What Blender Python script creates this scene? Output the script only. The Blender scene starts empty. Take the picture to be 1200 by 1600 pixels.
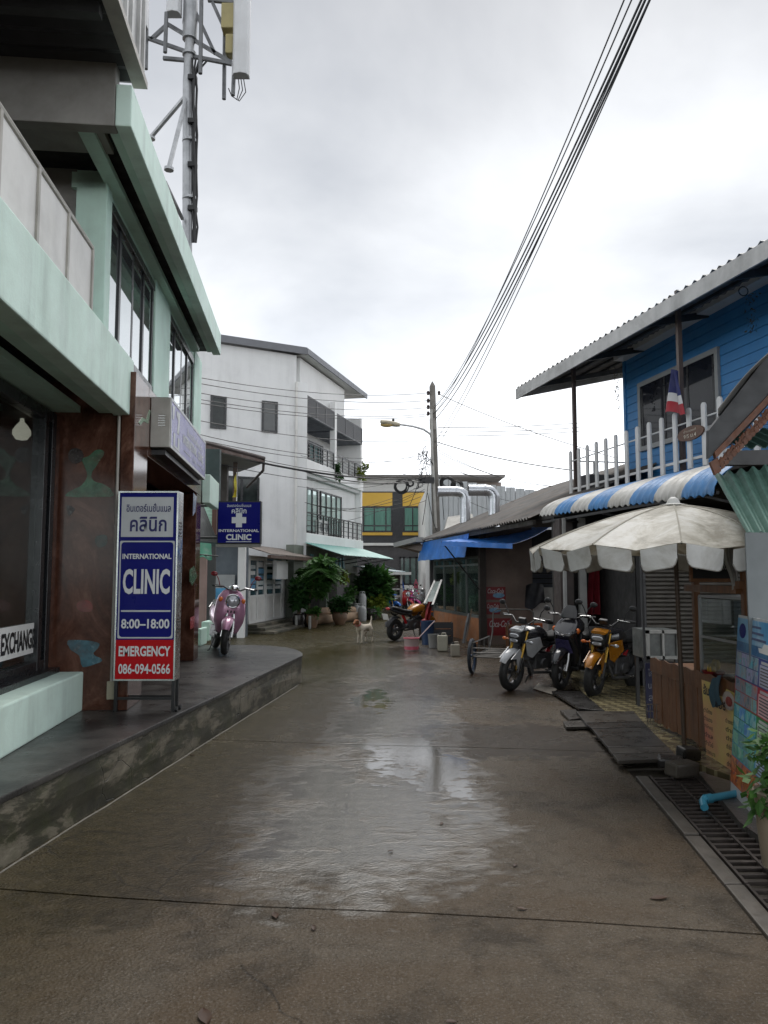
import bpy, bmesh, math, random
from math import sin, cos, pi, radians, atan, atan2, sqrt
from mathutils import Vector, Matrix, Euler

random.seed(7)
SC = bpy.context.scene
COL = SC.collection

# ------------------------------------------------------------------ camera
PITCH = radians(4.764)
CAMZ = 1.6
cam_d = bpy.data.cameras.new('camera')
cam = bpy.data.objects.new('camera', cam_d)
COL.objects.link(cam)
cam_d.sensor_fit = 'VERTICAL'
cam_d.sensor_height = 24.0
cam_d.lens = 18.0
cam_d.clip_start = 0.05
cam_d.clip_end = 2000
cam.location = (0, 0, CAMZ)
cam.rotation_euler = (pi / 2 + PITCH, 0, 0)
SC.camera = cam

# ------------------------------------------------------------------ sky, sun, exposure
SUN_EL, SUN_AZ = radians(60), radians(14)      # high, ahead, behind the cloud
world = bpy.data.worlds.new('World')
SC.world = world
world.use_nodes = True
wn, wl = world.node_tree.nodes, world.node_tree.links
wn.clear()
w_out = wn.new('ShaderNodeOutputWorld')
w_bg = wn.new('ShaderNodeBackground')
w_sky = wn.new('ShaderNodeTexSky')
w_sky.sky_type = 'NISHITA'
w_sky.sun_disc = False
w_sky.sun_elevation = SUN_EL
w_sky.sun_rotation = SUN_AZ
w_sky.dust_density = 3.0
w_tc = wn.new('ShaderNodeTexCoord')
w_sep = wn.new('ShaderNodeSeparateXYZ')
wl.new(w_tc.outputs['Generated'], w_sep.inputs[0])
def wmath(op, a, b=None, c=None):
    n = wn.new('ShaderNodeMath'); n.operation = op
    for i, x in enumerate((a, b, c)):
        if x is None: continue
        if isinstance(x, (int, float)): n.inputs[i].default_value = x
        else: wl.new(x, n.inputs[i])
    return n.outputs[0]
zc = wmath('MAXIMUM', w_sep.outputs[2], 0.0)
den = wmath('ADD', zc, 0.28)
cx = wmath('DIVIDE', w_sep.outputs[0], den)
cy = wmath('DIVIDE', w_sep.outputs[1], den)
w_cmb = wn.new('ShaderNodeCombineXYZ')
wl.new(cx, w_cmb.inputs[0]); wl.new(cy, w_cmb.inputs[1])
w_n1 = wn.new('ShaderNodeTexNoise')
w_n1.inputs['Scale'].default_value = 1.15
w_n1.inputs['Detail'].default_value = 7
w_n1.inputs['Roughness'].default_value = 0.52
w_n1.inputs['Distortion'].default_value = 0.35
w_map = wn.new('ShaderNodeMapping')
w_map.inputs['Location'].default_value = (3.7, 1.35, 0)
wl.new(w_cmb.outputs[0], w_map.inputs[0])
wl.new(w_map.outputs[0], w_n1.inputs['Vector'])
w_rmp = wn.new('ShaderNodeValToRGB')
el = w_rmp.color_ramp.elements
el[0].position = 0.36; el[0].color = (0.55, 0.575, 0.61, 1)
el[1].position = 0.66; el[1].color = (0.93, 0.95, 0.97, 1)
e = el.new(0.5); e.color = (0.72, 0.74, 0.765, 1)
wl.new(w_n1.outputs[0], w_rmp.inputs[0])
# thin bright cloud low down all round, a thicker grey belt above, thinner again at the zenith
w_el = wn.new('ShaderNodeValToRGB')
q = w_el.color_ramp.elements
q[0].position = 0.0; q[0].color = (2.3, 2.3, 2.28, 1)
q[1].position = 1.0; q[1].color = (0.92, 0.92, 0.93, 1)
for qp, qc in ((0.08, 2.2), (0.16, 1.55), (0.25, 1.08), (0.33, .86), (0.42, .74), (0.62, .60)):
    q2 = q.new(qp); q2.color = (qc, qc * 1.003, qc * 1.012, 1)
wl.new(zc, w_el.inputs[0])
w_mul = wn.new('ShaderNodeMixRGB'); w_mul.blend_type = 'MULTIPLY'; w_mul.inputs[0].default_value = 1
wl.new(w_rmp.outputs[0], w_mul.inputs[1]); wl.new(w_el.outputs[0], w_mul.inputs[2])
w_sc = wn.new('ShaderNodeMixRGB'); w_sc.blend_type = 'MULTIPLY'; w_sc.inputs[0].default_value = 1
wl.new(w_sky.outputs[0], w_sc.inputs[1]); w_sc.inputs[2].default_value = (0.09, 0.09, 0.09, 1)
w_mix = wn.new('ShaderNodeMixRGB'); w_mix.inputs[0].default_value = 0.93
wl.new(w_sc.outputs[0], w_mix.inputs[1]); wl.new(w_mul.outputs[0], w_mix.inputs[2])
wl.new(w_mix.outputs[0], w_bg.inputs[0])
w_bg.inputs[1].default_value = 1.0
wl.new(w_bg.outputs[0], w_out.inputs[0])

sun_d = bpy.data.lights.new('sun', 'SUN')
sun_d.energy = 1.5
sun_d.angle = radians(40)
sun_d.color = (1.0, 0.97, 0.93)
sun = bpy.data.objects.new('sun', sun_d)
COL.objects.link(sun)
sun.location = (0, 30, 40)
sd = Vector((sin(SUN_AZ) * cos(SUN_EL), cos(SUN_AZ) * cos(SUN_EL), sin(SUN_EL)))
sun.rotation_euler = sd.to_track_quat('Z', 'Y').to_euler()

SC.view_settings.view_transform = 'Standard'
SC.view_settings.look = 'None'
SC.view_settings.exposure = 0.7
SC.view_settings.gamma = 1.0
SC.view_settings.use_curve_mapping = False
SC.render.engine = 'CYCLES'
SC.cycles.max_bounces = 6
SC.cycles.transparent_max_bounces = 10
SC.cycles.caustics_reflective = False
SC.cycles.caustics_refractive = False

# ------------------------------------------------------------------ measuring helpers
I4 = Matrix.Identity(4)
def frame(m):
    """street direction (m, 1) becomes the frame's +Y"""
    return Matrix.Rotation(-atan(m), 4, 'Z')
def px(u, v, F, axis, val):
    """the point where the sight line through photo pixel u, v meets a plane axis = val of frame F"""
    dx, dy = (u - 600) / 1200.0, (800 - v) / 1200.0
    d = Vector((dx, cos(PITCH) - dy * sin(PITCH), sin(PITCH) + dy * cos(PITCH)))
    Fi = F.inverted()
    d = Fi.to_3x3() @ d
    o = Fi @ Vector((0, 0, CAMZ))
    return o + d * ((val - o[axis]) / d[axis])
def at(u, v, Y): return px(u, v, I4, 1, Y)
def gnd(u, v, z=0.0): return px(u, v, I4, 2, z)

# ------------------------------------------------------------------ materials
MATS = {}
def new_mat(name):
    m = bpy.data.materials.new(name)
    m.use_nodes = True
    nt = m.node_tree
    nt.nodes.clear()
    out = nt.nodes.new('ShaderNodeOutputMaterial')
    return m, nt.nodes, nt.links, out
def node_noise(n, l, vec, scale, detail=4, rough=0.55, stretch=None, dist=0.0):
    if stretch:
        mp = n.new('ShaderNodeMapping'); mp.inputs['Scale'].default_value = stretch
        l.new(vec, mp.inputs[0]); vec = mp.outputs[0]
    t = n.new('ShaderNodeTexNoise')
    t.inputs['Scale'].default_value = scale
    t.inputs['Detail'].default_value = detail
    t.inputs['Roughness'].default_value = rough
    t.inputs['Distortion'].default_value = dist
    l.new(vec, t.inputs['Vector'])
    return t.outputs[0]
def node_ramp(n, l, fac, stops):
    r = n.new('ShaderNodeValToRGB')
    els = r.color_ramp.elements
    for i, (p, c) in enumerate(stops):
        e = els[i] if i < 2 else els.new(p)
        e.position = p
        if isinstance(c, (int, float)): c = (c, c, c)
        e.color = (c[0], c[1], c[2], 1)
    l.new(fac, r.inputs[0])
    return r.outputs[0]
def node_mix(n, l, fac, a, b, mode='MIX'):
    m = n.new('ShaderNodeMixRGB'); m.blend_type = mode
    for i, x in ((0, fac), (1, a), (2, b)):
        if isinstance(x, (int, float)): m.inputs[i].default_value = x if i == 0 else (x, x, x, 1)
        elif isinstance(x, tuple): m.inputs[i].default_value = (x[0], x[1], x[2], 1)
        else: l.new(x, m.inputs[i])
    return m.outputs[0]
def mat(name, col, rough=0.6, metal=0.0, var=0.18, scale=3.0, bump=0.0, bscale=60.0, streak=0.0,
        grime=0.0, grime_col=(0.05, 0.045, 0.035), gscale=1.3, spec=0.5, coat=0.0, stretch=None):
    """plain paint, stone, cloth ... with mottling, rain streaks, grime patches and fine relief"""
    if name in MATS: return MATS[name]
    m, n, l, out = new_mat(name)
    b = n.new('ShaderNodeBsdfPrincipled')
    l.new(b.outputs[0], out.inputs[0])
    g = n.new('ShaderNodeNewGeometry').outputs['Position'] if not stretch else None
    tc = n.new('ShaderNodeTexCoord').outputs['Object']
    vec = tc
    n1 = node_noise(n, l, vec, scale, 6, 0.6, stretch)
    c = node_ramp(n, l, n1, [(0.3, tuple(max(0, x * (1 - var)) for x in col)), (0.7, tuple(min(1, x * (1 + var)) for x in col))])
    if streak > 0:
        s = node_noise(n, l, vec, 3.2, 7, 0.62, (1.0, 1.0, 0.07), 0.25)
        s2 = node_noise(n, l, vec, 1.7, 4, 0.6)
        s = node_ramp(n, l, s, [(0.48, 0.0), (0.74, streak)])
        s = node_mix(n, l, 1.0, s, node_ramp(n, l, s2, [(0.38, 0.15), (0.62, 1.0)]), 'MULTIPLY')
        inv = n.new('ShaderNodeInvert'); l.new(s, inv.inputs[1]); s = inv.outputs[0]
        c = node_mix(n, l, 1.0, c, s, 'MULTIPLY')
    if grime > 0:
        gq = node_noise(n, l, vec, gscale, 8, 0.68, None, 0.4)
        gq = node_ramp(n, l, gq, [(0.47, 0.0), (0.66, grime)])
        c = node_mix(n, l, gq, c, grime_col)
    l.new(c, b.inputs['Base Color'])
    b.inputs['Metallic'].default_value = metal
    b.inputs['Specular IOR Level'].default_value = spec
    if coat: 
        b.inputs['Coat Weight'].default_value = coat
        b.inputs['Coat Roughness'].default_value = 0.08
    rr = node_noise(n, l, vec, scale * 2.3, 4)
    rr = node_ramp(n, l, rr, [(0.3, max(0.02, rough * 0.75)), (0.7, min(1, rough * 1.2))])
    l.new(rr, b.inputs['Roughness'])
    if bump > 0:
        bn = node_noise(n, l, vec, bscale, 5, 0.65)
        bp = n.new('ShaderNodeBump')
        bp.inputs['Strength'].default_value = bump
        bp.inputs['Distance'].default_value = 0.01
        l.new(bn, bp.inputs['Height']); l.new(bp.outputs[0], b.inputs['Normal'])
    MATS[name] = m
    return m
def glass(name, tint=(0.6, 0.7, 0.68), clear=0.6, body=(0.02, 0.025, 0.03), rough=0.02, ior=1.5, film=0.0):
    """window pane: partly see-through, partly a smooth dark mirror"""
    if name in MATS: return MATS[name]
    m, n, l, out = new_mat(name)
    b = n.new('ShaderNodeBsdfPrincipled')
    b.inputs['Base Color'].default_value = (*body, 1)
    b.inputs['Roughness'].default_value = rough
    b.inputs['IOR'].default_value = ior
    b.inputs['Metallic'].default_value = film       # reflective sun film
    t = n.new('ShaderNodeBsdfTransparent'); t.inputs[0].default_value = (*tint, 1)
    body_mix = n.new('ShaderNodeMixShader'); body_mix.inputs[0].default_value = 1.0 - clear
    l.new(t.outputs[0], body_mix.inputs[1]); l.new(b.outputs[0], body_mix.inputs[2])
    lw = n.new('ShaderNodeLayerWeight'); lw.inputs[0].default_value = 0.5
    pw = n.new('ShaderNodeMath'); pw.operation = 'POWER'; pw.inputs[1].default_value = 5.0
    l.new(lw.outputs['Facing'], pw.inputs[0])
    f0 = ((ior - 1) / (ior + 1)) ** 2
    fr = n.new('ShaderNodeMath'); fr.operation = 'MULTIPLY_ADD'; fr.inputs[1].default_value = 1 - f0; fr.inputs[2].default_value = f0
    l.new(pw.outputs[0], fr.inputs[0])
    gl = n.new('ShaderNodeBsdfGlossy'); gl.inputs[0].default_value = (.92, .95, .95, 1); gl.inputs['Roughness'].default_value = rough
    mx = n.new('ShaderNodeMixShader')
    l.new(fr.outputs[0], mx.inputs[0]); l.new(body_mix.outputs[0], mx.inputs[1]); l.new(gl.outputs[0], mx.inputs[2])
    l.new(mx.outputs[0], out.inputs[0])
    MATS[name] = m
    return m

# ------------------------------------------------------------------ objects
ROOTM = {}
def tag(o, label=None, cat=None, group=None, kind=None):
    if label: o['label'] = label
    if cat: o['category'] = cat
    if group: o['group'] = group
    if kind: o['kind'] = kind
    return o
def thing(name, label, cat, loc=(0, 0, 0), rotz=0.0, group=None, kind=None, lean=0.0, tilt=0.0):
    o = bpy.data.objects.new(name, None)
    o.empty_display_size = 0.2
    COL.objects.link(o)
    o.location = loc
    o.rotation_euler = (tilt, lean, rotz)
    ROOTM[o.name] = Matrix.Translation(Vector(loc)) @ Euler((tilt, lean, rotz)).to_matrix().to_4x4()
    return tag(o, label, cat, group, kind)
def root_matrix(o):
    while o.parent: o = o.parent
    return ROOTM.get(o.name, I4)

class MB:
    """collects shapes; coordinates are those of frame F (world when F is None, the thing's own when local)"""
    def __init__(s, F=None): s.v, s.f, s.F = [], [], F
    def add(s, vs, fs):
        k = len(s.v); s.v += [Vector(p) for p in vs]; s.f += [tuple(i + k for i in f) for f in fs]; return s
    def box(s, x0, x1, y0, y1, z0, z1):
        if x0 > x1: x0, x1 = x1, x0
        if y0 > y1: y0, y1 = y1, y0
        if z0 > z1: z0, z1 = z1, z0
        return s.add([(x0,y0,z0),(x1,y0,z0),(x1,y1,z0),(x0,y1,z0),(x0,y0,z1),(x1,y0,z1),(x1,y1,z1),(x0,y1,z1)],
                     [(0,3,2,1),(4,5,6,7),(0,1,5,4),(1,2,6,5),(2,3,7,6),(3,0,4,7)])
    def obox(s, c, size, rot=(0, 0, 0)):
        R = Euler(rot).to_matrix(); c = Vector(c); hx, hy, hz = (k / 2 for k in size)
        pts = [c + R @ Vector(p) for p in ((-hx,-hy,-hz),(hx,-hy,-hz),(hx,hy,-hz),(-hx,hy,-hz),(-hx,-hy,hz),(hx,-hy,hz),(hx,hy,hz),(-hx,hy,hz))]
        return s.add(pts, [(0,3,2,1),(4,5,6,7),(0,1,5,4),(1,2,6,5),(2,3,7,6),(3,0,4,7)])
    def beam(s, p, q, w, h, up=(0, 0, 1)):
        p, q = Vector(p), Vector(q); d = (q - p).normalized(); u = Vector(up)
        sd_ = d.cross(u)
        if sd_.length < 1e-4: sd_ = d.cross(Vector((0, 1, 0)))
        sd_.normalize(); u = sd_.cross(d).normalized()
        a, b = sd_ * w / 2, u * h / 2
        pts = [p-a-b, p+a-b, p+a+b, p-a+b, q-a-b, q+a-b, q+a+b, q-a+b]
        return s.add(pts, [(0,1,2,3),(7,6,5,4),(0,4,5,1),(1,5,6,2),(2,6,7,3),(3,7,4,0)])
    def tube(s, pts, r, n=8, cap=True, closed=False):
        pts = [Vector(p) for p in pts]; N = len(pts)
        rs = r if isinstance(r, (list, tuple)) else [r] * N
        rings = []; ref = None
        for i in range(N):
            if closed: d = pts[(i + 1) % N] - pts[i - 1]
            else: d = pts[min(i + 1, N - 1)] - pts[max(i - 1, 0)]
            if d.length < 1e-9: d = Vector((0, 0, 1))
            d.normalize()
            if ref is None:
                ref = Vector((0, 0, 1)) if abs(d.z) < 0.9 else Vector((1, 0, 0))
            a = ref - d * ref.dot(d)
            if a.length < 1e-5: a = d.orthogonal()
            a.normalize(); ref = a; b = d.cross(a)
            rings.append([pts[i] + (a * cos(2*pi*k/n) + b * sin(2*pi*k/n)) * rs[i] for k in range(n)])
        return s.loft(rings, cap and not closed, closed)
    def loft(s, rings, cap=True, closed=False):
        n = len(rings[0]); k0 = len(s.v); N = len(rings)
        vs = [p for r in rings for p in r]; fs = []
        for i in range(N if closed else N - 1):
            j = (i + 1) % N
            for k in range(n):
                k2 = (k + 1) % n
                fs.append((i*n+k, i*n+k2, j*n+k2, j*n+k))
        if cap:
            fs.append(tuple(range(n - 1, -1, -1))); fs.append(tuple((N - 1) * n + k for k in range(n)))
        return s.add(vs, fs)
    def lathe(s, prof, c=(0, 0, 0), n=16, rot=None, cap=True):
        R = rot if rot is not None else Matrix.Identity(3); c = Vector(c)
        rings = [[c + R @ Vector((r * cos(2*pi*k/n), r * sin(2*pi*k/n), z)) for k in range(n)] for r, z in prof]
        return s.loft(rings, cap)
    def prism(s, poly, vec):
        poly = [Vector(p) for p in poly]; vec = Vector(vec); n = len(poly)
        fs = [tuple(range(n - 1, -1, -1)), tuple(range(n, 2 * n))]
        fs += [(i, (i + 1) % n, n + (i + 1) % n, n + i) for i in range(n)]
        return s.add(poly + [p + vec for p in poly], fs)
    def poly(s, pts): return s.add(pts, [tuple(range(len(pts)))])
    def surf(s, fn, nu, nv, thick=None):
        vs = [Vector(fn(i / nu, j / nv)) for j in range(nv + 1) for i in range(nu + 1)]
        w = nu + 1
        fs = [(j*w+i, j*w+i+1, (j+1)*w+i+1, (j+1)*w+i) for j in range(nv) for i in range(nu)]
        if thick is not None:
            t = Vector(thick); m_ = len(vs)
            vs = vs + [p + t for p in vs]
            fs += [tuple(k + m_ for k in reversed(f)) for f in list(fs)]
            rim = [i for i in range(w)] + [j*w + nu for j in range(1, nv + 1)] + [nv*w + i for i in range(nu - 1, -1, -1)] + [j*w for j in range(nv - 1, 0, -1)]
            for i in range(len(rim)):
                a, b = rim[i], rim[(i + 1) % len(rim)]
                fs.append((b, a, a + m_, b + m_))
        return s.add(vs, fs)
    def ball(s, c, r, n=14, rot=None):
        rx, ry, rz = (r, r, r) if isinstance(r, (int, float)) else r
        R = rot if rot is not None else Matrix.Identity(3); c = Vector(c); h = max(6, n // 2)
        rings = []
        for j in range(1, h):
            a = pi * j / h
            rings.append([c + R @ Vector((rx * sin(a) * cos(2*pi*k/n), ry * sin(a) * sin(2*pi*k/n), rz * cos(a))) for k in range(n)])
        k0 = len(s.v); s.loft(rings, False)
        m_ = len(s.v); s.v += [c + R @ Vector((0, 0, rz)), c + R @ Vector((0, 0, -rz))]
        for k in range(n):
            s.f.append((k0 + (k + 1) % n, k0 + k, m_))
            s.f.append((k0 + (h - 2) * n + k, k0 + (h - 2) * n + (k + 1) % n, m_ + 1))
        return s
    def torus(s, c, R, r, rot=None, n=24, k=8, sx=1.0):
        M = rot if rot is not None else Matrix.Identity(3); c = Vector(c)
        rings = []
        for i in range(n):
            a = 2*pi*i/n
            rings.append([c + M @ Vector(((R + r*cos(2*pi*j/k))*cos(a), (R + r*cos(2*pi*j/k))*sin(a), r*sx*sin(2*pi*j/k))) for j in range(k)])
        return s.loft(rings, False, True)
    def build(s, name, m, parent=None, smooth=False, bevel=0.0, local=False, angle=40):
        me = bpy.data.meshes.new(name)
        vs = s.v
        if not local:
            T = s.F if s.F is not None else I4
            if parent is not None: T = root_matrix(parent).inverted() @ T
            if T != I4: vs = [T @ p for p in vs]
        me.from_pydata([tuple(p) for p in vs], [], s.f)
        bm = bmesh.new(); bm.from_mesh(me)
        bmesh.ops.recalc_face_normals(bm, faces=bm.faces)
        if bevel > 0:
            ed = [e for e in bm.edges if len(e.link_faces) == 2 and e.calc_face_angle(0) > 0.6]
            bmesh.ops.bevel(bm, geom=ed, offset=bevel, segments=2, affect='EDGES', profile=0.6, clamp_overlap=True)
        bm.to_mesh(me); bm.free()
        if smooth:
            me.polygons.foreach_set('use_smooth', [True] * len(me.polygons))
            try: me.set_sharp_from_angle(angle=radians(angle))
            except Exception: pass
        me.materials.append(m)
        o = bpy.data.objects.new(name, me)
        COL.objects.link(o)
        if parent is not None: o.parent = parent
        return o
def rotm(x=0, y=0, z=0): return Euler((x, y, z)).to_matrix()
RX90 = rotm(0, pi / 2, 0)      # lathe axis along X
RY90 = rotm(pi / 2, 0, 0)      # lathe axis along Y

def copy_tree(o, parent=None):
    c = o.copy(); COL.objects.link(c); c.parent = parent
    if parent is None: ROOTM[c.name] = ROOTM.get(o.name, I4).copy()
    for ch in list(o.children): copy_tree(ch, c)
    return c
def place(o, loc, rotz=0.0, label=None):
    o.location = loc; o.rotation_euler = (o.rotation_euler[0], o.rotation_euler[1], rotz)
    if label: o['label'] = label
    return o

def text(body, o, xa, ya, w, h, m, parent, name='lettering', bold=0.0, thick=0.003, F=None, shear=0.0, anchor='c'):
    """lettering as thin mesh, filling a w x h field centred on o, reading along xa, up along ya"""
    cu = bpy.data.curves.new('t', 'FONT')
    cu.body = body; cu.size = 1.0; cu.offset = bold; cu.shear = shear
    cu.resolution_u = 3
    tmp = bpy.data.objects.new('t', cu); COL.objects.link(tmp)
    bpy.context.view_layer.update()
    dg = bpy.context.evaluated_depsgraph_get()
    me = bpy.data.meshes.new_from_object(tmp.evaluated_get(dg))
    vs = [v.co.copy() for v in me.vertices]; fs = [tuple(p.vertices) for p in me.polygons]
    bpy.data.objects.remove(tmp); bpy.data.curves.remove(cu); bpy.data.meshes.remove(me)
    if not vs: return None
    x0, x1 = min(v.x for v in vs), max(v.x for v in vs); y0, y1 = min(v.y for v in vs), max(v.y for v in vs)
    xa, ya, o = Vector(xa).normalized(), Vector(ya).normalized(), Vector(o)
    nn = xa.cross(ya)
    sx = w / max(1e-6, x1 - x0); sy = h / max(1e-6, y1 - y0)
    mb = MB(F)
    mb.add([o + xa * ((v.x - (x0 + x1) / 2) * sx) + ya * ((v.y - (y0 + y1) / 2) * sy) + nn * thick for v in vs], fs)
    me2 = bpy.data.meshes.new(name)
    T = F if F is not None else I4
    if parent is not None: T = root_matrix(parent).inverted() @ T
    me2.from_pydata([tuple(T @ p) for p in mb.v], [], mb.f)
    me2.materials.append(m)
    ob = bpy.data.objects.new(name, me2); COL.objects.link(ob)
    if parent is not None: ob.parent = parent
    return ob

def sag(p, q, drop, n=14):
    p, q = Vector(p), Vector(q)
    return [p.lerp(q, i / n) - Vector((0, 0, drop * 4 * (i / n) * (1 - i / n))) for i in range(n + 1)]
def corrugated(P0, along, down, waves, amp, per=4, nv=2, curve=None, thick=None):
    """rippled sheet: ripples repeat along `along`, sheet runs along `down`"""
    P0, A, D = Vector(P0), Vector(along), Vector(down)
    N = A.cross(D).normalized()
    if N.z < 0: N = -N
    def fn(u, v):
        p = P0 + A * u + D * v + N * (amp * sin(2 * pi * waves * u))
        if curve: p = p + Vector(curve(u, v))
        return p
    mb = MB(); mb.surf(fn, int(waves * per), nv, thick if thick else -N * 0.006)
    return mb
def leafy(mb, c, r, n, size, seed, shell=0.5, long=1.0, droop=0.0, flat=False):
    """n leaf blades through an ellipsoid, denser towards lumpy clumps"""
    rnd = random.Random(seed)
    rx, ry, rz = r; c = Vector(c)
    clumps = [Vector((rnd.uniform(-1, 1), rnd.uniform(-1, 1), rnd.uniform(-1, 1))).normalized() * rnd.uniform(0.35, 0.8) for _ in range(max(5, n // 60))]
    for i in range(n):
        k = rnd.choice(clumps)
        p = k + Vector((rnd.gauss(0, .24), rnd.gauss(0, .24), rnd.gauss(0, .24)))
        if p.length > 1.1: p = p.normalized() * rnd.uniform(.85, 1.1)
        pos = c + Vector((p.x * rx, p.y * ry, p.z * rz))
        d = Vector((p.x + rnd.gauss(0, .5), p.y + rnd.gauss(0, .5), p.z * .5 + rnd.gauss(0, .4) - droop))
        if d.length < .01: d = Vector((1, 0, 0))
        d.normalize(); s_ = size * rnd.uniform(.6, 1.3)
        side = d.cross(Vector((rnd.gauss(0, .4), rnd.gauss(0, .4), 1))).normalized() * s_ * .32
        up = side.cross(d).normalized() * s_ * .08
        L = d * s_ * long
        mb.add([pos, pos + L * .45 + side - up, pos + L - Vector((0, 0, droop * s_ * .4)), pos + L * .45 - side - up], [(0, 1, 2), (0, 2, 3)])
    return mb
# ================================================================== GROUND
def wet_road(name, dry=(0.088, 0.071, 0.052), wet=(0.030, 0.021, 0.012), base_wet=0.5):
    m, n, l, out = new_mat(name)
    b = n.new('ShaderNodeBsdfPrincipled'); l.new(b.outputs[0], out.inputs[0])
    P = n.new('ShaderNodeNewGeometry').outputs['Position']
    sp = n.new('ShaderNodeSeparateXYZ'); l.new(P, sp.inputs[0])
    def mth(op, x, y=None, z=None):
        q = n.new('ShaderNodeMath'); q.operation = op
        for i, k in enumerate((x, y, z)):
            if k is None: continue
            if isinstance(k, (int, float)): q.inputs[i].default_value = k
            else: l.new(k, q.inputs[i])
        return q.outputs[0]
    # broken edges for every patch
    n_mid = node_noise(n, l, P, 1.1, 7, 0.62, (1.2, 0.75, 1), 0.5)
    n_fin = node_noise(n, l, P, 5.5, 6, 0.65, (0.8, 1.5, 1), 0.4)
    brk = mth('ADD', mth('MULTIPLY', mth('SUBTRACT', n_mid, 0.5), 2.6), mth('MULTIPLY', mth('SUBTRACT', n_fin, 0.5), 2.2))
    def patch(cx_, cy_, rx_, ry_, lo=0.0, hi=0.22):
        ex = mth('POWER', mth('ABSOLUTE', mth('DIVIDE', mth('SUBTRACT', sp.outputs[0], cx_), rx_)), 2.6)
        ey = mth('POWER', mth('ABSOLUTE', mth('DIVIDE', mth('SUBTRACT', sp.outputs[1], cy_), ry_)), 2.6)
        v = mth('ADD', mth('SUBTRACT', 1.0, mth('ADD', ex, ey)), brk)
        return node_ramp(n, l, v, [(lo, 0.0), (hi, 1.0)])
    def either(*fs):
        o_ = fs[0]
        for f_ in fs[1:]: o_ = mth('MAXIMUM', o_, f_)
        return o_
    # mossy wet gutter by the kerb, darkened further for the facade's dark reflection
    gut = mth('SUBTRACT', mth('MULTIPLY', sp.outputs[1], 0.113), mth('ADD', sp.outputs[0], 2.57))   # minus distance to the kerb
    gut = mth('MAXIMUM', mth('ADD', 1.0, mth('DIVIDE', gut, 1.3)), 0.0)
    smooth_ = either(patch(-0.1, 5.6, 1.0, 1.8, -.35, .75), patch(0.1, 9.4, 0.8, 3.0, -.35, .75), patch(-0.4, 15.0, 1.8, 4.0, -.2, .8))   # skim of water on worn, polished concrete
    soaked_dim = either(patch(-1.35, 5.6, 0.75, 2.0, -.2, .4), patch(1.15, 7.7, 1.0, 0.85, -.1, .3), patch(-0.9, 9.5, 0.9, 2.2, -.2, .4), patch(1.4, 11.5, 1.6, 1.6, -.2, .4), patch(0.3, 16.5, 3.0, 1.2, -.2, .4), patch(-1.2, 20.5, 2.0, 2.2, -.2, .4))  # wet patches, darkened to stand in for the dark building's reflection
    pool = either(patch(0.08, 7.0, 0.52, 1.15, -.1, .55), patch(0.5, 6.3, 0.3, 0.9, .1, .6), patch(-0.2, 10.2, 0.35, 1.1, .1, .6))   # standing water
    g1 = node_noise(n, l, P, 150, 3, 0.7)
    g2 = node_noise(n, l, P, 11, 7, 0.68)
    g3 = node_noise(n, l, P, 1.6, 6, 0.65, None, 0.5)
    c1 = node_ramp(n, l, g1, [(0.34, tuple(x * 0.4 for x in dry)), (0.5, dry), (0.68, tuple(x * 2.1 for x in dry))])
    c1 = node_mix(n, l, 0.45, c1, node_ramp(n, l, g2, [(0.3, tuple(x * 0.45 for x in dry)), (0.7, tuple(x * 1.4 for x in dry))]))
    tint = node_noise(n, l, P, 0.7, 6, 0.62, None, 0.8)
    c1 = node_mix(n, l, node_ramp(n, l, tint, [(0.42, 0.0), (0.62, 0.8)]), c1, (0.078, 0.055, 0.034))
    c1 = node_mix(n, l, node_ramp(n, l, g3, [(0.50, 0.0), (0.62, 0.7)]), c1, (0.030, 0.024, 0.017))
    c_s = node_ramp(n, l, g2, [(0.3, (0.062, 0.055, 0.044)), (0.7, (0.115, 0.102, 0.083))])
    c_w = node_ramp(n, l, g2, [(0.3, tuple(x * 0.5 for x in wet)), (0.7, tuple(x * 1.5 for x in wet))])
    c = node_mix(n, l, smooth_, c1, c_s)
    c = node_mix(n, l, mth('MULTIPLY', soaked_dim, 0.88), c, c_w)
    c = node_mix(n, l, mth('MULTIPLY', gut, 0.75), c, node_ramp(n, l, g2, [(0.3, (0.020, 0.017, 0.006)), (0.7, (0.062, 0.050, 0.018))]))
    c = node_mix(n, l, mth('MULTIPLY', pool, 0.5), c, (0.030, 0.025, 0.019))
    # faint wandering cracks
    vo = n.new('ShaderNodeTexVoronoi'); vo.feature = 'DISTANCE_TO_EDGE'; vo.inputs['Scale'].default_value = 0.42
    wv = n.new('ShaderNodeMixRGB'); wv.inputs[0].default_value = .25; nz = n.new('ShaderNodeTexNoise'); nz.inputs['Scale'].default_value = 2.2; nz.inputs['Detail'].default_value = 6
    l.new(P, nz.inputs['Vector']); l.new(P, wv.inputs[1]); l.new(nz.outputs['Color'], wv.inputs[2]); l.new(wv.outputs[0], vo.inputs['Vector'])
    crk = node_ramp(n, l, vo.outputs['Distance'], [(0.0, 0.75), (0.0035, 0.0)])
    crk = mth('MULTIPLY', crk, node_ramp(n, l, tint, [(.5, 0.0), (.56, 1.0)]))
    c = node_mix(n, l, crk, c, (0.012, 0.010, 0.008))
    l.new(c, b.inputs['Base Color'])
    rg = node_ramp(n, l, g2, [(0.3, 0.22), (0.7, 0.36)])
    rg = node_mix(n, l, soaked_dim, rg, node_ramp(n, l, g3, [(0.35, 0.12), (0.65, 0.30)]))
    rg = node_mix(n, l, smooth_, rg, node_ramp(n, l, g2, [(0.3, 0.09), (0.7, 0.20)]))
    rg = node_mix(n, l, pool, rg, 0.06)
    l.new(rg, b.inputs['Roughness'])
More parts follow.
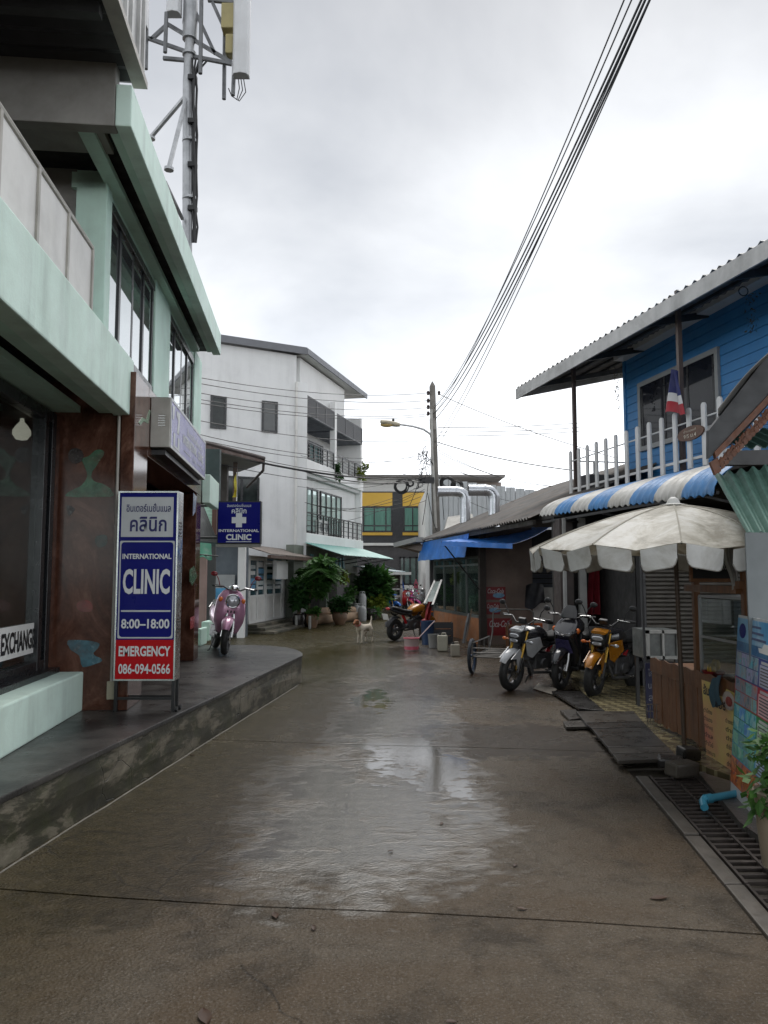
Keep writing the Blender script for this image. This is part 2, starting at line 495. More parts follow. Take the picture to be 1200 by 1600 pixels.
    glint = node_ramp(n, l, node_noise(n, l, P, 85, 4, 0.75), [(0.54, 0.10), (0.62, 0.75)])
    sl = node_mix(n, l, soaked_dim, glint, 0.22); sl = node_mix(n, l, smooth_, sl, 1.0); sl = node_mix(n, l, mth('MINIMUM', mth('MULTIPLY', gut, 1.4), 1.0), sl, 0.12); sl = node_mix(n, l, pool, sl, 1.0)
    l.new(sl, b.inputs['Specular IOR Level'])
    # relief: exposed aggregate, nearly drowned on the polished wet parts
    peb = n.new('ShaderNodeTexVoronoi'); peb.inputs['Scale'].default_value = 62; l.new(P, peb.inputs['Vector'])
    grain = node_noise(n, l, P, 120, 4, 0.8)
    ridg = node_noise(n, l, P, 7.0, 6, 0.7, (0.55, 2.0, 1), 0.5)
    hgt = mth('ADD', mth('MULTIPLY', grain, 0.8), mth('MULTIPLY', peb.outputs['Distance'], 1.1))
    flat = mth('SUBTRACT', 1.0, mth('MAXIMUM', mth('MULTIPLY', smooth_, 0.80), mth('MULTIPLY', pool, 0.98)))
    hgt = mth('MULTIPLY', hgt, flat)
    b1 = n.new('ShaderNodeBump'); b1.inputs['Distance'].default_value = 0.008; b1.inputs['Strength'].default_value = 0.8
    l.new(hgt, b1.inputs['Height'])
    b2 = n.new('ShaderNodeBump'); b2.inputs['Distance'].default_value = 0.016; b2.inputs['Strength'].default_value = 0.13
    l.new(mth('MULTIPLY', ridg, mth('SUBTRACT', 1.0, mth('MULTIPLY', pool, 0.9))), b2.inputs['Height']); l.new(b1.outputs[0], b2.inputs['Normal'])
    l.new(b2.outputs[0], b.inputs['Normal'])
    return m
M_ROAD = wet_road('wet_concrete_road')
M_GROUND = mat('dark_wet_soil', (0.07, 0.062, 0.05), 0.35, var=.4, scale=2, bump=.5, bscale=20)

g = MB(); g.poly([(-400, -200, -0.03), (400, -200, -0.03), (400, 700, -0.03), (-400, 700, -0.03)])
tag(g.build('ground', M_GROUND), kind='structure')

# the lane: concrete bays with open joints, skewed a little as cast
road = thing('road', None, None, (0, 3, 0), kind='structure')
js = [-6.0, -3.6, 0.1, 3.82, 7.45, 11.2, 15.0, 19.0, 23.0, 27.0, 31.5, 36.0, 40.5]
SK = -0.13
def rx(Y): return 1.30 + 0.105 * Y if Y < 12 else 7.5
def lx_(Y): return -3.2
rs = random.Random(3)
for i in range(len(js) - 1):
    y0, y1 = js[i] + 0.007, js[i + 1] - 0.007
    lo, hi = (-3.6, 6.5) if y1 > 11.5 else (-3.6, None)
    ptsb = []
    NX = 9
    def jl(Y, s_):
        o_ = []
        hx = 2.62 if hi is None and Y < 11.3 else 8.0
        if Y < 11.3: hx = 1.30 + 0.105 * Y
        for k in range(NX):
            x = -4.5 + (hx + 4.5) * k / (NX - 1)
            o_.append(Vector((x, Y + SK * x + .02 * sin(x * 2.3 + round(Y) * 1.7) + .008 * sin(x * 9.1 + round(Y)), 0.0)))
        return o_
    a, b_ = jl(y0, 1), jl(y1, -1)
    if y1 > 11.0 and y0 < 11.0:
        b_ = [Vector((-4.5 + (1.30 + 0.105 * y1 + 4.5) * k / (NX - 1), p.y, 0)) for k, p in enumerate(b_)]
    mb = MB()
    mb.prism([p for p in a] + [p for p in reversed(b_)], (0, 0, -0.06))
    o = mb.build('concrete_bay', M_ROAD, road)
    o.location.z += rs.uniform(-.0015, .0015)

# raised pavement on the left: dark wet top, cracked rendered kerb wall
M_PAVE = mat('wet_pavement_top', (0.026, 0.025, 0.025), 0.34, var=.5, scale=2.2, bump=.35, bscale=40, spec=.35, grime=.6, grime_col=(0.10, 0.095, 0.085), gscale=1.1)
def kerb_mat():
    m, n, l, out = new_mat('cracked_kerb_render')
    b = n.new('ShaderNodeBsdfPrincipled'); l.new(b.outputs[0], out.inputs[0])
    P = n.new('ShaderNodeNewGeometry').outputs['Position']
    n1 = node_noise(n, l, P, 3.0, 10, 0.70, (0.55, 0.55, 1.5), 0.35)
    c = node_ramp(n, l, n1, [(0.36, (0.030, 0.029, 0.022)), (0.50, (0.052, 0.049, 0.034)), (0.545, (0.135, 0.12, 0.09)), (0.75, (0.25, 0.225, 0.175))])
    moss = node_noise(n, l, P, 5, 5, .6)
    c = node_mix(n, l, node_ramp(n, l, moss, [(0.5, 0.0), (0.75, 0.5)]), c, (0.05, 0.06, 0.02))
    vo = n.new('ShaderNodeTexVoronoi'); vo.feature = 'DISTANCE_TO_EDGE'; vo.inputs['Scale'].default_value = 2.6
    dn = n.new('ShaderNodeMixRGB'); dn.inputs[0].default_value = .12
    l.new(P, dn.inputs[1])
    nz = n.new('ShaderNodeTexNoise'); nz.inputs['Scale'].default_value = 4; l.new(P, nz.inputs['Vector'])
    l.new(nz.outputs['Color'], dn.inputs[2]); l.new(dn.outputs[0], vo.inputs['Vector'])
    crack = node_ramp(n, l, vo.outputs['Distance'], [(0.0, 0.0), (0.008, 1.0)])
    crack = node_mix(n, l, node_ramp(n, l, node_noise(n, l, P, 1.1, 2), [(.48, 1.0), (.58, 0.0)]), crack, 1.0)
    c = node_mix(n, l, 1.0, c, node_ramp(n, l, crack, [(0.0, 0.25), (1.0, 1.0)]), 'MULTIPLY')
    l.new(c, b.inputs['Base Color']); b.inputs['Roughness'].default_value = .5
    bp = n.new('ShaderNodeBump'); bp.inputs['Strength'].default_value = .9; bp.inputs['Distance'].default_value = .02
    hh = node_mix(n, l, .5, n1, crack)
    l.new(hh, bp.inputs['Height']); l.new(bp.outputs[0], b.inputs['Normal'])
    return m
M_KERB = kerb_mat()
def kx(Y): return -2.57 + 0.113 * Y
outline = [(kx(y), y) for y in [-3, -1, 1, 3, 5, 7, 9, 10.5, 11.6]]
cxc, cyc = kx(11.6) - 1.15, 11.6
for k in range(1, 10):
    a = radians(-6 + 96 * k / 9)
    outline.append((cxc + 1.15 * cos(a) + .03, cyc + 1.95 * sin(max(a, 0.0))))
outline += [(-4.5, 13.6), (-9, 13.65), (-9, -3)]
pv = thing('pavement', None, None, (-3, 6, 0), kind='structure')
mb = MB(); mb.prism([(x, y, 0.40) for x, y in outline], (0, 0, -0.04)); mb.build('pavement_top', M_PAVE, pv, bevel=.008)
ko = []
nb = [(x - 0.012, y, 0.36) for x, y in outline]
mb = MB()
ring_n = len(nb)
def wob(i): return Vector((random.uniform(-.006, .006), random.uniform(-.006, .006), 0))
rings = []
for z in (0.36, 0.27, 0.18, 0.09, -0.05):
    rings.append([Vector((x, y, z)) + wob(i) for i, (x, y, _) in enumerate(nb)])
mb.loft(rings, True)
mb.build('kerb_wall', M_KERB, pv)
# thin mortar fillet where the kerb meets the lane
mb = MB(); mb.tube([(kx(y) + .004 + random.uniform(-.004, .008), y, -.002) for y in [1 + .25 * i for i in range(43)]], .008, 5)
mb.build('mortar_fillet', mat('pale_mortar', (.10, .09, .07), .6, var=.4, scale=8), pv)

# ================================================================== CLINIC BUILDING (left)
FL = frame(-0.10); CL = cos(atan(0.1)); TL = atan(0.10)
def LP(u, v, c): return px(u, v, FL, 0, -c * CL)
def lxw(c): return -c * CL
M_MINT = mat('mint_painted_render', (0.66, 0.83, 0.745), 0.62, var=.07, scale=1.1, bump=.2, bscale=40, streak=.36, grime=.18, grime_col=(0.30, 0.34, 0.29), gscale=2.2)
M_MINT2 = mat('mint_painted_column', (0.56, 0.77, 0.67), 0.6, var=.06, scale=1.1, bump=.15, streak=.25, grime=.2, grime_col=(.25, .28, .24))
M_BLACKF = mat('black_aluminium', (0.012, 0.013, 0.015), 0.3, var=.2)
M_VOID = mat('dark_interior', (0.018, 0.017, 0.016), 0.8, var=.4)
M_GREYB = mat('grey_beam_render', (0.28, 0.27, 0.25), 0.7, var=.15, streak=.25, grime=.3)
M_PANEL = mat('off_white_panel', (0.72, 0.71, 0.68), 0.5, var=.06, streak=.2, grime=.25, grime_col=(.25, .23, .2))
M_RAILF = mat('beige_rail_frame', (0.42, 0.40, 0.36), 0.5, var=.15, grime=.3)
M_GLASSD = glass('shop_window_glass', (0.78, 0.82, 0.80), 0.93, (0.012, 0.014, 0.016), ior=1.6)
M_GLASSU = glass('upper_window_glass', (0.3, 0.34, 0.34), 0.35, (0.62, 0.66, 0.68), ior=1.6, film=0.85)
M_WHITE = mat('white_paint', (0.72, 0.72, 0.70), 0.5, var=.05, grime=.15, grime_col=(.3, .28, .25))
def marble():
    m, n, l, out = new_mat('brown_marble')
    b = n.new('ShaderNodeBsdfPrincipled'); l.new(b.outputs[0], out.inputs[0])
    P = n.new('ShaderNodeTexCoord').outputs['Object']
    n1 = node_noise(n, l, P, 2.2, 9, 0.7, (1, 1, .6), 1.6)
    c = node_ramp(n, l, n1, [(0.32, (0.030, 0.011, 0.007)), (0.5, (0.085, 0.033, 0.020)), (0.62, (0.165, 0.080, 0.055)), (0.78, (0.30, 0.19, 0.145))])
    n2 = node_noise(n, l, P, 30, 4, .6)
    c = node_mix(n, l, .3, c, node_ramp(n, l, n2, [(.3, (0.025, .011, .008)), (.7, (.11, .06, .045))]))
    l.new(c, b.inputs['Base Color']); b.inputs['Roughness'].default_value = .12
    b.inputs['Specular IOR Level'].default_value = .28
    return m
M_MARB = marble()
ZS0, ZS1 = 3.08, 3.62             # first-floor slab edge
ZR0, ZR1 = 4.97, 5.30             # roof edge
B0 = FL @ Vector((lxw(2.0), 7.0, 0.40))
cb = thing('clinic_building', 'mint green two storey clinic building with brown marble entrance frame', 'building', B0, TL)
def LB(): return MB(FL)
Yp0, Yp1 = 7.22, 11.70             # marble entrance frame
# --- base bench under the shop window
mb = LB(); mb.box(lxw(2.0), lxw(2.42), 1.0, Yp0 + .12, 0.40, 0.745); mb.build('window_plinth', M_MINT, cb, bevel=.015)
# --- shop window: frame and panes
YW0, YW1 = 1.4, Yp0
zW0, zW1 = 0.76, ZS0
wn_ = LB(); xw = lxw(2.36)
wn_.box(xw - .06, xw + .05, YW0, YW1, zW0, zW0 + .11)
wn_.box(xw - .06, xw + .05, YW0, YW1, zW1 - .10, zW1)
for y, w_ in ((YW1 - .1, .1), (px(56, 900, FL, 0, xw).y - .05, .09), (3.6, .08), (YW0, .08)):
    wn_.box(xw - .06, xw + .055, y, y + w_, zW0, zW1)
wob_ = wn_.build('window', M_BLACKF, cb, bevel=.006)
for a_, b_ in ((YW0 + .08, 3.6), (3.68, px(56, 900, FL, 0, xw).y - .05), (px(56, 900, FL, 0, xw).y + .04, YW1 - .1)):
    mb = LB(); mb.box(xw - .008, xw, a_, b_, zW0 + .11, zW1 - .10); mb.build('pane', M_GLASSD, wob_)
mb = LB(); mb.box(xw + .01, xw + .16, YW0, YW1 - .02, .746, .79); mb.build('window_sill', M_BLACKF, cb)
# --- dim room behind
mb = LB()
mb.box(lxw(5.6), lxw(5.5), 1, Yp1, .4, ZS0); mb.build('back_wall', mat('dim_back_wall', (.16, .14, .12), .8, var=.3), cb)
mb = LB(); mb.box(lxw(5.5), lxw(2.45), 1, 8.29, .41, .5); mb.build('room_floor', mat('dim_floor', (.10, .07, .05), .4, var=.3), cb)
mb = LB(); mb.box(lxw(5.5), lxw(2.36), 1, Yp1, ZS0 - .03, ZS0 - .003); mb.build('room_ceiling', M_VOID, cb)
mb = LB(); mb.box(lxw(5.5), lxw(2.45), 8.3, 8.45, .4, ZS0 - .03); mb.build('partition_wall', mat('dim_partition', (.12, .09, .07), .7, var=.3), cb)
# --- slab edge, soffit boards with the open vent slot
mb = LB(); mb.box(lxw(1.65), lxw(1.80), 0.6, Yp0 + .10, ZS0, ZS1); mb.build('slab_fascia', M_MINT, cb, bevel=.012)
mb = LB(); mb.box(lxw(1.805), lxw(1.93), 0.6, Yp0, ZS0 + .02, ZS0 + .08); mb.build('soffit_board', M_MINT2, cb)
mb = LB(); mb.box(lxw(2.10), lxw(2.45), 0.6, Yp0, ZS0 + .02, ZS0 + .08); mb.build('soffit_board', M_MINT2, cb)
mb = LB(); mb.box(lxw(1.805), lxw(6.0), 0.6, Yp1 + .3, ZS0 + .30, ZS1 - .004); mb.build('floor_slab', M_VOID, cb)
# --- marble entrance frame
near = LB(); near.box(lxw(1.72), lxw(2.40), Yp0, Yp0 + .52, .402, 3.47); near.build('marble_pillar', M_MARB, cb)
nf = LB(); nf.box(lxw(1.60), lxw(1.72) + .001, Yp0 - .03, Yp0 + .56, .402, 3.49); nf.build('marble_trim', M_MARB, cb, bevel=.006)
fp = LB(); fp.box(lxw(1.60), lxw(2.40), Yp1 - .45, Yp1, .402, 2.79); fp.build('marble_pillar', M_MARB, cb, bevel=.006)
bm_ = LB(); bm_.box(lxw(1.60), lxw(2.05), Yp0 + .562, Yp1, 2.792, 3.49); bm_.build('marble_lintel', M_MARB, cb, bevel=.006)
mb = LB(); mb.tube([(lxw(1.745), Yp0 - .02, .62), (lxw(1.745), Yp0 - .02, 3.46)], .014, 8); mb.build('conduit', mat('grey_conduit', (.42, .40, .36), .5), cb, smooth=True)
mb = LB(); mb.box(lxw(1.78), lxw(1.71), Yp0 - .045, Yp0 - .002, .50, .66); mb.build('conduit_box', mat('grey_box', (.3, .28, .2), .6), cb, bevel=.005)
# coloured stone inlays in the marble
def smooth_outline(pts, k=4):
    o_ = []; n_ = len(pts); rj = random.Random(len(pts))
    for i in range(n_):
        p0, p1, p2, p3 = (Vector(pts[(i + j - 1) % n_]) for j in range(4))
        for j in range(k):
            t = j / k
            q_ = 0.5 * ((2 * p1) + (p2 - p0) * t + (2*p0 - 5*p1 + 4*p2 - p3) * t*t + (3*p1 - p0 - 3*p2 + p3) * t**3)
            o_.append((q_.x + rj.uniform(-.4, .4), q_.y + rj.uniform(-.4, .4)))
    return o_
def inlay(pts, col, nm, Yv=Yp0, d=.004):
    mb = LB(); q_ = [px(u, v, FL, 1, Yv) for u, v in smooth_outline(pts)]
    mb.prism([(p.x, Yv - d, p.z) for p in q_], (0, d - .0005, 0))
    mb.build('stone_inlay', mat(nm, col, .25, var=.5, scale=9, grime=.5, grime_col=(.09, .045, .03), gscale=6), cb)
inlay([(140,712),(150,703),(163,706),(155,722),(143,740),(148,752),(165,758),(175,768),(172,776),(107,776),(109,768),(128,758),(136,745),(133,730),(128,718)], (.045,.115,.062), 'green_inlay')
inlay([(108,1000),(150,1003),(155,1010),(146,1022),(160,1032),(135,1042),(128,1040),(124,1025),(110,1014)], (.045,.115,.145), 'blue_inlay')
inlay([(121,942),(135,937),(144,944),(143,955),(130,956),(121,951)], (.13,.015,.01), 'red_inlay')
inlay([(108,705),(120,700),(130,708),(128,720),(117,725),(108,718)], (.02,.012,.01), 'dark_inlay')
inlay([(105,790),(117,795),(108,806)], (.02,.012,.01), 'dark_inlay')
inlay([(150,838),(165,836),(168,848),(158,856),(150,850)], (.02,.035,.028), 'bottle_inlay')
def inlay_s(pts, col, nm, c=1.60):
    mb = LB(); q_ = [LP(u, v, c) for u, v in pts]
    mb.prism([(p.x + .004, p.y, p.z) for p in q_], (-.0035, 0, 0))
    mb.build('stone_inlay', mat(nm, col, .25, var=.25, scale=4), cb)
inlay_s([(216,660),(222,652),(228,656),(233,640),(235,642),(231,662),(224,658),(219,664)], (.12,.22,.13), 'pale_green_inlay')
inlay_s([(302,770),(307,776),(305,800),(301,806)], (.3,.35,.45), 'pale_blue_inlay')
inlay_s([(296,890),(303,884),(308,900),(300,915),(296,908)], (.05,.17,.085), 'green_inlay')
inlay_s([(297,965),(304,962),(303,980),(297,984)], (.25,.03,.02), 'rose_inlay')
# entrance recess: dark glazed screen and side reveal
mb = LB(); mb.box(lxw(2.42), lxw(2.40), Yp0 + .52, Yp1 + .2, .45, 2.9); eo = mb.build('entrance_glass', glass('entrance_glass', (.35, .38, .37), .55), cb)
mb = LB()
for y in (7.6, 8.7, 9.8, 10.85): mb.box(lxw(2.44), lxw(2.37), y, y + .07, .42, 2.9)
mb.box(lxw(2.44), lxw(2.37), 7.5, 11, .42, .5)
mb.box(lxw(2.44), lxw(2.37), 7.5, 11, 2.2, 2.27)
mb.build('entrance_frame', M_BLACKF, cb)
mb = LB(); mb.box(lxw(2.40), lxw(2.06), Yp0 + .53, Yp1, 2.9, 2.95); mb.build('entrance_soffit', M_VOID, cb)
# --- upper storey
cW = 1.75
def lyU(u): return LP(u, 450, cW).y
yA, yB, yC, yD, yE, yF = lyU(163), lyU(172), lyU(244), lyU(268), lyU(307), lyU(318)
for a_, b_, dp in ((yA, yB, .26), (yC, yD, .2), (yE, yF, .2)):
    mb = LB(); mb.box(lxw(cW), lxw(cW) - dp, a_, b_, ZS1 + .002 if a_ < 8 else 3.48, ZR0 + .12); mb.build('upper_column', M_MINT2, cb, bevel=.01)
def upper_window(y0, y1, muls, z0, z1):
    x_ = lxw(cW) - .05
    fr = LB()
    fr.box(x_ - .05, x_ + .04, y0, y1, z0, z0 + .09); fr.box(x_ - .05, x_ + .04, y0, y1, z1 - .09, z1)
    fr.box(x_ - .05, x_ + .03, y0, y0 + .07, z0, z1); fr.box(x_ - .05, x_ + .03, y1 - .07, y1, z0, z1)
    ms = [y0 + (y1 - y0) * k for k in muls]
    for y in ms: fr.box(x_ - .05, x_ + .02, y - .035, y + .035, z0, z1)
    w = fr.build('window', M_BLACKF, cb, bevel=.006)
    cuts = [y0 + .045] + ms + [y1 - .045]
    for i in range(len(cuts) - 1):
        m_ = LB(); m_.box(x_ - .004 + (.012 if i % 2 else 0), x_ + .004 + (.012 if i % 2 else 0), cuts[i] + .035, cuts[i + 1] - .035, z0 + .09, z1 - .09)
        m_.build('pane', M_GLASSU, w)
upper_window(yB, yC, (.24, .5, .76), 3.64, 4.93)
upper_window(yD, yE, (.25, .5, .75), 3.50, 4.93)
mb = LB(); mb.box(lxw(cW) - .02, lxw(cW) - .3, yA, yF, 4.932, ZR0 + .1); mb.build('upper_lintel', M_MINT2, cb)
mb = LB(); mb.box(lxw(cW) - .5, lxw(cW) - .45, yB, yF, 3.5, 4.93); mb.build('curtain', mat('grey_curtain', (.16, .16, .16), .9, var=.4, scale=6, stretch=(8, 8, .3)), cb)
mb = LB(); mb.box(lxw(cW) - .02, lxw(cW) - .2, Yp0 + .1, yF, 3.2, 3.48); mb.build('upper_sill_wall', M_MINT2, cb)
mb = LB(); mb.box(lxw(cW) - .25, lxw(6), yF - .2, yF, .4, ZR0); mb.build('end_wall', M_MINT, cb)
mb = LB(); mb.box(lxw(cW) - .03, lxw(6), Yp1 + .01, yF - .21, .4, 3.2); mb.build('far_wall', M_MINT2, cb)
# lower canopy past the entrance frame
mb = LB(); mb.box(lxw(1.5), lxw(1.62), Yp1 + .25, yF + .55, 2.72, 3.16); mb.build('canopy_fascia', M_MINT, cb, bevel=.01)
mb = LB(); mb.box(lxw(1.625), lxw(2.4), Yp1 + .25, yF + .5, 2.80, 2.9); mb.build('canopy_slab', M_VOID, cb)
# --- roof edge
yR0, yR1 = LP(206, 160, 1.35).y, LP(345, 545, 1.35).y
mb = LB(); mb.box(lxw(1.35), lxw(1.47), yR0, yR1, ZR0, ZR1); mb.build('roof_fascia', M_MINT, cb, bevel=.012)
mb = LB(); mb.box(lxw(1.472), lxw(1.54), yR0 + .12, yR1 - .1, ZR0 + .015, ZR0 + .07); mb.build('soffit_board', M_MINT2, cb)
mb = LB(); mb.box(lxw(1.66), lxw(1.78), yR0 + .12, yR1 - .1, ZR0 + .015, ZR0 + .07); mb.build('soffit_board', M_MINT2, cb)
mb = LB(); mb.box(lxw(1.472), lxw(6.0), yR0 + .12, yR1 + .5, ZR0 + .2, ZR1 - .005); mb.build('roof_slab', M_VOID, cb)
mb = LB(); mb.box(lxw(1.473), lxw(6.0), yR0 + .002, yR0 + .12, ZR0 + .0, 5.475); mb.build('end_beam', M_GREYB, cb, bevel=.01)
mb = LB(); mb.box(lxw(1.60), lxw(6), yR0 + .125, yR0 + .5, ZR0 + .05, ZR0 + .1); mb.build('soffit_board', M_GREYB, cb)
# --- balcony: back wall with a dark door, panelled rail
mb = LB(); mb.box(lxw(2.02), lxw(6), yA + .05, yA + .2, ZS1, ZR0 + .15); mb.build('balcony_wall', M_GREYB, cb)
d0, d1 = px(25, 300, FL, 1, yA).x, px(101, 300, FL, 1, yA).x
df = LB(); df.box(d0, d1, yA - .02, yA + .048, ZS1, 4.82); dfo = df.build('balcony_door', M_BLACKF, cb, bevel=.008)
df = LB(); df.box(d0 + .08, d1 - .09, yA - .032, yA - .022, ZS1 + .1, 4.72); df.build('pane', glass('door_glass', (.2, .2, .2), .3), dfo)
rl0, rl1 = 0.8, LP(142, 430, 1.74).y
mb = LB(); xr = lxw(1.74)
mb.tube([(xr, rl0, 4.21), (xr, rl1, 4.21)], .022, 8); mb.build('rail_cap', M_RAILF, cb, smooth=True)
k = rl1
while k > rl0 + .3:
    mb = LB(); mb.box(xr - .018, xr + .018, k - .018, k + .018, ZS1, 4.20); mb.build('rail_post', M_RAILF, cb)
    mb = LB(); mb.box(xr - .006, xr + .004, k - .60, k - .02, ZS1 + .04, 4.185); mb.build('rail_panel', M_PANEL, cb)
    k -= .62
# --- terrace above with ribbed white cladding and a dark sheet underside
zt = 5.43
yt1 = LP(224, 164, 1.32).y
M_RIB = mat('white_metal_cladding', (.55, .55, .54), .45, var=.08, streak=.3, grime=.25)
cuts = [yt1 - .40 * i for i in range(12)]
for i in range(len(cuts) - 1):
    mb = LB(); y1_, y0_ = cuts[i] - .004, cuts[i + 1] + .004
    mb.box(lxw(1.32) - .03, lxw(1.32), y0_, y1_, zt + .06, 8.2)
    for kk in (.12, .28): mb.box(lxw(1.32), lxw(1.32) + .025, y0_ + kk - .02, y0_ + kk + .02, zt + .06, 8.2)
    mb.build('cladding_sheet', M_RIB, cb)
mb = LB(); mb.box(lxw(1.29), lxw(1.40), cuts[-1], yt1, zt, zt + .055); mb.build('terrace_edge_angle', M_RAILF, cb)
und = corrugated(FL @ Vector((lxw(1.40), cuts[-1], zt + .05)), (FL.to_3x3() @ Vector((0, yt1 - cuts[-1], 0))), FL.to_3x3() @ Vector((-4.6, 0, 0)), 24, .018)
und.build('terrace_underside', mat('dark_metal_deck', (.035, .035, .038), .5, var=.3), cb)
mb = LB()
for y in (2.2, 3.6, 5.0): mb.box(lxw(1.42), lxw(6), y, y + .08, zt - .08, zt + .02)
mb.build('terrace_joist', mat('dark_steel', (.03, .03, .03), .5), cb)
# ================================================================== SIGNS OF THE CLINIC
M_NAVY = mat('navy_sign_face', (0.006, 0.008, 0.15), 0.35, var=.06, scale=2, spec=.12, grime=.12, grime_col=(.03, .035, .12))
M_RED = mat('red_sign_face', (0.44, 0.008, 0.012), 0.35, var=.08, scale=2, spec=.12)
M_SIGNW = mat('pale_sign_face', (0.52, 0.54, 0.55), 0.4, var=.08, scale=1.5, spec=.2, streak=.15)
M_LETW = mat('white_lettering', (0.66, 0.67, 0.68), 0.4, var=.03)
M_LETN = mat('navy_lettering', (0.008, 0.008, 0.10), 0.4, var=.03)
M_STEEL = mat('stainless_steel', (0.55, 0.55, 0.55), 0.25, metal=1.0, var=.15, scale=5, bump=.05, bscale=4)
M_BLKST = mat('black_steel', (0.015, 0.015, 0.016), 0.4, var=.2)
XA, ZA = (1, 0, 0), (0, 0, 1)
# --- free-standing light box on legs; local axes: x across, y into the box
p0 = gnd(174, 1113, .4); p1 = gnd(272, 1113, .4)
SW, SH, SDp = 0.545, 1.69, 0.17
st = thing('standing_sign', 'tall blue and red clinic sign box on black legs on the pavement', 'sign', (p0.x + .008, p0.y, .40), 0.0)
def SB(x0, x1, y0, y1, z0, z1, nm, m, par=None, bev=0.0):
    mb = MB(); mb.box(x0, x1, y0, y1, z0, z1); return mb.build(nm, m, par or st, bevel=bev, local=True)
zb = .275
cabinet = SB(0, SW, 0.012, SDp, zb, zb + SH, 'cabinet', M_STEEL, bev=.006)
for z0_ in (.42, 1.28):
    mb = MB()
    for k in range(5): mb.box(SW + .0005, SW + .004, .045, .125, z0_ + k * .03 + zb, z0_ + k * .03 + zb + .012)
    mb.build('vent_slots', M_BLKST, cabinet, local=True)
fr_ = MB(); t_ = .014
fr_.box(0, SW, -.004, .011, zb, zb + t_); fr_.box(0, SW, -.004, .011, zb + SH - t_, zb + SH)
fr_.box(0, t_, -.004, .011, zb + t_, zb + SH - t_); fr_.box(SW - t_, SW, -.004, .011, zb + t_, zb + SH - t_)
fr_.build('face_frame', M_STEEL, st, local=True)
zr = zb + t_; ztop = zb + SH - t_
hRed = .345
SB(t_, SW - t_, .002, .010, zr, zr + hRed, 'red_panel', M_RED)
navy = SB(t_, SW - t_, .002, .010, zr + hRed + .0005, ztop, 'navy_panel', M_NAVY)
SB(.032, SW - .045, -.001, .0015, ztop - .40, ztop - .04, 'white_panel', M_SIGNW)
# rounded white outline round the middle field
za_, zb_ = zr + hRed + .012, ztop - .435
def rrect(x0, x1, z0, z1, r, n=6):
    o_ = []
    for cx_, cz_, a0 in ((x1 - r, z1 - r, 0), (x0 + r, z1 - r, 90), (x0 + r, z0 + r, 180), (x1 - r, z0 + r, 270)):
        for k in range(n + 1):
            a = radians(a0 + 90 * k / n); o_.append((cx_ + r * cos(a), cz_ + r * sin(a)))
    return o_
oo, ii = rrect(.026, SW - .026, za_, zb_, .012), rrect(.038, SW - .038, za_ + .012, zb_ - .012, .03)
mb = MB(); n_ = len(oo)
mb.add([(x, -.0005, z) for x, z in oo] + [(x, -.0005, z) for x, z in ii], [(i, (i + 1) % n_, n_ + (i + 1) % n_, n_ + i) for i in range(n_)])
mb.build('outline_border', M_SIGNW, navy, local=True)
SB(.052, SW - .052, -.001, .0015, za_ + .235, za_ + .25, 'rule_line', M_SIGNW, navy)
O = Vector(st.location)
def stx(s, cx_, cz_, w, h, m, bold=0.0, par=st):
    text(s, O + Vector((cx_, -.001, cz_)), XA, ZA, w, h, m, par, bold=bold, thick=.003)
hx = SW / 2
stx('อินเตอร์เนชั่นแนล', hx + .005, ztop - .135, .40, .078, M_LETN, .015)
stx('คลินิก', hx + .005, ztop - .285, .33, .135, M_LETN, .02)
stx('INTERNATIONAL', hx, zb_ - .14, .44, .048, M_LETW, .03)
stx('CLINIC', hx, zb_ - .365, .42, .225, M_LETW, .03)
stx('8:00–18:00', hx, za_ + .13, .43, .085, M_LETW, .025)
stx('EMERGENCY', hx, zr + .245, .46, .09, M_LETW, .03)
stx('086-094-0566', hx, zr + .09, .46, .09, M_LETW, .02)
for x in (.018, SW - .018):
    for y in (.03, SDp - .02): SB(x - .014, x + .014, y - .014, y + .014, 0, zb, 'leg', M_BLKST)
SB(.03, SW - .03, .02, .04, .105, .128, 'crossbar', M_BLKST)
SB(.03, SW - .03, SDp - .03, SDp - .012, .105, .128, 'crossbar', M_BLKST)
for y in (.03, SDp - .02):
    mb = MB(); mb.lathe([(.022, -.012), (.022, .012)], (SW - .018 + .03, y, .022), 12, RX90); mb.build('castor', M_BLKST, st, local=True)

# --- light box over the entrance, seen edge-on
c1 = 1.40
y0s, y1s = LP(266, 660, c1).y, LP(320, 720, c1).y
z0s, z1s = LP(265, 699, c1).z, LP(268, 622, c1).z
ov = thing('entrance_sign', 'long lavender clinic light box mounted over the marble entrance', 'sign', FL @ Vector((lxw(1.5), (y0s + y1s) / 2, z0s)), TL)
mb = LB(); mb.box(lxw(1.598), lxw(c1), y0s, y1s, z0s, z1s)
cab2 = mb.build('cabinet', mat('dull_steel_box', (.30, .285, .26), .38, metal=.85, var=.2), ov, bevel=.006)
mb = LB()
for k in range(5): mb.box(lxw(1.52), lxw(1.45), y0s - .004, y0s - .0005, z0s + .22 + k * .025, z0s + .228 + k * .025)
mb.build('vent_slots', M_STEEL, cab2)
mb = LB(); mb.box(lxw(c1) + .0005, lxw(c1) + .006, y0s + .03, y1s - .03, z0s + .03, z1s - .03); mb.build('sign_face', mat('lavender_face', (.105, .095, .31), .3, var=.1, spec=.3), ov)
mb = LB(); xx = lxw(c1) + .0065
mb.box(xx - .006, xx + .003, y0s, y1s, z0s, z0s + .03); mb.box(xx - .006, xx + .003, y0s, y1s, z1s - .03, z1s)
mb.box(xx - .006, xx + .003, y0s, y0s + .03, z0s + .03, z1s - .03); mb.box(xx - .006, xx + .003, y1s - .03, y1s, z0s + .03, z1s - .03)
mb.build('face_border', M_SIGNW, ov)
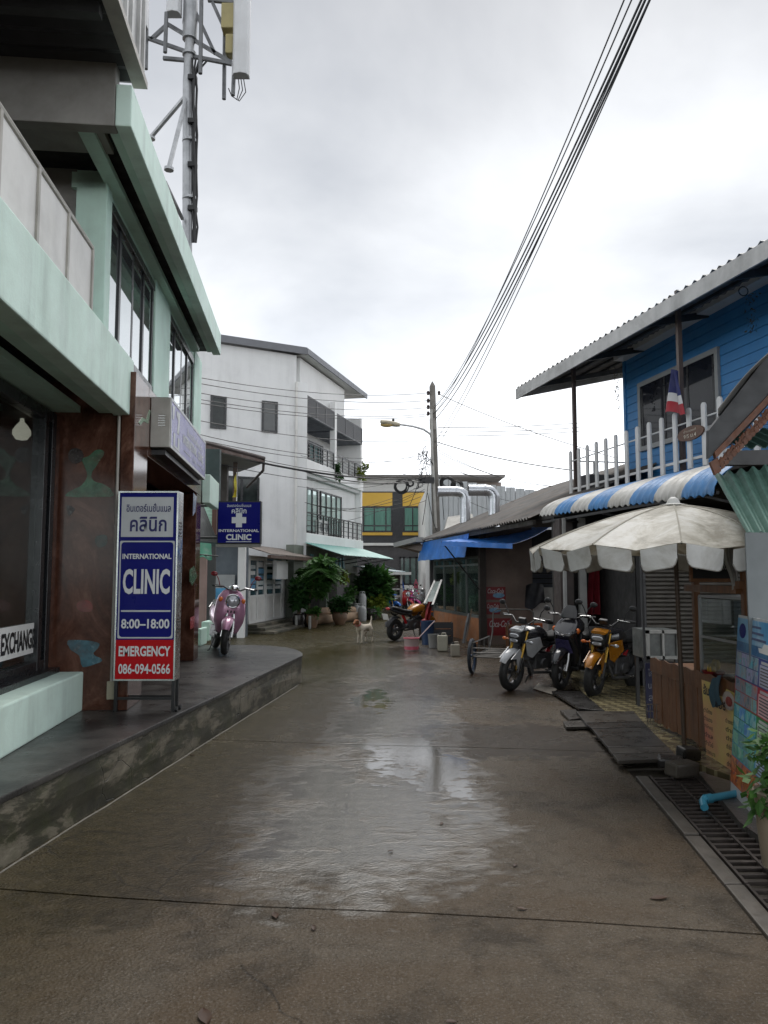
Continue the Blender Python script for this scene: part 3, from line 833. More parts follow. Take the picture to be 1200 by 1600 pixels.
def ovt(s, yc, zc_, w, h, bold=0.0):
    text(s, Vector((xx, yc, zc_)), (0, 1, 0), ZA, w, h, M_SIGNW, ov, bold=bold, thick=.004, F=FL)
L_ = y1s - y0s; H_ = z1s - z0s
ovt('อินเตอร์เนชั่นแนล', y0s + L_ * .62, z0s + H_ * .70, L_ * .45, H_ * .17, .01)
ovt('INTERNATIONAL', y0s + L_ * .49, z0s + H_ * .45, L_ * .40, H_ * .20, .035); ovt('CLINIC', y0s + L_ * .82, z0s + H_ * .45, L_ * .18, H_ * .20, .035)
ovt('คลินิก', y0s + L_ * .62, z0s + H_ * .2, L_ * .12, H_ * .10)
for a_, b_ in ((.32, .5), (.72, .94)):
    mb = LB(); mb.box(xx, xx + .003, y0s + L_ * a_, y0s + L_ * b_, z0s + H_ * .2, z0s + H_ * .215); mb.build('rule_line', M_SIGNW, ov)
mb = LB()   # white emblem: figure and base
mb.prism([(xx, y0s + L_ * u, z0s + H_ * v) for u, v in ((.06,.36),(.10,.36),(.10,.12),(.16,.12),(.16,.34),(.2,.34),(.2,.07),(.06,.07))], (.003, 0, 0))
mb.prism([(xx, y0s + L_ * u, z0s + H_ * v) for u, v in ((.14,.42),(.16,.70),(.12,.75),(.12,.86),(.2,.88),(.2,.72),(.185,.42))], (.003, 0, 0))
mb.prism([(xx, y0s + L_ * u, z0s + H_ * v) for u, v in ((.03,.60),(.03,.86),(.08,.90),(.075,.78),(.06,.62))], (.003, 0, 0))
mb.build('emblem', M_SIGNW, ov)
mb = LB(); mb.box(lxw(1.72), lxw(1.46), y0s + .1, y1s + .1, z0s - .06, z0s - .01); mb.build('support_rail', M_BLKST, ov)

# --- square projecting sign with the cross
a_, b_ = at(340, 786, 12.9), at(407, 850, 12.9)
zb2, zt2 = at(373, 850, 12.9).z, at(373, 783, 12.9).z
hs = thing('projecting_sign', 'square blue clinic sign with white cross hanging at the building corner', 'sign', ((a_.x + b_.x) / 2, 12.9, zb2))
W_, H2 = b_.x - a_.x, zt2 - zb2
def HB(x0, x1, y0, y1, z0, z1, nm, m, par=None):
    mb = MB(); mb.box(x0, x1, y0, y1, z0, z1); return mb.build(nm, m, par or hs, local=True)
HB(-W_/2, W_/2, 0, .14, 0, H2, 'cabinet', M_BLKST)
HB(-W_/2 + .015, W_/2 - .015, -.006, -.0005, .02, H2 - .02, 'sign_face', M_NAVY)
HB(-W_/2 - .02, W_/2 - .01, .0, .14, -.05, -.004, 'bottom_tray', mat('dull_steel_tray', (.25, .24, .22), .5, metal=.6))
O2 = Vector(hs.location)
def hst(s, zf, w, h, bold=0.0): text(s, O2 + Vector((0, -.007, H2 * zf)), XA, ZA, W_ * w, H2 * h, M_LETW, hs, bold=bold)
hst('อินเตอร์เนชั่นแนล', .90, .55, .075); hst('คลินิก', .77, .34, .12, .02)
hst('INTERNATIONAL', .31, .92, .065, .03); hst('CLINIC', .16, .58, .14, .04)
cr = MB(); w1, w2 = W_ * .07, W_ * .165; zc2 = H2 * .555
cr.box(-w1, w1, -.010, -.007, zc2 - w2, zc2 + w2); cr.box(-w2, -w1 - .0002, -.010, -.007, zc2 - w1, zc2 + w1); cr.box(w1 + .0002, w2, -.010, -.007, zc2 - w1, zc2 + w1)
cr.build('cross', M_LETW, hs, local=True)
HB(-W_*.29, W_*.29, -.010, -.007, H2 * .045, H2 * .06, 'rule_line', M_LETW)
mb = MB(); mb.tube([(-W_/2 - 1.0, .07, H2 * .9), (-W_/2, .07, H2 * .9)], .02); mb.tube([(-W_/2 - 1.0, .07, H2 * .15), (-W_/2, .07, H2 * .15)], .02)
mb.build('wall_arm', M_BLKST, hs, local=True)

# --- EXCHANGE board inside the window pane
ex = thing('exchange_board', 'white EXCHANGE board standing inside the dark shop window', 'sign', FL @ Vector((xw - .03, 6.0, .87)), TL)
e0, e1 = px(-5, 1000, FL, 0, xw).y, px(47, 1000, FL, 0, xw - .03).y
mb = LB(); mb.box(xw + .008, xw + .018, e0, e1, .945, 1.20); mb.build('board', M_WHITE, ex)
text('EXCHANGE', Vector((xw + .019, (e0 + e1) / 2, 1.07)), (0, 1, 0), ZA, (e1 - e0) * .92, .17, M_BLKST, ex, bold=.03, F=FL, thick=.003)
# bottles and a pendant lamp behind the glass
pl = thing('pendant_lamp', 'white drop shaped pendant lamp hanging inside the shop window', 'lamp', FL @ Vector((xw - .28, 6.7, 2.2)), TL)
pc = px(34, 674, FL, 0, xw - .28)
mb = MB(FL); mb.lathe([(.001, -.085), (.05, -.075), (.08, -.03), (.078, .01), (.05, .055), (.02, .09), (.012, .16), (.005, .2)], (pc.x, pc.y, pc.z), 18)
so_ = mb.build('shade', mat('white_shade', (.75, .74, .7), .5), pl, smooth=True)
sn_ = MATS['white_shade'].node_tree.nodes
for n__ in sn_:
    if n__.type == 'BSDF_PRINCIPLED': n__.inputs['Emission Color'].default_value = (1, .93, .8, 1); n__.inputs['Emission Strength'].default_value = .28  # weak glow stands in for daylight falling on the shade
mb = MB(FL); mb.tube([(pc.x, pc.y, pc.z + .2), (pc.x, pc.y, ZS0 - .03)], .004, 5); mb.build('cord', M_BLKST, pl)
for i, (u, hgt, col) in enumerate(((57, .20, (.25, .45, .55)), (63, .26, (.35, .5, .6)), (69, .18, (.2, .4, .3)), (74, .22, (.3, .45, .6)))):
    q_ = px(u, 1025, FL, 0, xw - .16)
    bt = MB(FL); bt.lathe([(.035, 0), (.037, hgt * .6), (.03, hgt * .72), (.013, hgt * .82), (.013, hgt)], (q_.x, q_.y, .875), 10)
    o = bt.build('plastic_bottle', mat('bottle_%d' % i, col, .2, var=.2), smooth=True)
    tag(o, ['small clear bottle leftmost on the shop window ledge', 'tallest pale bottle on the shop window ledge', 'short green bottle on the shop window ledge', 'bluish bottle rightmost on the shop window ledge'][i], 'bottle', 'bottles in the shop window')
mb = LB(); mb.box(xw - .35, xw - .07, 3.7, YW1 - .05, .80, .875)
tag(mb.build('window_ledge', M_VOID), 'dark ledge behind the shop window holding bottles', 'shelf')

# ================================================================== TELECOM MAST on the roof
MX, MY = at(297, 300, 11.3).x, 11.3
ms = thing('telecom_mast', 'grey steel telecom mast with antenna panels on the clinic roof', 'mast', (MX, MY, 5.3))
M_GALV = mat('galvanised_steel', (.42, .43, .44), .45, metal=.6, var=.2, scale=6)
M_GALVD = mat('dark_galvanised', (.16, .165, .17), .5, metal=.5, var=.25, scale=6)
M_ANT = mat('antenna_plastic', (.62, .63, .64), .45, var=.05, grime=.2, grime_col=(.35, .34, .32))
M_CABLE = mat('black_cable', (.012, .012, .013), .5, var=.2)
def mp(u, v, dy=0.0): return at(u, v, MY + dy)
mb = MB(); mb.tube([(MX, MY, 5.25), mp(293, 130), mp(297, 60)], .075, 12); mb.tube([mp(296.5, 62), mp(300, -90)], .115, 12)
for v in (220, 310, 85, 35): 
    p = mp(296, v); mb.lathe([(.11, -.02), (.11, .02)], p, 12)
mb.build('pole', M_GALV, ms, smooth=True)
for a_, b_ in (((292, 148), (236, 214)), ((292, 150), (264, 262))):
    mb = MB(); q_ = mp(*b_, -.8 if b_[0] > 250 else .6); mb.tube([mp(*a_), q_], .035, 8)
    mb.lathe([(.07, -.04), (.07, .0)], q_, 8); mb.build('stay_strut', M_GALV, ms)
# horizontal ring frame carrying the panels
fr = MB()
for a_, b_ in (((262, 38), (362, 98)), ((232, 60), (300, 84)), ((262, 38), (236, 62)), ((255, 91), (300, 95)), ((300, 88), (362, 100)), ((325, 0), (370, 4)), ((306, 20), (336, 84)), ((332, 4), (352, 48))):
    fr.beam(mp(*a_), mp(*b_), .05, .05)
fr.build('antenna_frame', M_GALVD, ms)
for u, v0, v1, dy in ((228, 108, -20, 0), (258, 82, 20, -.2), (313, 115, -20, -.2), (350, 155, -20, .1), (364, 149, 100, 0)):
    mb = MB(); mb.tube([mp(u, v0, dy), mp(u + 2, v1, dy)], .032, 8); mb.build('mounting_pipe', M_GALVD, ms, smooth=True)
def antenna(u0, u1, v0, v1, nm='antenna_panel'):
    a_, b_ = mp(u0, v0, -.15), mp(u1, v1, -.15)
    cx_, w_ = (a_.x + b_.x) / 2, abs(b_.x - a_.x) / 2
    mb = MB(); rings = []
    for z in (a_.z, b_.z):
        rings.append([Vector((cx_ + w_ * sx, MY - .15 + dy_, z)) for sx, dy_ in ((-1, .1), (1, .1), (1, 0), (.75, -.06), (0, -.085), (-.75, -.06), (-1, 0))])
    mb.loft(rings); mb.build(nm, M_ANT, ms, bevel=.012)
antenna(366, 389, -60, 118); antenna(262, 282, -80, 22); antenna(215, 229, -90, 40)
mb = MB(); a_, b_ = mp(346, 5, -.1), mp(368, 44, -.1); mb.box(a_.x, b_.x, MY - .12, MY + .1, b_.z, a_.z); mb.build('radio_unit', mat('yellowed_plastic', (.34, .29, .13), .5, var=.15), ms, bevel=.02)
mb = MB(); a_, b_ = mp(352, 52, -.1), mp(364, 82, -.1); mb.box(a_.x, b_.x, MY - .1, MY + .08, b_.z, a_.z); mb.build('radio_unit', mat('yellowed_plastic', (.34, .29, .13), .5), ms, bevel=.02)
rnd = random.Random(5)
for k in range(5):
    mb = MB(); u = 301 + k * 1.6
    pts = [mp(300 + k * 6, 90 + k, -.1)] + [mp(u + rnd.uniform(-1.5, 1.5), v, -.08 * (k % 3)) for v in range(115, 400, 24)]
    mb.tube(pts, .016, 5); mb.build('feeder_cable', M_CABLE, ms, smooth=True)
mb = MB()
for v in (122, 190, 258, 326):
    mb.obox(mp(301, v, -.06), (.13, .1, .07))
mb.build('cable_clamps', M_BLKST, ms)
mb = MB()
for v in range(118, 380, 17):
    mb.tube([mp(292, v), mp(288, v + 2), mp(288, v - 3)], .008, 4)
mb.build('step_pegs', M_GALVD, ms)
for k in range(3):
    mb = MB(); mb.tube([mp(372 + k * 4, 120), mp(374 + k * 5, 138 + k * 3), mp(370 + k * 2, 156 + k), mp(362, 150), mp(357, 138)], .008, 5); mb.build('jumper_cable', M_CABLE, ms, smooth=True)
mb = MB(); mb.beam(at(258, 285, 9.6), at(285, 342, 11.2), .04, .04); mb.build('roof_brace', M_BLKST, ms)

# ================================================================== MOTORBIKES
M_TYRE = mat('tyre_rubber', (.016, .016, .016), .7, var=.25, scale=12)
M_CHROME = mat('chrome', (.7, .7, .7), .12, metal=1, var=.05)
M_BLKPL = mat('black_plastic', (.015, .015, .016), .45, var=.2)
M_SEAT = mat('black_vinyl_seat', (.02, .02, .02), .5, var=.15, bump=.15, bscale=70)
M_GOLD = mat('gold_fork', (.45, .27, .05), .3, metal=.8, var=.1)
M_ORANGE = mat('amber_lens', (.6, .14, .02), .2, var=.05)
M_REDL = mat('red_lens', (.35, .01, .01), .2, var=.05)
M_LENS = mat('headlight_lens', (.42, .43, .45), .08, metal=.4, var=.2, scale=20)
M_ENG = mat('cast_aluminium', (.11, .11, .115), .45, metal=.6, var=.3, scale=8)
M_PLATE = mat('plate_white', (.6, .6, .58), .5)
def sup(cx_, cy_, cz_, rx_, rz_, n=18, e=2.6, plane='xz'):
    o_ = []
    for k in range(n):
        a = 2*pi*k/n; ca, sa = cos(a), sin(a)
        x = rx_ * math.copysign(abs(ca) ** (2/e), ca); z = rz_ * math.copysign(abs(sa) ** (2/e), sa)
        o_.append(Vector((cx_ + x, cy_, cz_ + z)) if plane == 'xz' else Vector((cx_ + x, cy_ + z, cz_)))
    return o_
def wheel(par, y, R, r, M=None, spokes=5, rimmat=None, disc=True):
    def fin(mb):
        if M is not None: mb.v = [M @ p for p in mb.v]
        return mb
    mb = MB(); mb.torus((0, y, R), R - r, r, RX90, 28, 10, 1.05)
    w = fin(mb).build('wheel', M_TYRE, par, smooth=True, local=True)
    mb = MB(); mb.torus((0, y, R), R - r * 1.75, r * .35, RX90, 28, 6, 1.6)
    mb.lathe([(.045, -.05), (.05, -.02), (.05, .02), (.045, .05)], (0, y, R), 12, RX90)
    for k in range(spokes):
        a = 2*pi*k/spokes + .3; d = Vector((0, cos(a), sin(a)))
        mb.beam(Vector((0, y, R)) + d * .03, Vector((0, y, R)) + d * (R - r * 1.7), .022, .03, (1, 0, 0))
    fin(mb).build('rim', rimmat or M_ENG, w, smooth=True, local=True)
    if disc:
        mb = MB(); mb.lathe([(.03, -.003), (.1, -.003), (.1, .003), (.03, .003)], (.055, y, R), 20, RX90); fin(mb).build('brake_disc', M_STEEL, w, local=True)
def steer_matrix(ang, y=-.48):
    return Matrix.Translation((0, y, 0)) @ Matrix.Rotation(ang, 4, 'Z') @ Matrix.Translation((0, -y, 0))
def mirrors(par, ST, zb_, yb, spread=.30, h=.22, red=None):
    h = h * .8
    for sx in (-1, 1):
        mb = MB(); mb.tube([(sx * spread * .75, yb, zb_), (sx * spread * .85, yb - .02, zb_ + h * .6), (sx * spread, yb - .01, zb_ + h)], .007, 6)
        c_ = Vector((sx * (spread + .03), yb - .015, zb_ + h + .01))
        mb.ball(c_, (.055, .016, .038), 12); mb.v = [ST @ p for p in mb.v]
        mi = mb.build('mirror', M_BLKPL if not red else red, par, smooth=True, local=True)
        mb = MB(); mb.lathe([(.034, -.001), (.034, .001)], c_ + Vector((0, .018, 0)), 14, RY90); mb.v = [ST @ p for p in mb.v]
        mb.build('mirror_glass', M_CHROME, mi, local=True)
def bars(par, ST, z, y, w=.34, rise=.04):
    mb = MB(); mb.tube([(-w, y + .08, z), (-w * .55, y + .03, z), (-w * .3, y, z - rise), (w * .3, y, z - rise), (w * .55, y + .03, z), (w, y + .08, z)], .012, 8)
    mb.v = [ST @ p for p in mb.v]; hb = mb.build('handlebar', M_BLKST, par, smooth=True, local=True)
    for sx in (-1, 1):
        mb = MB(); mb.tube([(sx * w * .62, y + .04, z), (sx * (w + .03), y + .085, z)], .019, 10); mb.v = [ST @ p for p in mb.v]; mb.build('grip', M_BLKPL, hb, smooth=True, local=True)
        mb = MB(); mb.tube([(sx * w * .5, y - .01, z + .01), (sx * w * .95, y + .02, z - .005)], .007, 6); mb.v = [ST @ p for p in mb.v]; mb.build('brake_lever', M_STEEL, hb, smooth=True, local=True)
def fender(par, ST, y, R, rad, w, a0, a1, m, name='front_fender'):
    def fn(u, v):
        a = radians(a0 + (a1 - a0) * u); k = (v - .5) * 2
        rr = rad - .045 * k * k
        wd = w * (1 - .35 * abs(2 * u - 1) ** 3)
        return Vector((k * wd, y - rr * cos(a), R + rr * sin(a)))
    mb = MB(); mb.surf(fn, 14, 6, (0, 0, -.008)); mb.v = [ST @ p for p in mb.v]
    mb.build(name, m, par, smooth=True, local=True)
def scooter(name, label, loc, rotz, paint, style='retro', lean=0.06, steer=0.0, mirror_mat=None, group=None, accent=None, light=None):
    t = thing(name, label, 'scooter', loc, rotz, group, lean=lean)
    ST = steer_matrix(steer)
    wheel(t, -.62, .27, .048, ST); wheel(t, .60, .27, .052)
    mb = MB()
    for sx in (-.07, .07): mb.tube([(sx, -.62, .27), (sx, -.56, .42), (sx * .7, -.50, .62)], .022, 8)
    mb.v = [ST @ p for p in mb.v]; mb.build('fork', M_STEEL, t, smooth=True, local=True)
    fender(t, ST, -.62, .27, .325, .085, 25, 150, paint)
    e = 2.4 if style == 'retro' else 3.2
    if style == 'retro':
        rows = [(.28, -.33, .11, .04), (.36, -.40, .16, .06), (.50, -.465, .205, .085), (.64, -.50, .215, .10), (.78, -.50, .205, .12), (.88, -.47, .18, .12), (.96, -.44, .13, .10), (1.0, -.41, .08, .07)]
    else:
        rows = [(.30, -.34, .09, .04), (.42, -.44, .15, .06), (.56, -.50, .19, .09), (.68, -.60, .17, .14), (.76, -.66, .16, .18), (.84, -.60, .20, .18), (.92, -.50, .18, .14), (1.0, -.42, .11, .08)]
    mb = MB(); mb.loft([sup(0, yf + dp, z, w * (1.13 if style == 'retro' else 1), dp, 22, e, 'xy') for z, yf, w, dp in rows])
    sh = mb.build('front_shield', paint, t, smooth=True, local=True)
    if style == 'retro':
        mb = MB(); mb.lathe([(.03, .055), (.085, .035), (.1, .0), (.1, -.05)], (0, -.515, .82), 20, RY90)
        hl = mb.build('headlight', M_LENS, t, smooth=True, local=True)
        mb = MB(); mb.torus((0, -.535, .82), .1, .014, RY90, 24, 8); mb.build('headlight_ring', M_CHROME, hl, smooth=True, local=True)
        mb = MB(); mb.ball((0, -.46, 1.02), (.085, .09, .055), 14); mb.v = [ST @ p for p in mb.v]; mb.build('instrument_pod', M_CHROME, t, smooth=True, local=True)
        mb = MB()
        for x in (-.05, 0, .05): mb.ball((x, -.502, .655), (.013, .012, .022), 8)
        mb.build('horn_grille', M_BLKPL, sh, smooth=True, local=True)
        mb = MB(); mb.lathe([(.035, -.003), (.035, .003)], (.13, -.462, .60), 14, RY90); mb.build('round_badge', M_PLATE, sh, local=True)
    else:
        for sx in (-1, 1):
            mb = MB(); mb.prism([(sx * .02, -.665, .745), (sx * .15, -.585, .80), (sx * .165, -.56, .835), (sx * .05, -.665, .785)], (0, .03, 0)); mb.build('headlight', light or M_LENS, t, local=True)
        mb = MB(); mb.loft([sup(0, -.47, 1.0, .13, .02, 12, 2.2, 'xy'), sup(0, -.43, 1.10, .11, .015, 12, 2.2, 'xy'), sup(0, -.39, 1.17, .06, .012, 12, 2.2, 'xy')]); mb.build('windscreen', mat('smoked_screen', (.02, .02, .02), .1), t, smooth=True, local=True)
        mb = MB(); mb.loft([sup(0, -.64, .70, .10, .03, 12, 2.2, 'xy'), sup(0, -.53, .52, .13, .03, 12, 2.2, 'xy')]); mb.build('lower_cowl', accent or M_BLKPL, t, smooth=True, local=True)
    for sx in (-1, 1):
        mb = MB(); mb.ball((sx * .175, -.45 if style == 'retro' else -.52, .83), (.035, .03, .04), 10); mb.build('indicator', M_ORANGE, t, smooth=True, local=True)
    bars(t, ST, 1.03, -.42, .32); mirrors(t, ST, 1.04, -.40, .31, .2, mirror_mat)
    mb = MB(); mb.box(-.15, .15, -.36, .16, .27, .32); mb.build('footboard', M_BLKPL, t, local=True, bevel=.02)
    mb = MB(); mb.box(-.17, .17, -.35, -.30, .32, .80); mb.build('inner_leg_shield', M_BLKPL, t, local=True, bevel=.02)
    rows = [(.06, .46, .11, .15), (.16, .52, .145, .19), (.35, .56, .175, .17), (.58, .60, .175, .14), (.78, .645, .13, .10), (.92, .675, .07, .06)]
    mb = MB(); mb.loft([sup(0, y, z, w, h, 20, 2.6) for y, z, w, h in rows]); mb.build('rear_body', paint, t, smooth=True, local=True)
    rows = [(.02, .705, .08, .03), (.12, .735, .13, .05), (.34, .735, .15, .05), (.5, .765, .15, .055), (.72, .775, .12, .04), (.8, .77, .06, .025)]
    mb = MB(); mb.loft([sup(0, y, z, w, h, 18, 2.6) for y, z, w, h in rows]); mb.build('seat', M_SEAT, t, smooth=True, local=True)
    mb = MB(); mb.box(-.12, .06, .12, .62, .2, .40); mb.build('engine', M_ENG, t, local=True, bevel=.03)
    mb = MB(); mb.tube([(.1, .1, .2), (.13, .3, .22), (.14, .42, .27), (.15, .86, .36)], [.02, .022, .05, .055], 10); mb.build('exhaust', M_STEEL, t, smooth=True, local=True)
    mb = MB(); mb.ball((0, .94, .67), (.07, .03, .04), 12); mb.build('tail_light', M_REDL, t, smooth=True, local=True)
    mb = MB(); mb.obox((0, .93, .5), (.2, .006, .14), (-.3, 0, 0)); mb.build('number_plate', M_PLATE, t, local=True)
    mb = MB(); mb.tube([(-.1, .05, .27), (-.17, .02, .02), (-.2, -.02, .005)], .01, 6); mb.build('side_stand', M_BLKPL, t, smooth=True, local=True)
    mb = MB(); mb.tube([(-.16, .78, .66), (-.1, .93, .74), (.1, .93, .74), (.16, .78, .66)], .011, 6); mb.build('grab_rail', M_STEEL, t, smooth=True, local=True)
    return t
def naked_bike(name, label, loc, rotz, paint, lean=0.07, steer=0.0, fork=None, rim=None, group=None, tailpaint=None, tank=None):
    t = thing(name, label, 'motorcycle', loc, rotz, group, lean=lean)
    ST = steer_matrix(steer, -.42)
    wheel(t, -.62, .27, .058, ST, 5, rim); wheel(t, .60, .27, .064, None, 5, rim)
    for sx in (-1, 1):
        mb = MB(); mb.tube([(sx * .10, -.62, .27), (sx * .10, -.555, .47)], .026, 10); mb.v = [ST @ p for p in mb.v]; lo = mb.build('fork_leg', M_BLKPL if fork is M_GOLD else M_STEEL, t, smooth=True, local=True)
        mb = MB(); mb.tube([(sx * .10, -.56, .455), (sx * .10, -.43, .86)], .021, 10); mb.v = [ST @ p for p in mb.v]; mb.build('fork_tube', fork or M_GOLD, lo, smooth=True, local=True)
    mb = MB()
    for z, y in ((.68, -.49), (.85, -.435)): mb.obox((0, y, z), (.25, .07, .03), (-.3, 0, 0))
    mb.v = [ST @ p for p in mb.v]; mb.build('fork_yoke', M_BLKPL, t, local=True, bevel=.01)
    fender(t, ST, -.62, .27, .33, .075, 30, 140, paint)
    for sx in (-1, 1):
        mb = MB(); mb.prism([(sx * .088, -.80, .47), (sx * .09, -.60, .60), (sx * .092, -.50, .47), (sx * .092, -.56, .30), (sx * .09, -.62, .30), (sx * .09, -.66, .46)], (sx * .012, 0, 0)); mb.v = [ST @ p for p in mb.v]; mb.build('fender_side', paint, t, local=True)
    # head lamp nacelle
    mb = MB(); mb.loft([sup(0, -.50, .76, .11, .10, 16, 3), sup(0, -.58, .755, .105, .095, 16, 3), sup(0, -.62, .745, .085, .07, 16, 3)]); mb.v = [ST @ p for p in mb.v]
    hl = mb.build('headlight', M_BLKPL, t, smooth=True, local=True)
    mb = MB(); mb.loft([sup(0, -.622, .775, .075, .03, 14, 3), sup(0, -.635, .772, .06, .022, 14, 3)]); mb.loft([sup(0, -.622, .705, .065, .024, 14, 3), sup(0, -.634, .705, .05, .017, 14, 3)]); mb.v = [ST @ p for p in mb.v]; mb.build('lens', M_LENS, hl, smooth=True, local=True)
    mb = MB(); mb.loft([sup(0, -.46, .87, .12, .025, 14, 3), sup(0, -.60, .845, .10, .02, 14, 3)]); mb.v = [ST @ p for p in mb.v]; mb.build('headlight_cowl', paint, hl, smooth=True, local=True)
    for sx in (-1, 1):
        mb = MB(); mb.tube([(sx * .1, -.50, .70), (sx * .2, -.52, .70)], .009, 6); mb.ball((sx * .22, -.525, .70), (.04, .022, .024), 10); mb.v = [ST @ p for p in mb.v]; mb.build('indicator', M_ORANGE if sx < 0 else M_LENS, t, smooth=True, local=True)
    mb = MB(); mb.obox((0, -.43, .98), (.12, .05, .08), (.5, 0, 0)); mb.v = [ST @ p for p in mb.v]; mb.build('instrument_pod', M_BLKPL, t, local=True, bevel=.015)
    bars(t, ST, 1.02, -.42, .36, .08); mirrors(t, ST, 1.03, -.40, .34, .2)
    rows = [(-.40, .76, .08, .07), (-.30, .79, .17, .10), (-.12, .79, .17, .11), (.05, .74, .12, .08), (.12, .72, .08, .05)]
    mb = MB(); mb.loft([sup(0, y, z, w, h, 18, 3) for y, z, w, h in rows]); mb.build('fuel_tank', tank or paint, t, smooth=True, local=True)
    for sx in (-1, 1):
        mb = MB(); mb.prism([(sx * .13, -.52, .72), (sx * .17, -.24, .76), (sx * .16, -.14, .62), (sx * .13, -.34, .46), (sx * .12, -.44, .50)], (sx * .02, 0, 0)); mb.build('tank_shroud', paint, t, local=True, bevel=.008)
    rows = [(.06, .72, .10, .035), (.22, .715, .13, .045), (.42, .74, .13, .045), (.62, .80, .11, .045), (.78, .83, .07, .03)]
    mb = MB(); mb.loft([sup(0, y, z, w, h, 16, 3) for y, z, w, h in rows]); mb.build('seat', M_SEAT, t, smooth=True, local=True)
    rows = [(.12, .63, .11, .05), (.4, .67, .12, .05), (.66, .73, .09, .045), (.86, .80, .05, .03)]
    mb = MB(); mb.loft([sup(0, y, z, w, h, 16, 3) for y, z, w, h in rows]); mb.build('tail_cowl', tailpaint or paint, t, smooth=True, local=True)
    mb = MB()
    mb.box(-.12, .12, -.2, .2, .28, .5); mb.lathe([(.075, -.16), (.085, 0), (.075, .16)], (0, -.02, .36), 14, RX90)
    mb.obox((0, -.22, .47), (.16, .16, .2), (-.5, 0, 0)); mb.build('engine', M_ENG, t, local=True, bevel=.02)
    mb = MB()
    for sx in (-.09, .09):
        mb.tube([(sx * .4, -.42, .8), (sx, -.3, .58), (sx, -.05, .52), (sx, .2, .45), (sx, .25, .35)], .022, 8); mb.tube([(sx, -.05, .55), (sx, .3, .64), (sx, .7, .74)], .016, 8)
        mb.tube([(sx, .2, .33), (sx, .60, .27)], .022, 8)
    mb.build('frame', M_BLKPL, t, smooth=True, local=True)
    mb = MB(); mb.tube([(.05, -.3, .4), (.1, -.25, .24), (.13, .1, .22), (.15, .3, .3), (.16, .75, .42)], [.02, .02, .022, .05, .05], 10); mb.build('exhaust', M_ENG, t, smooth=True, local=True)
    fender(t, I4, .60, .27, .34, .09, 60, 165, M_BLKPL, 'rear_fender')
    for sx in (-1, 1):
        mb = MB(); mb.tube([(sx * .18, -.40, 1.0), (sx * .15, -.58, .93), (sx * .09, -.60, .72), (sx * .09, -.58, .5), (sx * .07, -.6, .36)], .006, 5); mb.v = [ST @ p for p in mb.v]; mb.build('brake_hose', M_CABLE, t, smooth=True, local=True)
    for k in range(6):
        mb = MB(); mb.obox((0, -.2 - .018 * k, .42 + .026 * k), (.2, .17, .008), (-.5, 0, 0)); mb.build('cooling_fin', M_ENG, t, local=True)
    mb = MB(); mb.box(.05, .085, -.60, -.52, .28, .37); mb.v = [ST @ p for p in mb.v]; mb.build('brake_caliper', M_GOLD, t, local=True, bevel=.008)
    mb = MB(); mb.tube([(-.13, .02, .27), (-.26, .02, .26)], .012, 6); mb.tube([(.13, .02, .27), (.26, .02, .26)], .012, 6); mb.build('foot_pegs', M_STEEL, t, local=True)
    mb = MB(); mb.tube([(.0, .2, .42), (.0, .34, .62)], .035, 10); mb.build('shock_absorber', M_REDP, t, smooth=True, local=True)
    mb = MB(); mb.ball((0, .88, .80), (.08, .03, .035), 12); mb.build('tail_light', M_REDL, t, smooth=True, local=True)
    mb = MB(); mb.obox((0, .95, .60), (.2, .006, .16), (-.4, 0, 0)); mb.build('number_plate', M_PLATE, t, local=True)
    mb = MB(); mb.tube([(-.1, .05, .27), (-.2, .02, .01)], .011, 6); mb.build('side_stand', M_BLKPL, t, smooth=True, local=True)
    return t
M_PINK = mat('pink_pearl_paint', (.44, .22, .33), .22, metal=.25, var=.06, coat=.6, grime=.22, grime_col=(.07, .06, .05), gscale=5)
M_WHITEP = mat('white_bike_paint', (.42, .43, .44), .22, var=.05, coat=.5, grime=.22, grime_col=(.07, .06, .05), gscale=5)
M_YELP = mat('orange_yellow_paint', (.38, .145, .008), .25, var=.05, coat=.5, grime=.22, grime_col=(.07, .06, .05), gscale=5)
M_BLKP = mat('gloss_black_paint', (.016, .016, .02), .15, var=.1, coat=.6, grime=.22, grime_col=(.07, .06, .05), gscale=5)
M_BLUEP = mat('blue_bike_paint', (.02, .14, .5), .25, var=.05, coat=.5)
M_REDP = mat('red_bike_paint', (.42, .015, .02), .25, var=.05, coat=.5)
M_MAGP = mat('magenta_bike_paint', (.42, .02, .20), .25, var=.05, coat=.5)
M_MIRR = mat('dark_red_mirror', (.16, .01, .015), .25, var=.05)
pf = gnd(352, 1024, .4)
scooter('scooter', 'pink retro scooter parked on the raised pavement', (pf.x - .20, pf.y + .58, .40), .36, M_PINK, 'retro', .12, -.28, M_MIRR)
wf = gnd(806, 1079)
naked_bike('motorcycle', 'white motorcycle with gold forks beside the hand cart', (wf.x + .36, wf.y + .43, 0), -.80, M_WHITEP, .10, .05, M_GOLD, tank=M_BLKP, tailpaint=M_BLKP)
bf = gnd(872, 1078, .02)
scooter('scooter', 'black sport scooter between the white and yellow motorcycles', (bf.x + .40, bf.y + .48, .02), -.66, M_BLKP, 'sport', .08, .05, None, accent=mat('violet_cowl', (.05, .045, .12), .3))
yf_ = gnd(922, 1090, .02)
naked_bike('motorcycle', 'orange yellow motorcycle parked under the tent beside the stall', (yf_.x + .44, yf_.y + .46, .02), -.74, M_YELP, .10, .1, M_GOLD, tank=M_BLKP, tailpaint=M_BLKP)
rf = gnd(618, 1001)
naked_bike('motorcycle', 'yellow and black motorcycle seen from behind near the corner shop', (rf.x + .40, rf.y + .42, 0), 2.35, M_YELP, -.06, 0, M_BLKPL, tailpaint=M_BLKP)
bl = gnd(612, 962)
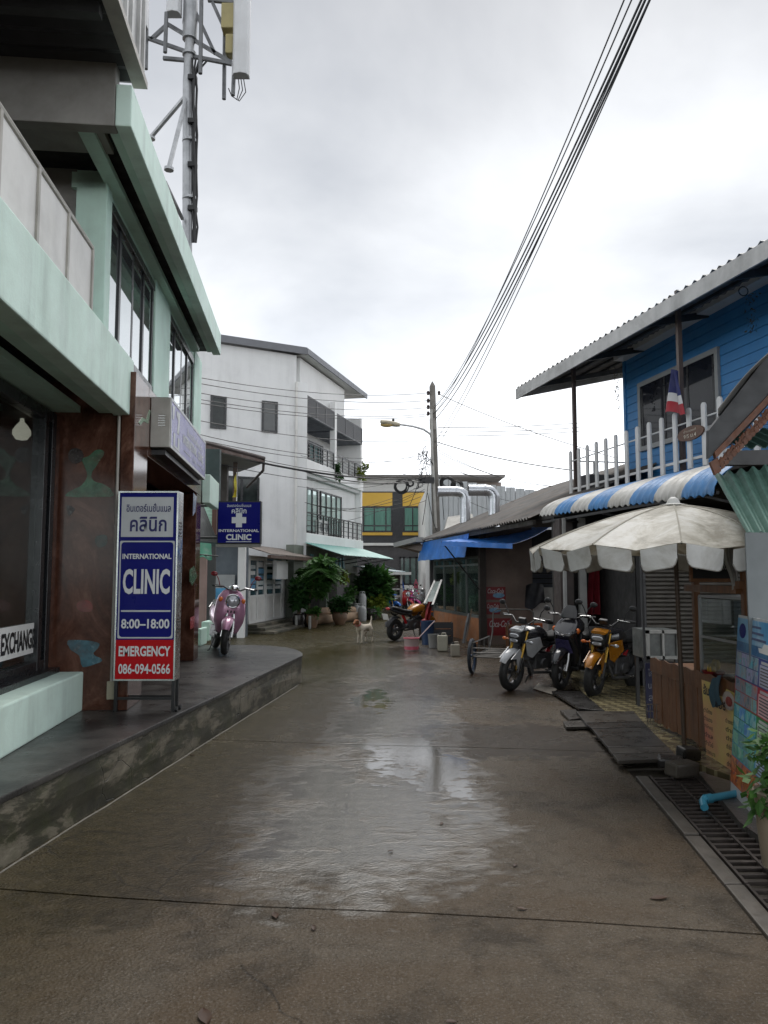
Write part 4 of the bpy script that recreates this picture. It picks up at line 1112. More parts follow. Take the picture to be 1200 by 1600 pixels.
naked_bike('motorcycle', 'blue motorcycle beside the leafy bush in front of the kiosk', (bl.x - .35, bl.y + .1, 0), .9, M_BLUEP, .05)
for u, m_, lb in ((634, M_REDP, 'red scooter leftmost of the three parked before the dark building'), (645, M_MAGP, 'magenta scooter in the middle of the three before the dark building'), (657, M_WHITEP, 'white scooter rightmost of the three before the dark building')):
    p = gnd(u, 958); scooter('scooter', lb, (p.x - .1, p.y + .5, 0), .35, m_, 'retro', .05, .3, group='scooters parked in front of the dark building')

# ================================================================== DOG
def dog():
    pd = gnd(567, 1004)
    SCD = .82
    t = thing('dog', 'white dog with brown head standing in the wet lane', 'dog', (pd.x + .02, pd.y, 0), radians(58))
    # nose towards -x (camera left), body length ~ .75
    V = [((.26, 0, .44), .105), ((.10, 0, .435), .105), ((-.06, 0, .43), .12), ((-.20, 0, .45), .115), ((-.28, 0, .53), .075), ((-.33, 0, .60), .07),
         ((-.40, 0, .62), .075), ((-.46, 0, .595), .05), ((-.53, 0, .575), .035), ((-.555, 0, .572), .026),
         ((.34, 0, .50), .05), ((.39, 0, .58), .028), ((.42, 0, .68), .024), ((.41, 0, .76), .014)]
    E = [(0, 1), (1, 2), (2, 3), (3, 4), (4, 5), (5, 6), (6, 7), (7, 8), (8, 9), (0, 10), (10, 11), (11, 12), (12, 13)]
    def leg(root, pts):
        prev = root
        for p, r in pts:
            V.append((p, r)); E.append((prev, len(V) - 1)); prev = len(V) - 1
    for sy in (-1, 1):
        f = .04 * sy
        leg(3, [((-.19, .085 * sy, .37), .06), ((-.17 + f, .09 * sy, .24), .036), ((-.20 + f, .09 * sy, .12), .026), ((-.20 + f, .09 * sy, .035), .024), ((-.24 + f, .09 * sy, .018), .024)])
        leg(0, [((.25, .085 * sy, .36), .075), ((.20 - f, .09 * sy, .25), .048), ((.31 - f, .09 * sy, .155), .027), ((.29 - f, .09 * sy, .04), .023), ((.25 - f, .09 * sy, .018), .024)])
        V.append(((-.385, .055 * sy, .665), .03)); E.append((6, len(V) - 1)); V.append(((-.39, .085 * sy, .63), .018)); E.append((len(V) - 2, len(V) - 1))
    V = [((p[0] * SCD, p[1] * SCD, p[2] * SCD), r * SCD) for p, r in V]
    me = bpy.data.meshes.new('d'); me.from_pydata([v[0] for v in V], E, [])
    tmp = bpy.data.objects.new('d', me); COL.objects.link(tmp)
    sk = tmp.modifiers.new('s', 'SKIN'); ss = tmp.modifiers.new('u', 'SUBSURF'); ss.levels = 2; ss.render_levels = 2
    lay = me.skin_vertices[0].data
    for i, (_, r) in enumerate(V): lay[i].radius = (r, r)
    lay[1].use_root = True
    bpy.context.view_layer.update()
    m2 = bpy.data.meshes.new_from_object(tmp.evaluated_get(bpy.context.evaluated_depsgraph_get()))
    bpy.data.objects.remove(tmp)
    m_, n, l, out = new_mat('dog_coat')
    b = n.new('ShaderNodeBsdfPrincipled'); l.new(b.outputs[0], out.inputs[0]); b.inputs['Roughness'].default_value = .85
    tc = n.new('ShaderNodeTexCoord').outputs['Object']
    sp = n.new('ShaderNodeSeparateXYZ'); l.new(tc, sp.inputs[0])
    nz = node_noise(n, l, tc, 9, 4)
    ad = n.new('ShaderNodeMath'); ad.operation = 'MULTIPLY_ADD'; ad.inputs[1].default_value = .12; l.new(nz, ad.inputs[0]); l.new(sp.outputs[0], ad.inputs[2])
    c = node_ramp(n, l, ad.outputs[0], [(0.0, (.22, .085, .03)), (1.0, (.22, .085, .03))])
    mr = n.new('ShaderNodeMapRange'); mr.inputs[1].default_value = -.25; mr.inputs[2].default_value = -.18; l.new(ad.outputs[0], mr.inputs[0])
    fur = node_noise(n, l, tc, 30, 5, .7, (1, 3, 3))
    wht = node_ramp(n, l, fur, [(.3, (.36, .31, .24)), (.7, (.58, .52, .43))])
    l.new(node_mix(n, l, mr.outputs[0], (.2, .075, .03), wht), b.inputs['Base Color'])
    m2.materials.clear(); m2.materials.append(m_)
    m2.polygons.foreach_set('use_smooth', [True] * len(m2.polygons))
    o = bpy.data.objects.new('body', m2); COL.objects.link(o); o.parent = t
    mb = MB(); mb.ball((-.575 * SCD, 0, .585 * SCD), (.014, .016, .013), 8); mb.build('nose', M_BLKPL, t, smooth=True, local=True)
    for sy in (-1, 1):
        mb = MB(); mb.ball((-.455 * SCD, .045 * sy * SCD, .635 * SCD), .01, 8); mb.build('eye', M_BLKPL, t, smooth=True, local=True)
    mb = MB(); mb.torus((-.295 * SCD, 0, .55 * SCD), .066, .011, rotm(0, -.75, 0), 18, 6); mb.build('collar', mat('red_collar', (.25, .02, .02), .5), t, smooth=True, local=True)
    return t
dog()
# ================================================================== WHITE THREE-STOREY BUILDING
M_WALLW = mat('white_render', (.80, .80, .79), .75, var=.05, scale=.8, bump=.1, bscale=30, streak=.12, grime=.18, grime_col=(.38, .38, .37), gscale=.6)
M_WALLG = mat('shaded_white_render', (.76, .765, .76), .75, var=.05, scale=.7, bump=.1, bscale=30, streak=.22, grime=.2, grime_col=(.38, .385, .38), gscale=.5)  # the front's white render, toned down as the less lit side
M_ROOFG = mat('grey_roof_trim', (.15, .155, .17), .5, var=.1)
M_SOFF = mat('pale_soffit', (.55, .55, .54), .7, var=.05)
M_MESH = mat('dark_mesh_screen', (.028, .028, .03), .6, var=.3, scale=20)
M_SLID = mat('teal_tinted_glass', (.10, .17, .17), .04, var=.2, scale=.8, spec=.9)
M_PALEG = mat('sky_pale_glass', (.46, .60, .56), .05, metal=.35, var=.15, scale=.8, spec=.9)  # greenish glass, base colour paled to stand in for reflected sky
FW = frame(.283)
A = Vector((at(478, 900, 26).x, 26, 0))
AW = FW.inverted() @ A
X0, Y0 = AW.x, AW.y                       # front plane and near corner in the building's frame
def WP(u, v, dx=0.0): return px(u, v, FW, 0, X0 + dx)
Y1 = WP(568, 700).y                       # far end of the front
sdir = Vector((-2.1, -1, 0)).normalized()
zT = 9.15
wb = thing('white_building', 'white three storey building with grey roof and dark balcony screens', 'building', (A.x - 1, A.y + 1, 0))
ANG = atan2(1, 2.1)
FS = Matrix.Rotation(ANG, 4, 'Z')
AS = FS.inverted() @ A
# side wall, seen square on: a slab along FS x, facing -y
sw_ = MB(FS)
notch = px(463, 597, FS, 1, AS.y)
xs0 = AS.x - 8.0
poly = [(xs0, AS.y, 0), (AS.x, AS.y, 0), (AS.x, AS.y, notch.z), (notch.x, AS.y, notch.z), (notch.x, AS.y, zT), (xs0, AS.y, zT + .15)]
sw_.prism(poly, (0, .25, 0)); sw_.build('side_wall', M_WALLG, wb)
def side_window(u0, v0, u1, v1, split=False, m=None, dark=False):
    a_, b_ = px(u0, v0, FS, 1, AS.y), px(u1, v1, FS, 1, AS.y)
    f = MB(FS); t_ = .07; y = AS.y
    f.box(a_.x, b_.x, y - .05, y + .02, a_.z - t_, a_.z); f.box(a_.x, b_.x, y - .05, y + .02, b_.z, b_.z + t_)
    f.box(a_.x, a_.x + t_, y - .05, y + .02, b_.z + t_, a_.z - t_); f.box(b_.x - t_, b_.x, y - .05, y + .02, b_.z + t_, a_.z - t_)
    if split: f.box((a_.x + b_.x) / 2 - .04, (a_.x + b_.x) / 2 + .04, y - .045, y + .02, b_.z + t_, a_.z - t_)
    w = f.build('window', M_BLACKF, wb)
    g_ = MB(FS); g_.box(a_.x + t_, b_.x - t_, y - .025, y - .005, b_.z + t_, a_.z - t_); g_.build('pane', m or M_SLID, w)
M_DARKG = mat('dark_window_glass', (.02, .026, .025), .08, var=.6, scale=3, spec=.35)
side_window(329, 618, 353, 671, m=M_DARKG)
side_window(409, 626, 433, 677, m=mat('grey_blind_glass', (.10, .105, .105), .2, var=.1, spec=.4))
side_window(350, 743, 404, 815, True, M_DARKG)
m_ = MB(FS); p_ = px(462, 700, FS, 1, AS.y); m_.tube([(p_.x, AS.y - .06, 0.3), (p_.x, AS.y - .06, 8.2)], .045, 8); m_.build('drain_pipe', M_PANEL, wb, smooth=True)
# set-back front wall, far pier, slabs
RB = 1.25
fz = lambda v, u=478: WP(u, v).z
s1b, s1t = WP(478, 852).z, WP(478, 832).z          # first slab
s2b, s2t = WP(478, 736).z, WP(478, 716).z          # second slab
f_ = MB(FW); f_.box(X0 - RB - .2, X0 - RB, Y0 + .1, Y1, 0, zT - .02); f_.build('front_wall', M_WALLW, wb)
f_ = MB(FW); f_.box(X0 - RB, X0 - .05, Y1 - .22, Y1, s1t, WP(568, 655).z); f_.build('end_pier', M_WALLW, wb)
f_ = MB(FW); f_.box(X0 - 6, X0 - RB - .2, Y1 - .2, Y1, 0, zT - .05); f_.build('end_wall', M_WALLW, wb)
f_ = MB(FW); f_.box(X0 - RB, X0, Y0 + .02, Y1, s2b, s2t); f_.build('balcony_slab', M_WALLW, wb, bevel=.02)
f_ = MB(FW); f_.box(X0 - RB, X0, Y0 + .02, Y1, s1b, s1t); f_.build('balcony_slab', M_WALLW, wb, bevel=.02)
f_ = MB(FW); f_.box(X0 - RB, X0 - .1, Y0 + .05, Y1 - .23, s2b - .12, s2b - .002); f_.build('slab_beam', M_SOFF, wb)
ym = WP(524, 690).y
f_ = MB(FW); f_.box(X0 - .22, X0 - .02, ym, ym + .22, s2t, WP(524, 640).z + .3); f_.build('balcony_post', M_WALLW, wb)
# second-storey wall comes forward under the upper balcony
f_ = MB(FW); f_.box(X0 - .42, X0 - .30, Y0 + .03, Y1 - .23, s1t, s2b - .13); f_.build('bay_wall', M_WALLW, wb)
def front_glass(y0, y1, z0, z1, n, x_, m, nm='window'):
    fr = MB(FW); t_ = .07
    fr.box(x_, x_ + .06, y0, y1, z0, z0 + t_); fr.box(x_, x_ + .06, y0, y1, z1 - t_, z1)
    for k in range(n + 1):
        yy = y0 + (y1 - y0 - t_) * k / n; fr.box(x_, x_ + .065, yy, yy + t_, z0, z1)
    w = fr.build(nm, M_BLACKF, wb)
    for k in range(n):
        ya = y0 + (y1 - y0 - t_) * k / n + t_; yb = y0 + (y1 - y0 - t_) * (k + 1) / n
        g_ = MB(FW); g_.box(x_ + .01, x_ + .03, ya, yb, z0 + t_, z1 - t_); g_.build('pane', m, w)
zw1 = WP(480, 757).z
front_glass(WP(479, 800).y + .05, WP(507, 800).y, s1t + .03, zw1, 3, X0 - .30, M_PALEG)
front_glass(WP(511, 800).y, WP(543, 800).y, s1t + .03, zw1, 4, X0 - .30, M_PALEG)
zd1 = WP(481, 661).z
front_glass(Y0 + .3, Y0 + 2.1, s2t + .03, zd1, 3, X0 - RB, M_SLID, 'sliding_door')
front_glass(ym + .35, ym + 1.9, s2t + .03, zd1, 3, X0 - RB, M_SLID, 'sliding_door')
# hanging mesh screens
for ya, yb, nn in ((WP(481, 640).y, ym - .03, 3), (ym + .25, Y1 - .1, 3)):
    zt_, zb_2 = WP(481, 617).z, WP(481, 648).z
    for k in range(nn):
        a_ = ya + (yb - ya) * k / nn; b_ = ya + (yb - ya) * (k + 1) / nn
        m_ = MB(FW); m_.box(X0 - .05, X0 - .035, a_ + .03, b_ - .03, zb_2 + .04, zt_ - .04)
        scr = m_.build('mesh_screen', M_MESH, wb)
        m_ = MB(FW)
        m_.box(X0 - .06, X0 - .02, a_, b_, zt_ - .04, zt_); m_.box(X0 - .06, X0 - .02, a_, b_, zb_2, zb_2 + .04)
        m_.box(X0 - .06, X0 - .02, a_, a_ + .03, zb_2 + .04, zt_ - .04); m_.box(X0 - .06, X0 - .02, b_ - .03, b_, zb_2 + .04, zt_ - .04)
        for q_ in range(9):
            zz = zb_2 + .07 + (zt_ - zb_2 - .14) * q_ / 8; m_.box(X0 - .034, X0 - .028, a_ + .03, b_ - .03, zz, zz + .012)
        m_.build('screen_frame', mat('grey_screen_frame', (.09, .09, .095), .5), scr)
    m_ = MB(FW); m_.box(X0 - RB, X0 - .07, ya, yb, zb_2 - .02, zb_2 + .06); m_.build('screen_soffit', mat('dark_soffit', (.10, .11, .13), .7), wb)
def railing(ya, yb, z0, hgt, nbars, posts):
    m_ = MB(FW); m_.box(X0 - .07, X0 - .03, ya, yb, z0 + hgt - .04, z0 + hgt); m_.build('handrail', M_BLKST, wb)
    for k in range(posts + 1):
        yy = ya + (yb - ya - .04) * k / posts; m_ = MB(FW); m_.box(X0 - .07, X0 - .03, yy, yy + .04, z0, z0 + hgt - .04); m_.build('rail_post', M_BLKST, wb)
    for k in range(nbars):
        zz = z0 + hgt * (k + .5) / nbars * .95; m_ = MB(FW); m_.box(X0 - .058, X0 - .042, ya + .04, yb - .04, zz, zz + .018); m_.build('rail_bar', M_BLKST, wb)
railing(Y0 + .1, ym - .02, s2t, WP(481, 688).z - s2t, 5, 4)
railing(ym + .23, Y1 - .24, s2t, WP(481, 688).z - s2t, 5, 4)
railing(Y0 + .06, Y1 - .1, s1t, WP(478, 799).z - s1t, 4, 11)
# air-conditioner units behind the lower rail
for k in range(2):
    yy = WP(503 + k * 8, 840).y
    m_ = MB(FW); m_.box(X0 - .26, X0 - .10, yy, yy + .42, s1t + .02, s1t + .55); ac = m_.build('air_conditioner', M_WHITE, wb, bevel=.02)
    m_ = MB(FW); m_.lathe([(.16, 0), (.16, .01)], (X0 - .099, yy + .21, s1t + .29), 14, RX90); m_.build('fan_grille', mat('fan_grey', (.25, .25, .25), .6), ac)
# roof: overhang on the street side, dark fascia
e0, e1 = WP(480, 545, .5), WP(569, 616, .5)
rf_ = MB(FW)
ro = .06
P_ = [Vector((X0 + ro, Y0 - .25, zT + .12)), Vector((X0 + ro, Y1 + .15, zT + .12)), Vector((X0 - 6, Y1 + .15, zT + .5))]
sideback = FW.inverted() @ (FS @ Vector((xs0, AS.y - .12, zT + .25)))
sidefront = FW.inverted() @ (FS @ Vector((AS.x + .1, AS.y - .12, zT + .12)))
P_ = [Vector((X0 + ro, Y0 - .2, zT + .1)), Vector((X0 + ro, Y1 + .15, zT + .1)), Vector((X0 - 7, Y1 + .15, zT + .32)), Vector((sideback.x, sideback.y, zT + .25))]
rf_.prism(P_, (0, 0, .05)); rf_.build('roof', M_ROOFG, wb)
m_ = MB(FW); m_.box(X0 + ro + .001, X0 + ro + .05, Y0 - .25, Y1 + .2, zT + .02, zT + .22); m_.build('roof_fascia', M_ROOFG, wb)
m_ = MB(FW); m_.beam(P_[0] + Vector((0, -.02, .03)), P_[3] + Vector((0, -.02, .03)), .06, .24); m_.build('roof_fascia', M_ROOFG, wb)
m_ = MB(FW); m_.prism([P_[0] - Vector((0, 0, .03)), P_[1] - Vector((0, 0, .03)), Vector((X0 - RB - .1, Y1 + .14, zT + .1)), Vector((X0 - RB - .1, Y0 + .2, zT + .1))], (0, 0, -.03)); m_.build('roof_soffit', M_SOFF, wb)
f_ = MB(FW); f_.box(X0 - .45, X0 - .30, Y0 + .04, WP(549, 640).y, WP(481, 617).z + .01, zT - .0); f_.build('upper_front_wall', M_WALLW, wb)
# ground storey: dark restaurant front with grey-green fascia
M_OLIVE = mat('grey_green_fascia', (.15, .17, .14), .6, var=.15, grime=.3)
gx = X0 - .05
gz0, gz1 = WP(478, 895).z, s1b - .01
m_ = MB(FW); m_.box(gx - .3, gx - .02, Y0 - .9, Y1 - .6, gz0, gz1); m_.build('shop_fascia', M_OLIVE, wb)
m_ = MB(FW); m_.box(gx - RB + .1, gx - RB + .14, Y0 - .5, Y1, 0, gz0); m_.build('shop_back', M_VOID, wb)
for yy in (Y0 - .85, Y0 + 2.25, Y1 - .75):
    m_ = MB(FW); m_.box(gx - .32, gx - .05, yy, yy + .28, 0, gz0 - .002); m_.build('shop_pillar', M_OLIVE, wb)
m_ = MB(FW); m_.box(gx - .9, gx - .8, Y0 + .2, Y0 + 2.1, 0.2, gz0 - .4); m_.build('shop_door', mat('dark_wood_door', (.03, .018, .012), .4, var=.4), wb)
for k, (yy, hgt, wid) in enumerate(((.55, .5, .16), (1.55, .3, .11), (1.95, .36, .13), (2.4, .42, .15), (2.75, .32, .1), (3.15, .44, .15), (3.55, .36, .12), (3.95, .42, .13))):
    m_ = MB(FW); z_ = (gz0 + gz1) / 2 - .06
    m_.box(gx - .018, gx + .03, Y0 + yy, Y0 + yy + wid, z_ - hgt / 2, z_ + hgt / 2)
    if k % 2: m_.box(gx - .018, gx + .03, Y0 + yy + wid + .002, Y0 + yy + wid + .08, z_ - hgt / 2, z_ - hgt / 2 + .09)
    else: m_.box(gx - .018, gx + .03, Y0 + yy + wid + .002, Y0 + yy + wid + .08, z_ + hgt / 2 - .12, z_ + hgt / 2)
    m_.build('sign_letter', mat('pale_blue_letter', (.12, .28, .32), .4, var=.2), wb)
# teal awnings
M_TEAL = mat('teal_awning_sheet', (.08, .29, .26), .4, var=.12, scale=2, streak=.2)
def awn(ya, yb, z0, z1, out, m, nm, par, lip=.0):
    a_ = FW @ Vector((X0 + .01, ya, z1)); al = FW.to_3x3() @ Vector((0, yb - ya, 0)); dn = FW.to_3x3() @ Vector((out, 0, z0 - z1))
    return corrugated(a_, al, dn, int((yb - ya) * 6), .018).build(nm, m, par)
aw1 = thing('awning', 'teal corrugated awning over the restaurant front', 'awning', FW @ Vector((X0, Y0 + 3, s1b)))
zA1, zA0 = WP(476, 845).z, WP(478, 862).z
awn(Y0 - .1, Y1 - .2, zA0 - .12, zA1 - .06, 1.35, M_TEAL, 'awning_sheet', aw1)
for k in range(4):
    yy = Y0 + .1 + (Y1 - Y0 - .5) * k / 3
    m_ = MB(FW); m_.beam((X0 + .02, yy, zA0 - .35), (X0 + 1.3, yy, zA0 - .15), .03, .03); m_.beam((X0 + .02, yy, zA1 - .09), (X0 + 1.3, yy, zA0 - .15), .03, .03); m_.build('awning_bracket', M_BLKST, aw1)
aw2 = thing('awning', 'smaller grey blue awning at the far end of the restaurant', 'awning', FW @ Vector((X0, Y1 - 1, s1b - 1)))
a_ = FW @ Vector((X0 - .02, Y1 - 1.3, zA0 - .42)); corrugated(a_, FW.to_3x3() @ Vector((0, 1.9, 0)), FW.to_3x3() @ Vector((1.7, 0, -.22)), 9, .018).build('awning_sheet', mat('faded_blue_sheet', (.13, .22, .25), .4, var=.15), aw2)
for yy in (Y1 - 1.1, Y1 + .4):
    m_ = MB(FW); m_.beam((X0 + .0, yy, zA0 - .05), (X0 + 1.3, yy, zA0 - .56), .03, .03); m_.build('awning_strut', M_STEEL, aw2)

# ---- plants, logs, gas bottles in front of the restaurant
def leafmat(nm, c1_, c2_, tr=.25):
    if nm in MATS: return MATS[nm]
    m, n, l, out = new_mat(nm)
    b = n.new('ShaderNodeBsdfPrincipled'); tl = n.new('ShaderNodeBsdfTranslucent'); mx = n.new('ShaderNodeMixShader'); mx.inputs[0].default_value = tr
    P = n.new('ShaderNodeNewGeometry').outputs['Position']
    nz = node_noise(n, l, P, 7, 5, .7)
    c = node_ramp(n, l, nz, [(.32, c1_), (.68, c2_)])
    l.new(c, b.inputs['Base Color']); l.new(c, tl.inputs[0]); b.inputs['Roughness'].default_value = .5; b.inputs['Specular IOR Level'].default_value = .3
    l.new(b.outputs[0], mx.inputs[1]); l.new(tl.outputs[0], mx.inputs[2]); l.new(mx.outputs[0], out.inputs[0])
    MATS[nm] = m; return m
M_LEAF = leafmat('mid_green_leaf', (.02, .07, .015), (.08, .19, .04))
M_LEAFD = leafmat('dark_green_leaf', (.012, .045, .012), (.04, .11, .028))
M_LEAFY = leafmat('yellow_green_leaf', (.10, .16, .02), (.26, .30, .05))
M_TRUNK = mat('brown_stem', (.10, .07, .045), .8, var=.3, scale=10)
M_CLAY = mat('clay_pot', (.17, .10, .06), .6, var=.25, grime=.3)
M_DPOT = mat('dark_glazed_pot', (.03, .027, .025), .3, var=.3)
def pot(t, c, r, h, m, nm='pot'):
    mb = MB(); mb.lathe([(r * .62, 0), (r * .95, h * .45), (r, h * .75), (r * .85, h * .93), (r * .98, h), (r * .86, h), (r * .75, h * .85)], c, 18)
    return mb.build(nm, m, t, smooth=True)
def wp(u, v, Y): return at(u, v, Y)
# fan-leaved small tree
tp = gnd(482, 975); Yt = 24.6
t = thing('potted_tree', 'potted small tree with layered feathery leaves before the restaurant', 'tree', (at(482, 960, Yt).x, Yt, 0))
pot(t, (at(482, 960, Yt).x, Yt, 0), .26, .45, M_DPOT)
trk = MB(); trk.tube([at(482, 965, Yt), at(483, 935, Yt), at(492, 905, Yt), at(503, 880, Yt)], [.05, .04, .035, .02], 8)
for q_ in ((486, 912), (505, 895), (478, 925)): trk.tube([at(488, 915, Yt), at(*q_, Yt - .2)], .018, 6)
trk.build('trunk', M_TRUNK, t, smooth=True)
cr = MB(); rr = random.Random(11)
for (u, v, du) in ((503, 876, 26), (498, 888, 26), (515, 884, 26), (488, 897, 24), (508, 898, 26), (480, 908, 22), (496, 910, 24), (521, 896, 20), (475, 920, 20), (490, 922, 20), (512, 908, 20)):
    c_ = at(u, v, Yt + rr.uniform(-.5, .4))
    for k in range(7):
        a = 2*pi*k/7 + rr.uniform(-.3, .3); L_ = du / 1200 * Yt * rr.uniform(.9, 1.25)
        d = Vector((cos(a), sin(a), 0)); sd2 = Vector((-sin(a), cos(a), 0))
        for j in range(9):      # leaflets along a drooping frond
            s_ = (j + 1) / 9; p = c_ + d * L_ * s_ - Vector((0, 0, .42 * L_ * s_ * s_))
            for sg in (-1, 1):
                ll = L_ * .34 * (1 - .55 * s_); q_ = p + sd2 * sg * ll + d * ll * .35 - Vector((0, 0, ll * .35)); wd = d * L_ * .085
                cr.add([p - wd * .4, p + wd, q_, p + (q_ - p) * .4 - wd], [(0, 1, 2), (0, 2, 3)])
for (u, v, du) in ((503, 878, 17), (488, 892, 19), (512, 893, 19), (478, 908, 17), (500, 906, 22), (472, 924, 15), (490, 922, 18)):
    leafy(cr, at(u, v, Yt + rr.uniform(-.3, .3)), (du / 1200 * Yt, .4, .16), 230, .2, u, droop=.5, long=1.2)
cr.build('crown', M_LEAF, t)
def bush(name, label, cat, u, v0, v1, du, Y, m, n, size, seed, potm=None, group=None, long=1.0, droop=.1, stem=True):
    c0 = at(u, v0, Y); c1_ = at(u, v1, Y); x_ = (c0.x + c1_.x) / 2
    t = thing(name, label, cat, (x_, Y, 0), group=group)
    r_ = du / 1200 * Y; zc_ = (c0.z + c1_.z) / 2; rz = abs(c0.z - c1_.z) / 2
    mb = MB(); leafy(mb, (x_, Y, zc_), (r_, r_ * .8, rz), n, size, seed, droop=droop, long=long); mb.build('foliage', m, t)
    if stem:
        mb = MB()
        for k in range(3): mb.tube([(x_ + .03 * k - .03, Y, 0.02 if not potm else .3), (x_ + r_ * .3 * (k - 1), Y + .05 * k, zc_)], [.03, .012], 6)
        mb.build('stem', M_TRUNK, t)
    if potm: pot(t, (x_, Y, 0), max(.2, min(.34, r_ * .7)), .42, potm)
    return t
bush('shrub', 'dense tall dark shrub beside the gas bottles', 'shrub', 579, 888, 952, 20, 29.5, M_LEAFD, 1500, .26, 21)
bush('shrub', 'narrow bright green palm at the right of the tall shrub', 'shrub', 594, 895, 935, 10, 29.8, M_LEAF, 300, .34, 22, long=1.6)
bush('shrub', 'low yellow green shrub at the foot of the tall shrub', 'shrub', 588, 930, 957, 12, 29.2, M_LEAFY, 420, .2, 23)
bush('potted_plant', 'round dark bush in a clay jar on the restaurant logs', 'plant', 531, 934, 958, 17, 25.6, M_LEAFD, 700, .16, 24, M_CLAY)
bush('potted_plant', 'leafy plant in a dark pot at the restaurant corner', 'plant', 467, 905, 948, 13, 24.2, M_LEAFD, 520, .2, 25, M_DPOT)
bush('potted_plant', 'small ragged plant in a pot behind the low post', 'plant', 488, 948, 968, 9, 24.0, M_LEAF, 200, .15, 26, M_CLAY)
bush('potted_plant', 'bushy plant in a square pot below the tall shrub', 'plant', 581, 952, 966, 13, 28.4, M_LEAF, 320, .16, 27, M_DPOT)
bush('climber', 'yellow flowered creeper hanging at the restaurant opening', 'plant', 541, 886, 912, 10, 27.2, M_LEAFY, 160, .16, 28, stem=False)
bush('hanging_plant', 'reddish green hanging plants beside the restaurant pillar', 'plant', 546, 912, 940, 9, 27.6, M_LEAF, 220, .15, 29, stem=False)
bush('balcony_plant', 'yellow green plant on the end of the top balcony', 'plant', 566, 724, 752, 8, 31.6, M_LEAFY, 260, .16, 30, stem=False)
bush('balcony_plant', 'dark plant behind the top balcony rail', 'plant', 530, 722, 748, 6, 28.9, M_LEAFD, 160, .16, 31, stem=False)
M_LOG = mat('pale_log_wood', (.30, .20, .125), .7, var=.25, scale=3, bump=.3, bscale=20)
for k, (u0, v0, u1, v1, r_) in enumerate(((492, 975, 517, 969, .16), (490, 965, 515, 962, .15), (533, 969, 560, 962, .16), (531, 962, 552, 957, .14))):
    mb = MB(); Yl = 25.3 + (k // 2) * 1.6 + (k % 2) * .28
    a_, b_ = at(u0, v0, Yl), at(u1, v1, Yl + .9); a_.z = b_.z = r_ if k % 2 == 0 else r_ * 2.6
    mb.tube([a_, a_.lerp(b_, .5) + Vector((0, 0, .01)), b_], [r_, r_ * .95, r_ * .97], 12)
    tag(mb.build('log', M_LOG, smooth=True), ['front left log lying before the restaurant', 'upper left log lying before the restaurant', 'front right log beside the gas bottles', 'upper right log behind the clay jar'][k], 'log', 'logs edging the restaurant')
M_GAS = mat('grey_gas_bottle', (.36, .37, .37), .5, var=.15, grime=.3)
for k, (u, v) in enumerate(((558, 961), (566, 950), (566, 967))):
    Yg = 28.2 + (.5 if k == 1 else 0) - (.6 if k == 2 else 0); p = at(u, v, Yg); z0_ = 0.0 if k != 1 else .42
    t = thing('gas_bottle', ['grey gas bottle nearest the restaurant logs', 'grey gas bottle standing higher behind the others', 'grey gas bottle in front at the foot of the shrub'][k], 'gas bottle', (p.x, Yg, z0_), group='gas bottles by the restaurant')
    mb = MB(); mb.lathe([(.13, 0), (.15, .04), (.15, .42), (.12, .5), (.05, .54)], (p.x, Yg, z0_), 14); mb.build('cylinder', M_GAS, t, smooth=True)
    mb = MB(); mb.torus((p.x, Yg, z0_ + .6), .09, .012, None, 14, 6); mb.tube([(p.x - .09, Yg, z0_ + .5), (p.x - .09, Yg, z0_ + .6)], .01, 5); mb.tube([(p.x + .09, Yg, z0_ + .5), (p.x + .09, Yg, z0_ + .6)], .01, 5); mb.tube([(p.x, Yg, z0_ + .52), (p.x, Yg, z0_ + .6)], .025, 6); mb.build('collar', M_GAS, t)
    if k == 1:
        mb = MB(); mb.box(p.x - .25, p.x + .25, Yg - .2, Yg + .3, 0, .415); tag(mb.build('stand_block', M_KERB, bevel=.02), 'concrete block carrying the rear gas bottle', 'block')
for k, u in enumerate((463, 484)):
    p = at(u, 975, 24.0 - .3 * k); mb = MB(); mb.lathe([(.045, 0), (.042, .36), (.038, .38)], (p.x, p.y, 0), 10)
    tag(mb.build('low_post', mat('grey_white_post', (.3, .3, .28), .7, var=.2)), ['short pale post at the end of the shop steps', 'short pale post beside the restaurant logs'][k], 'post')

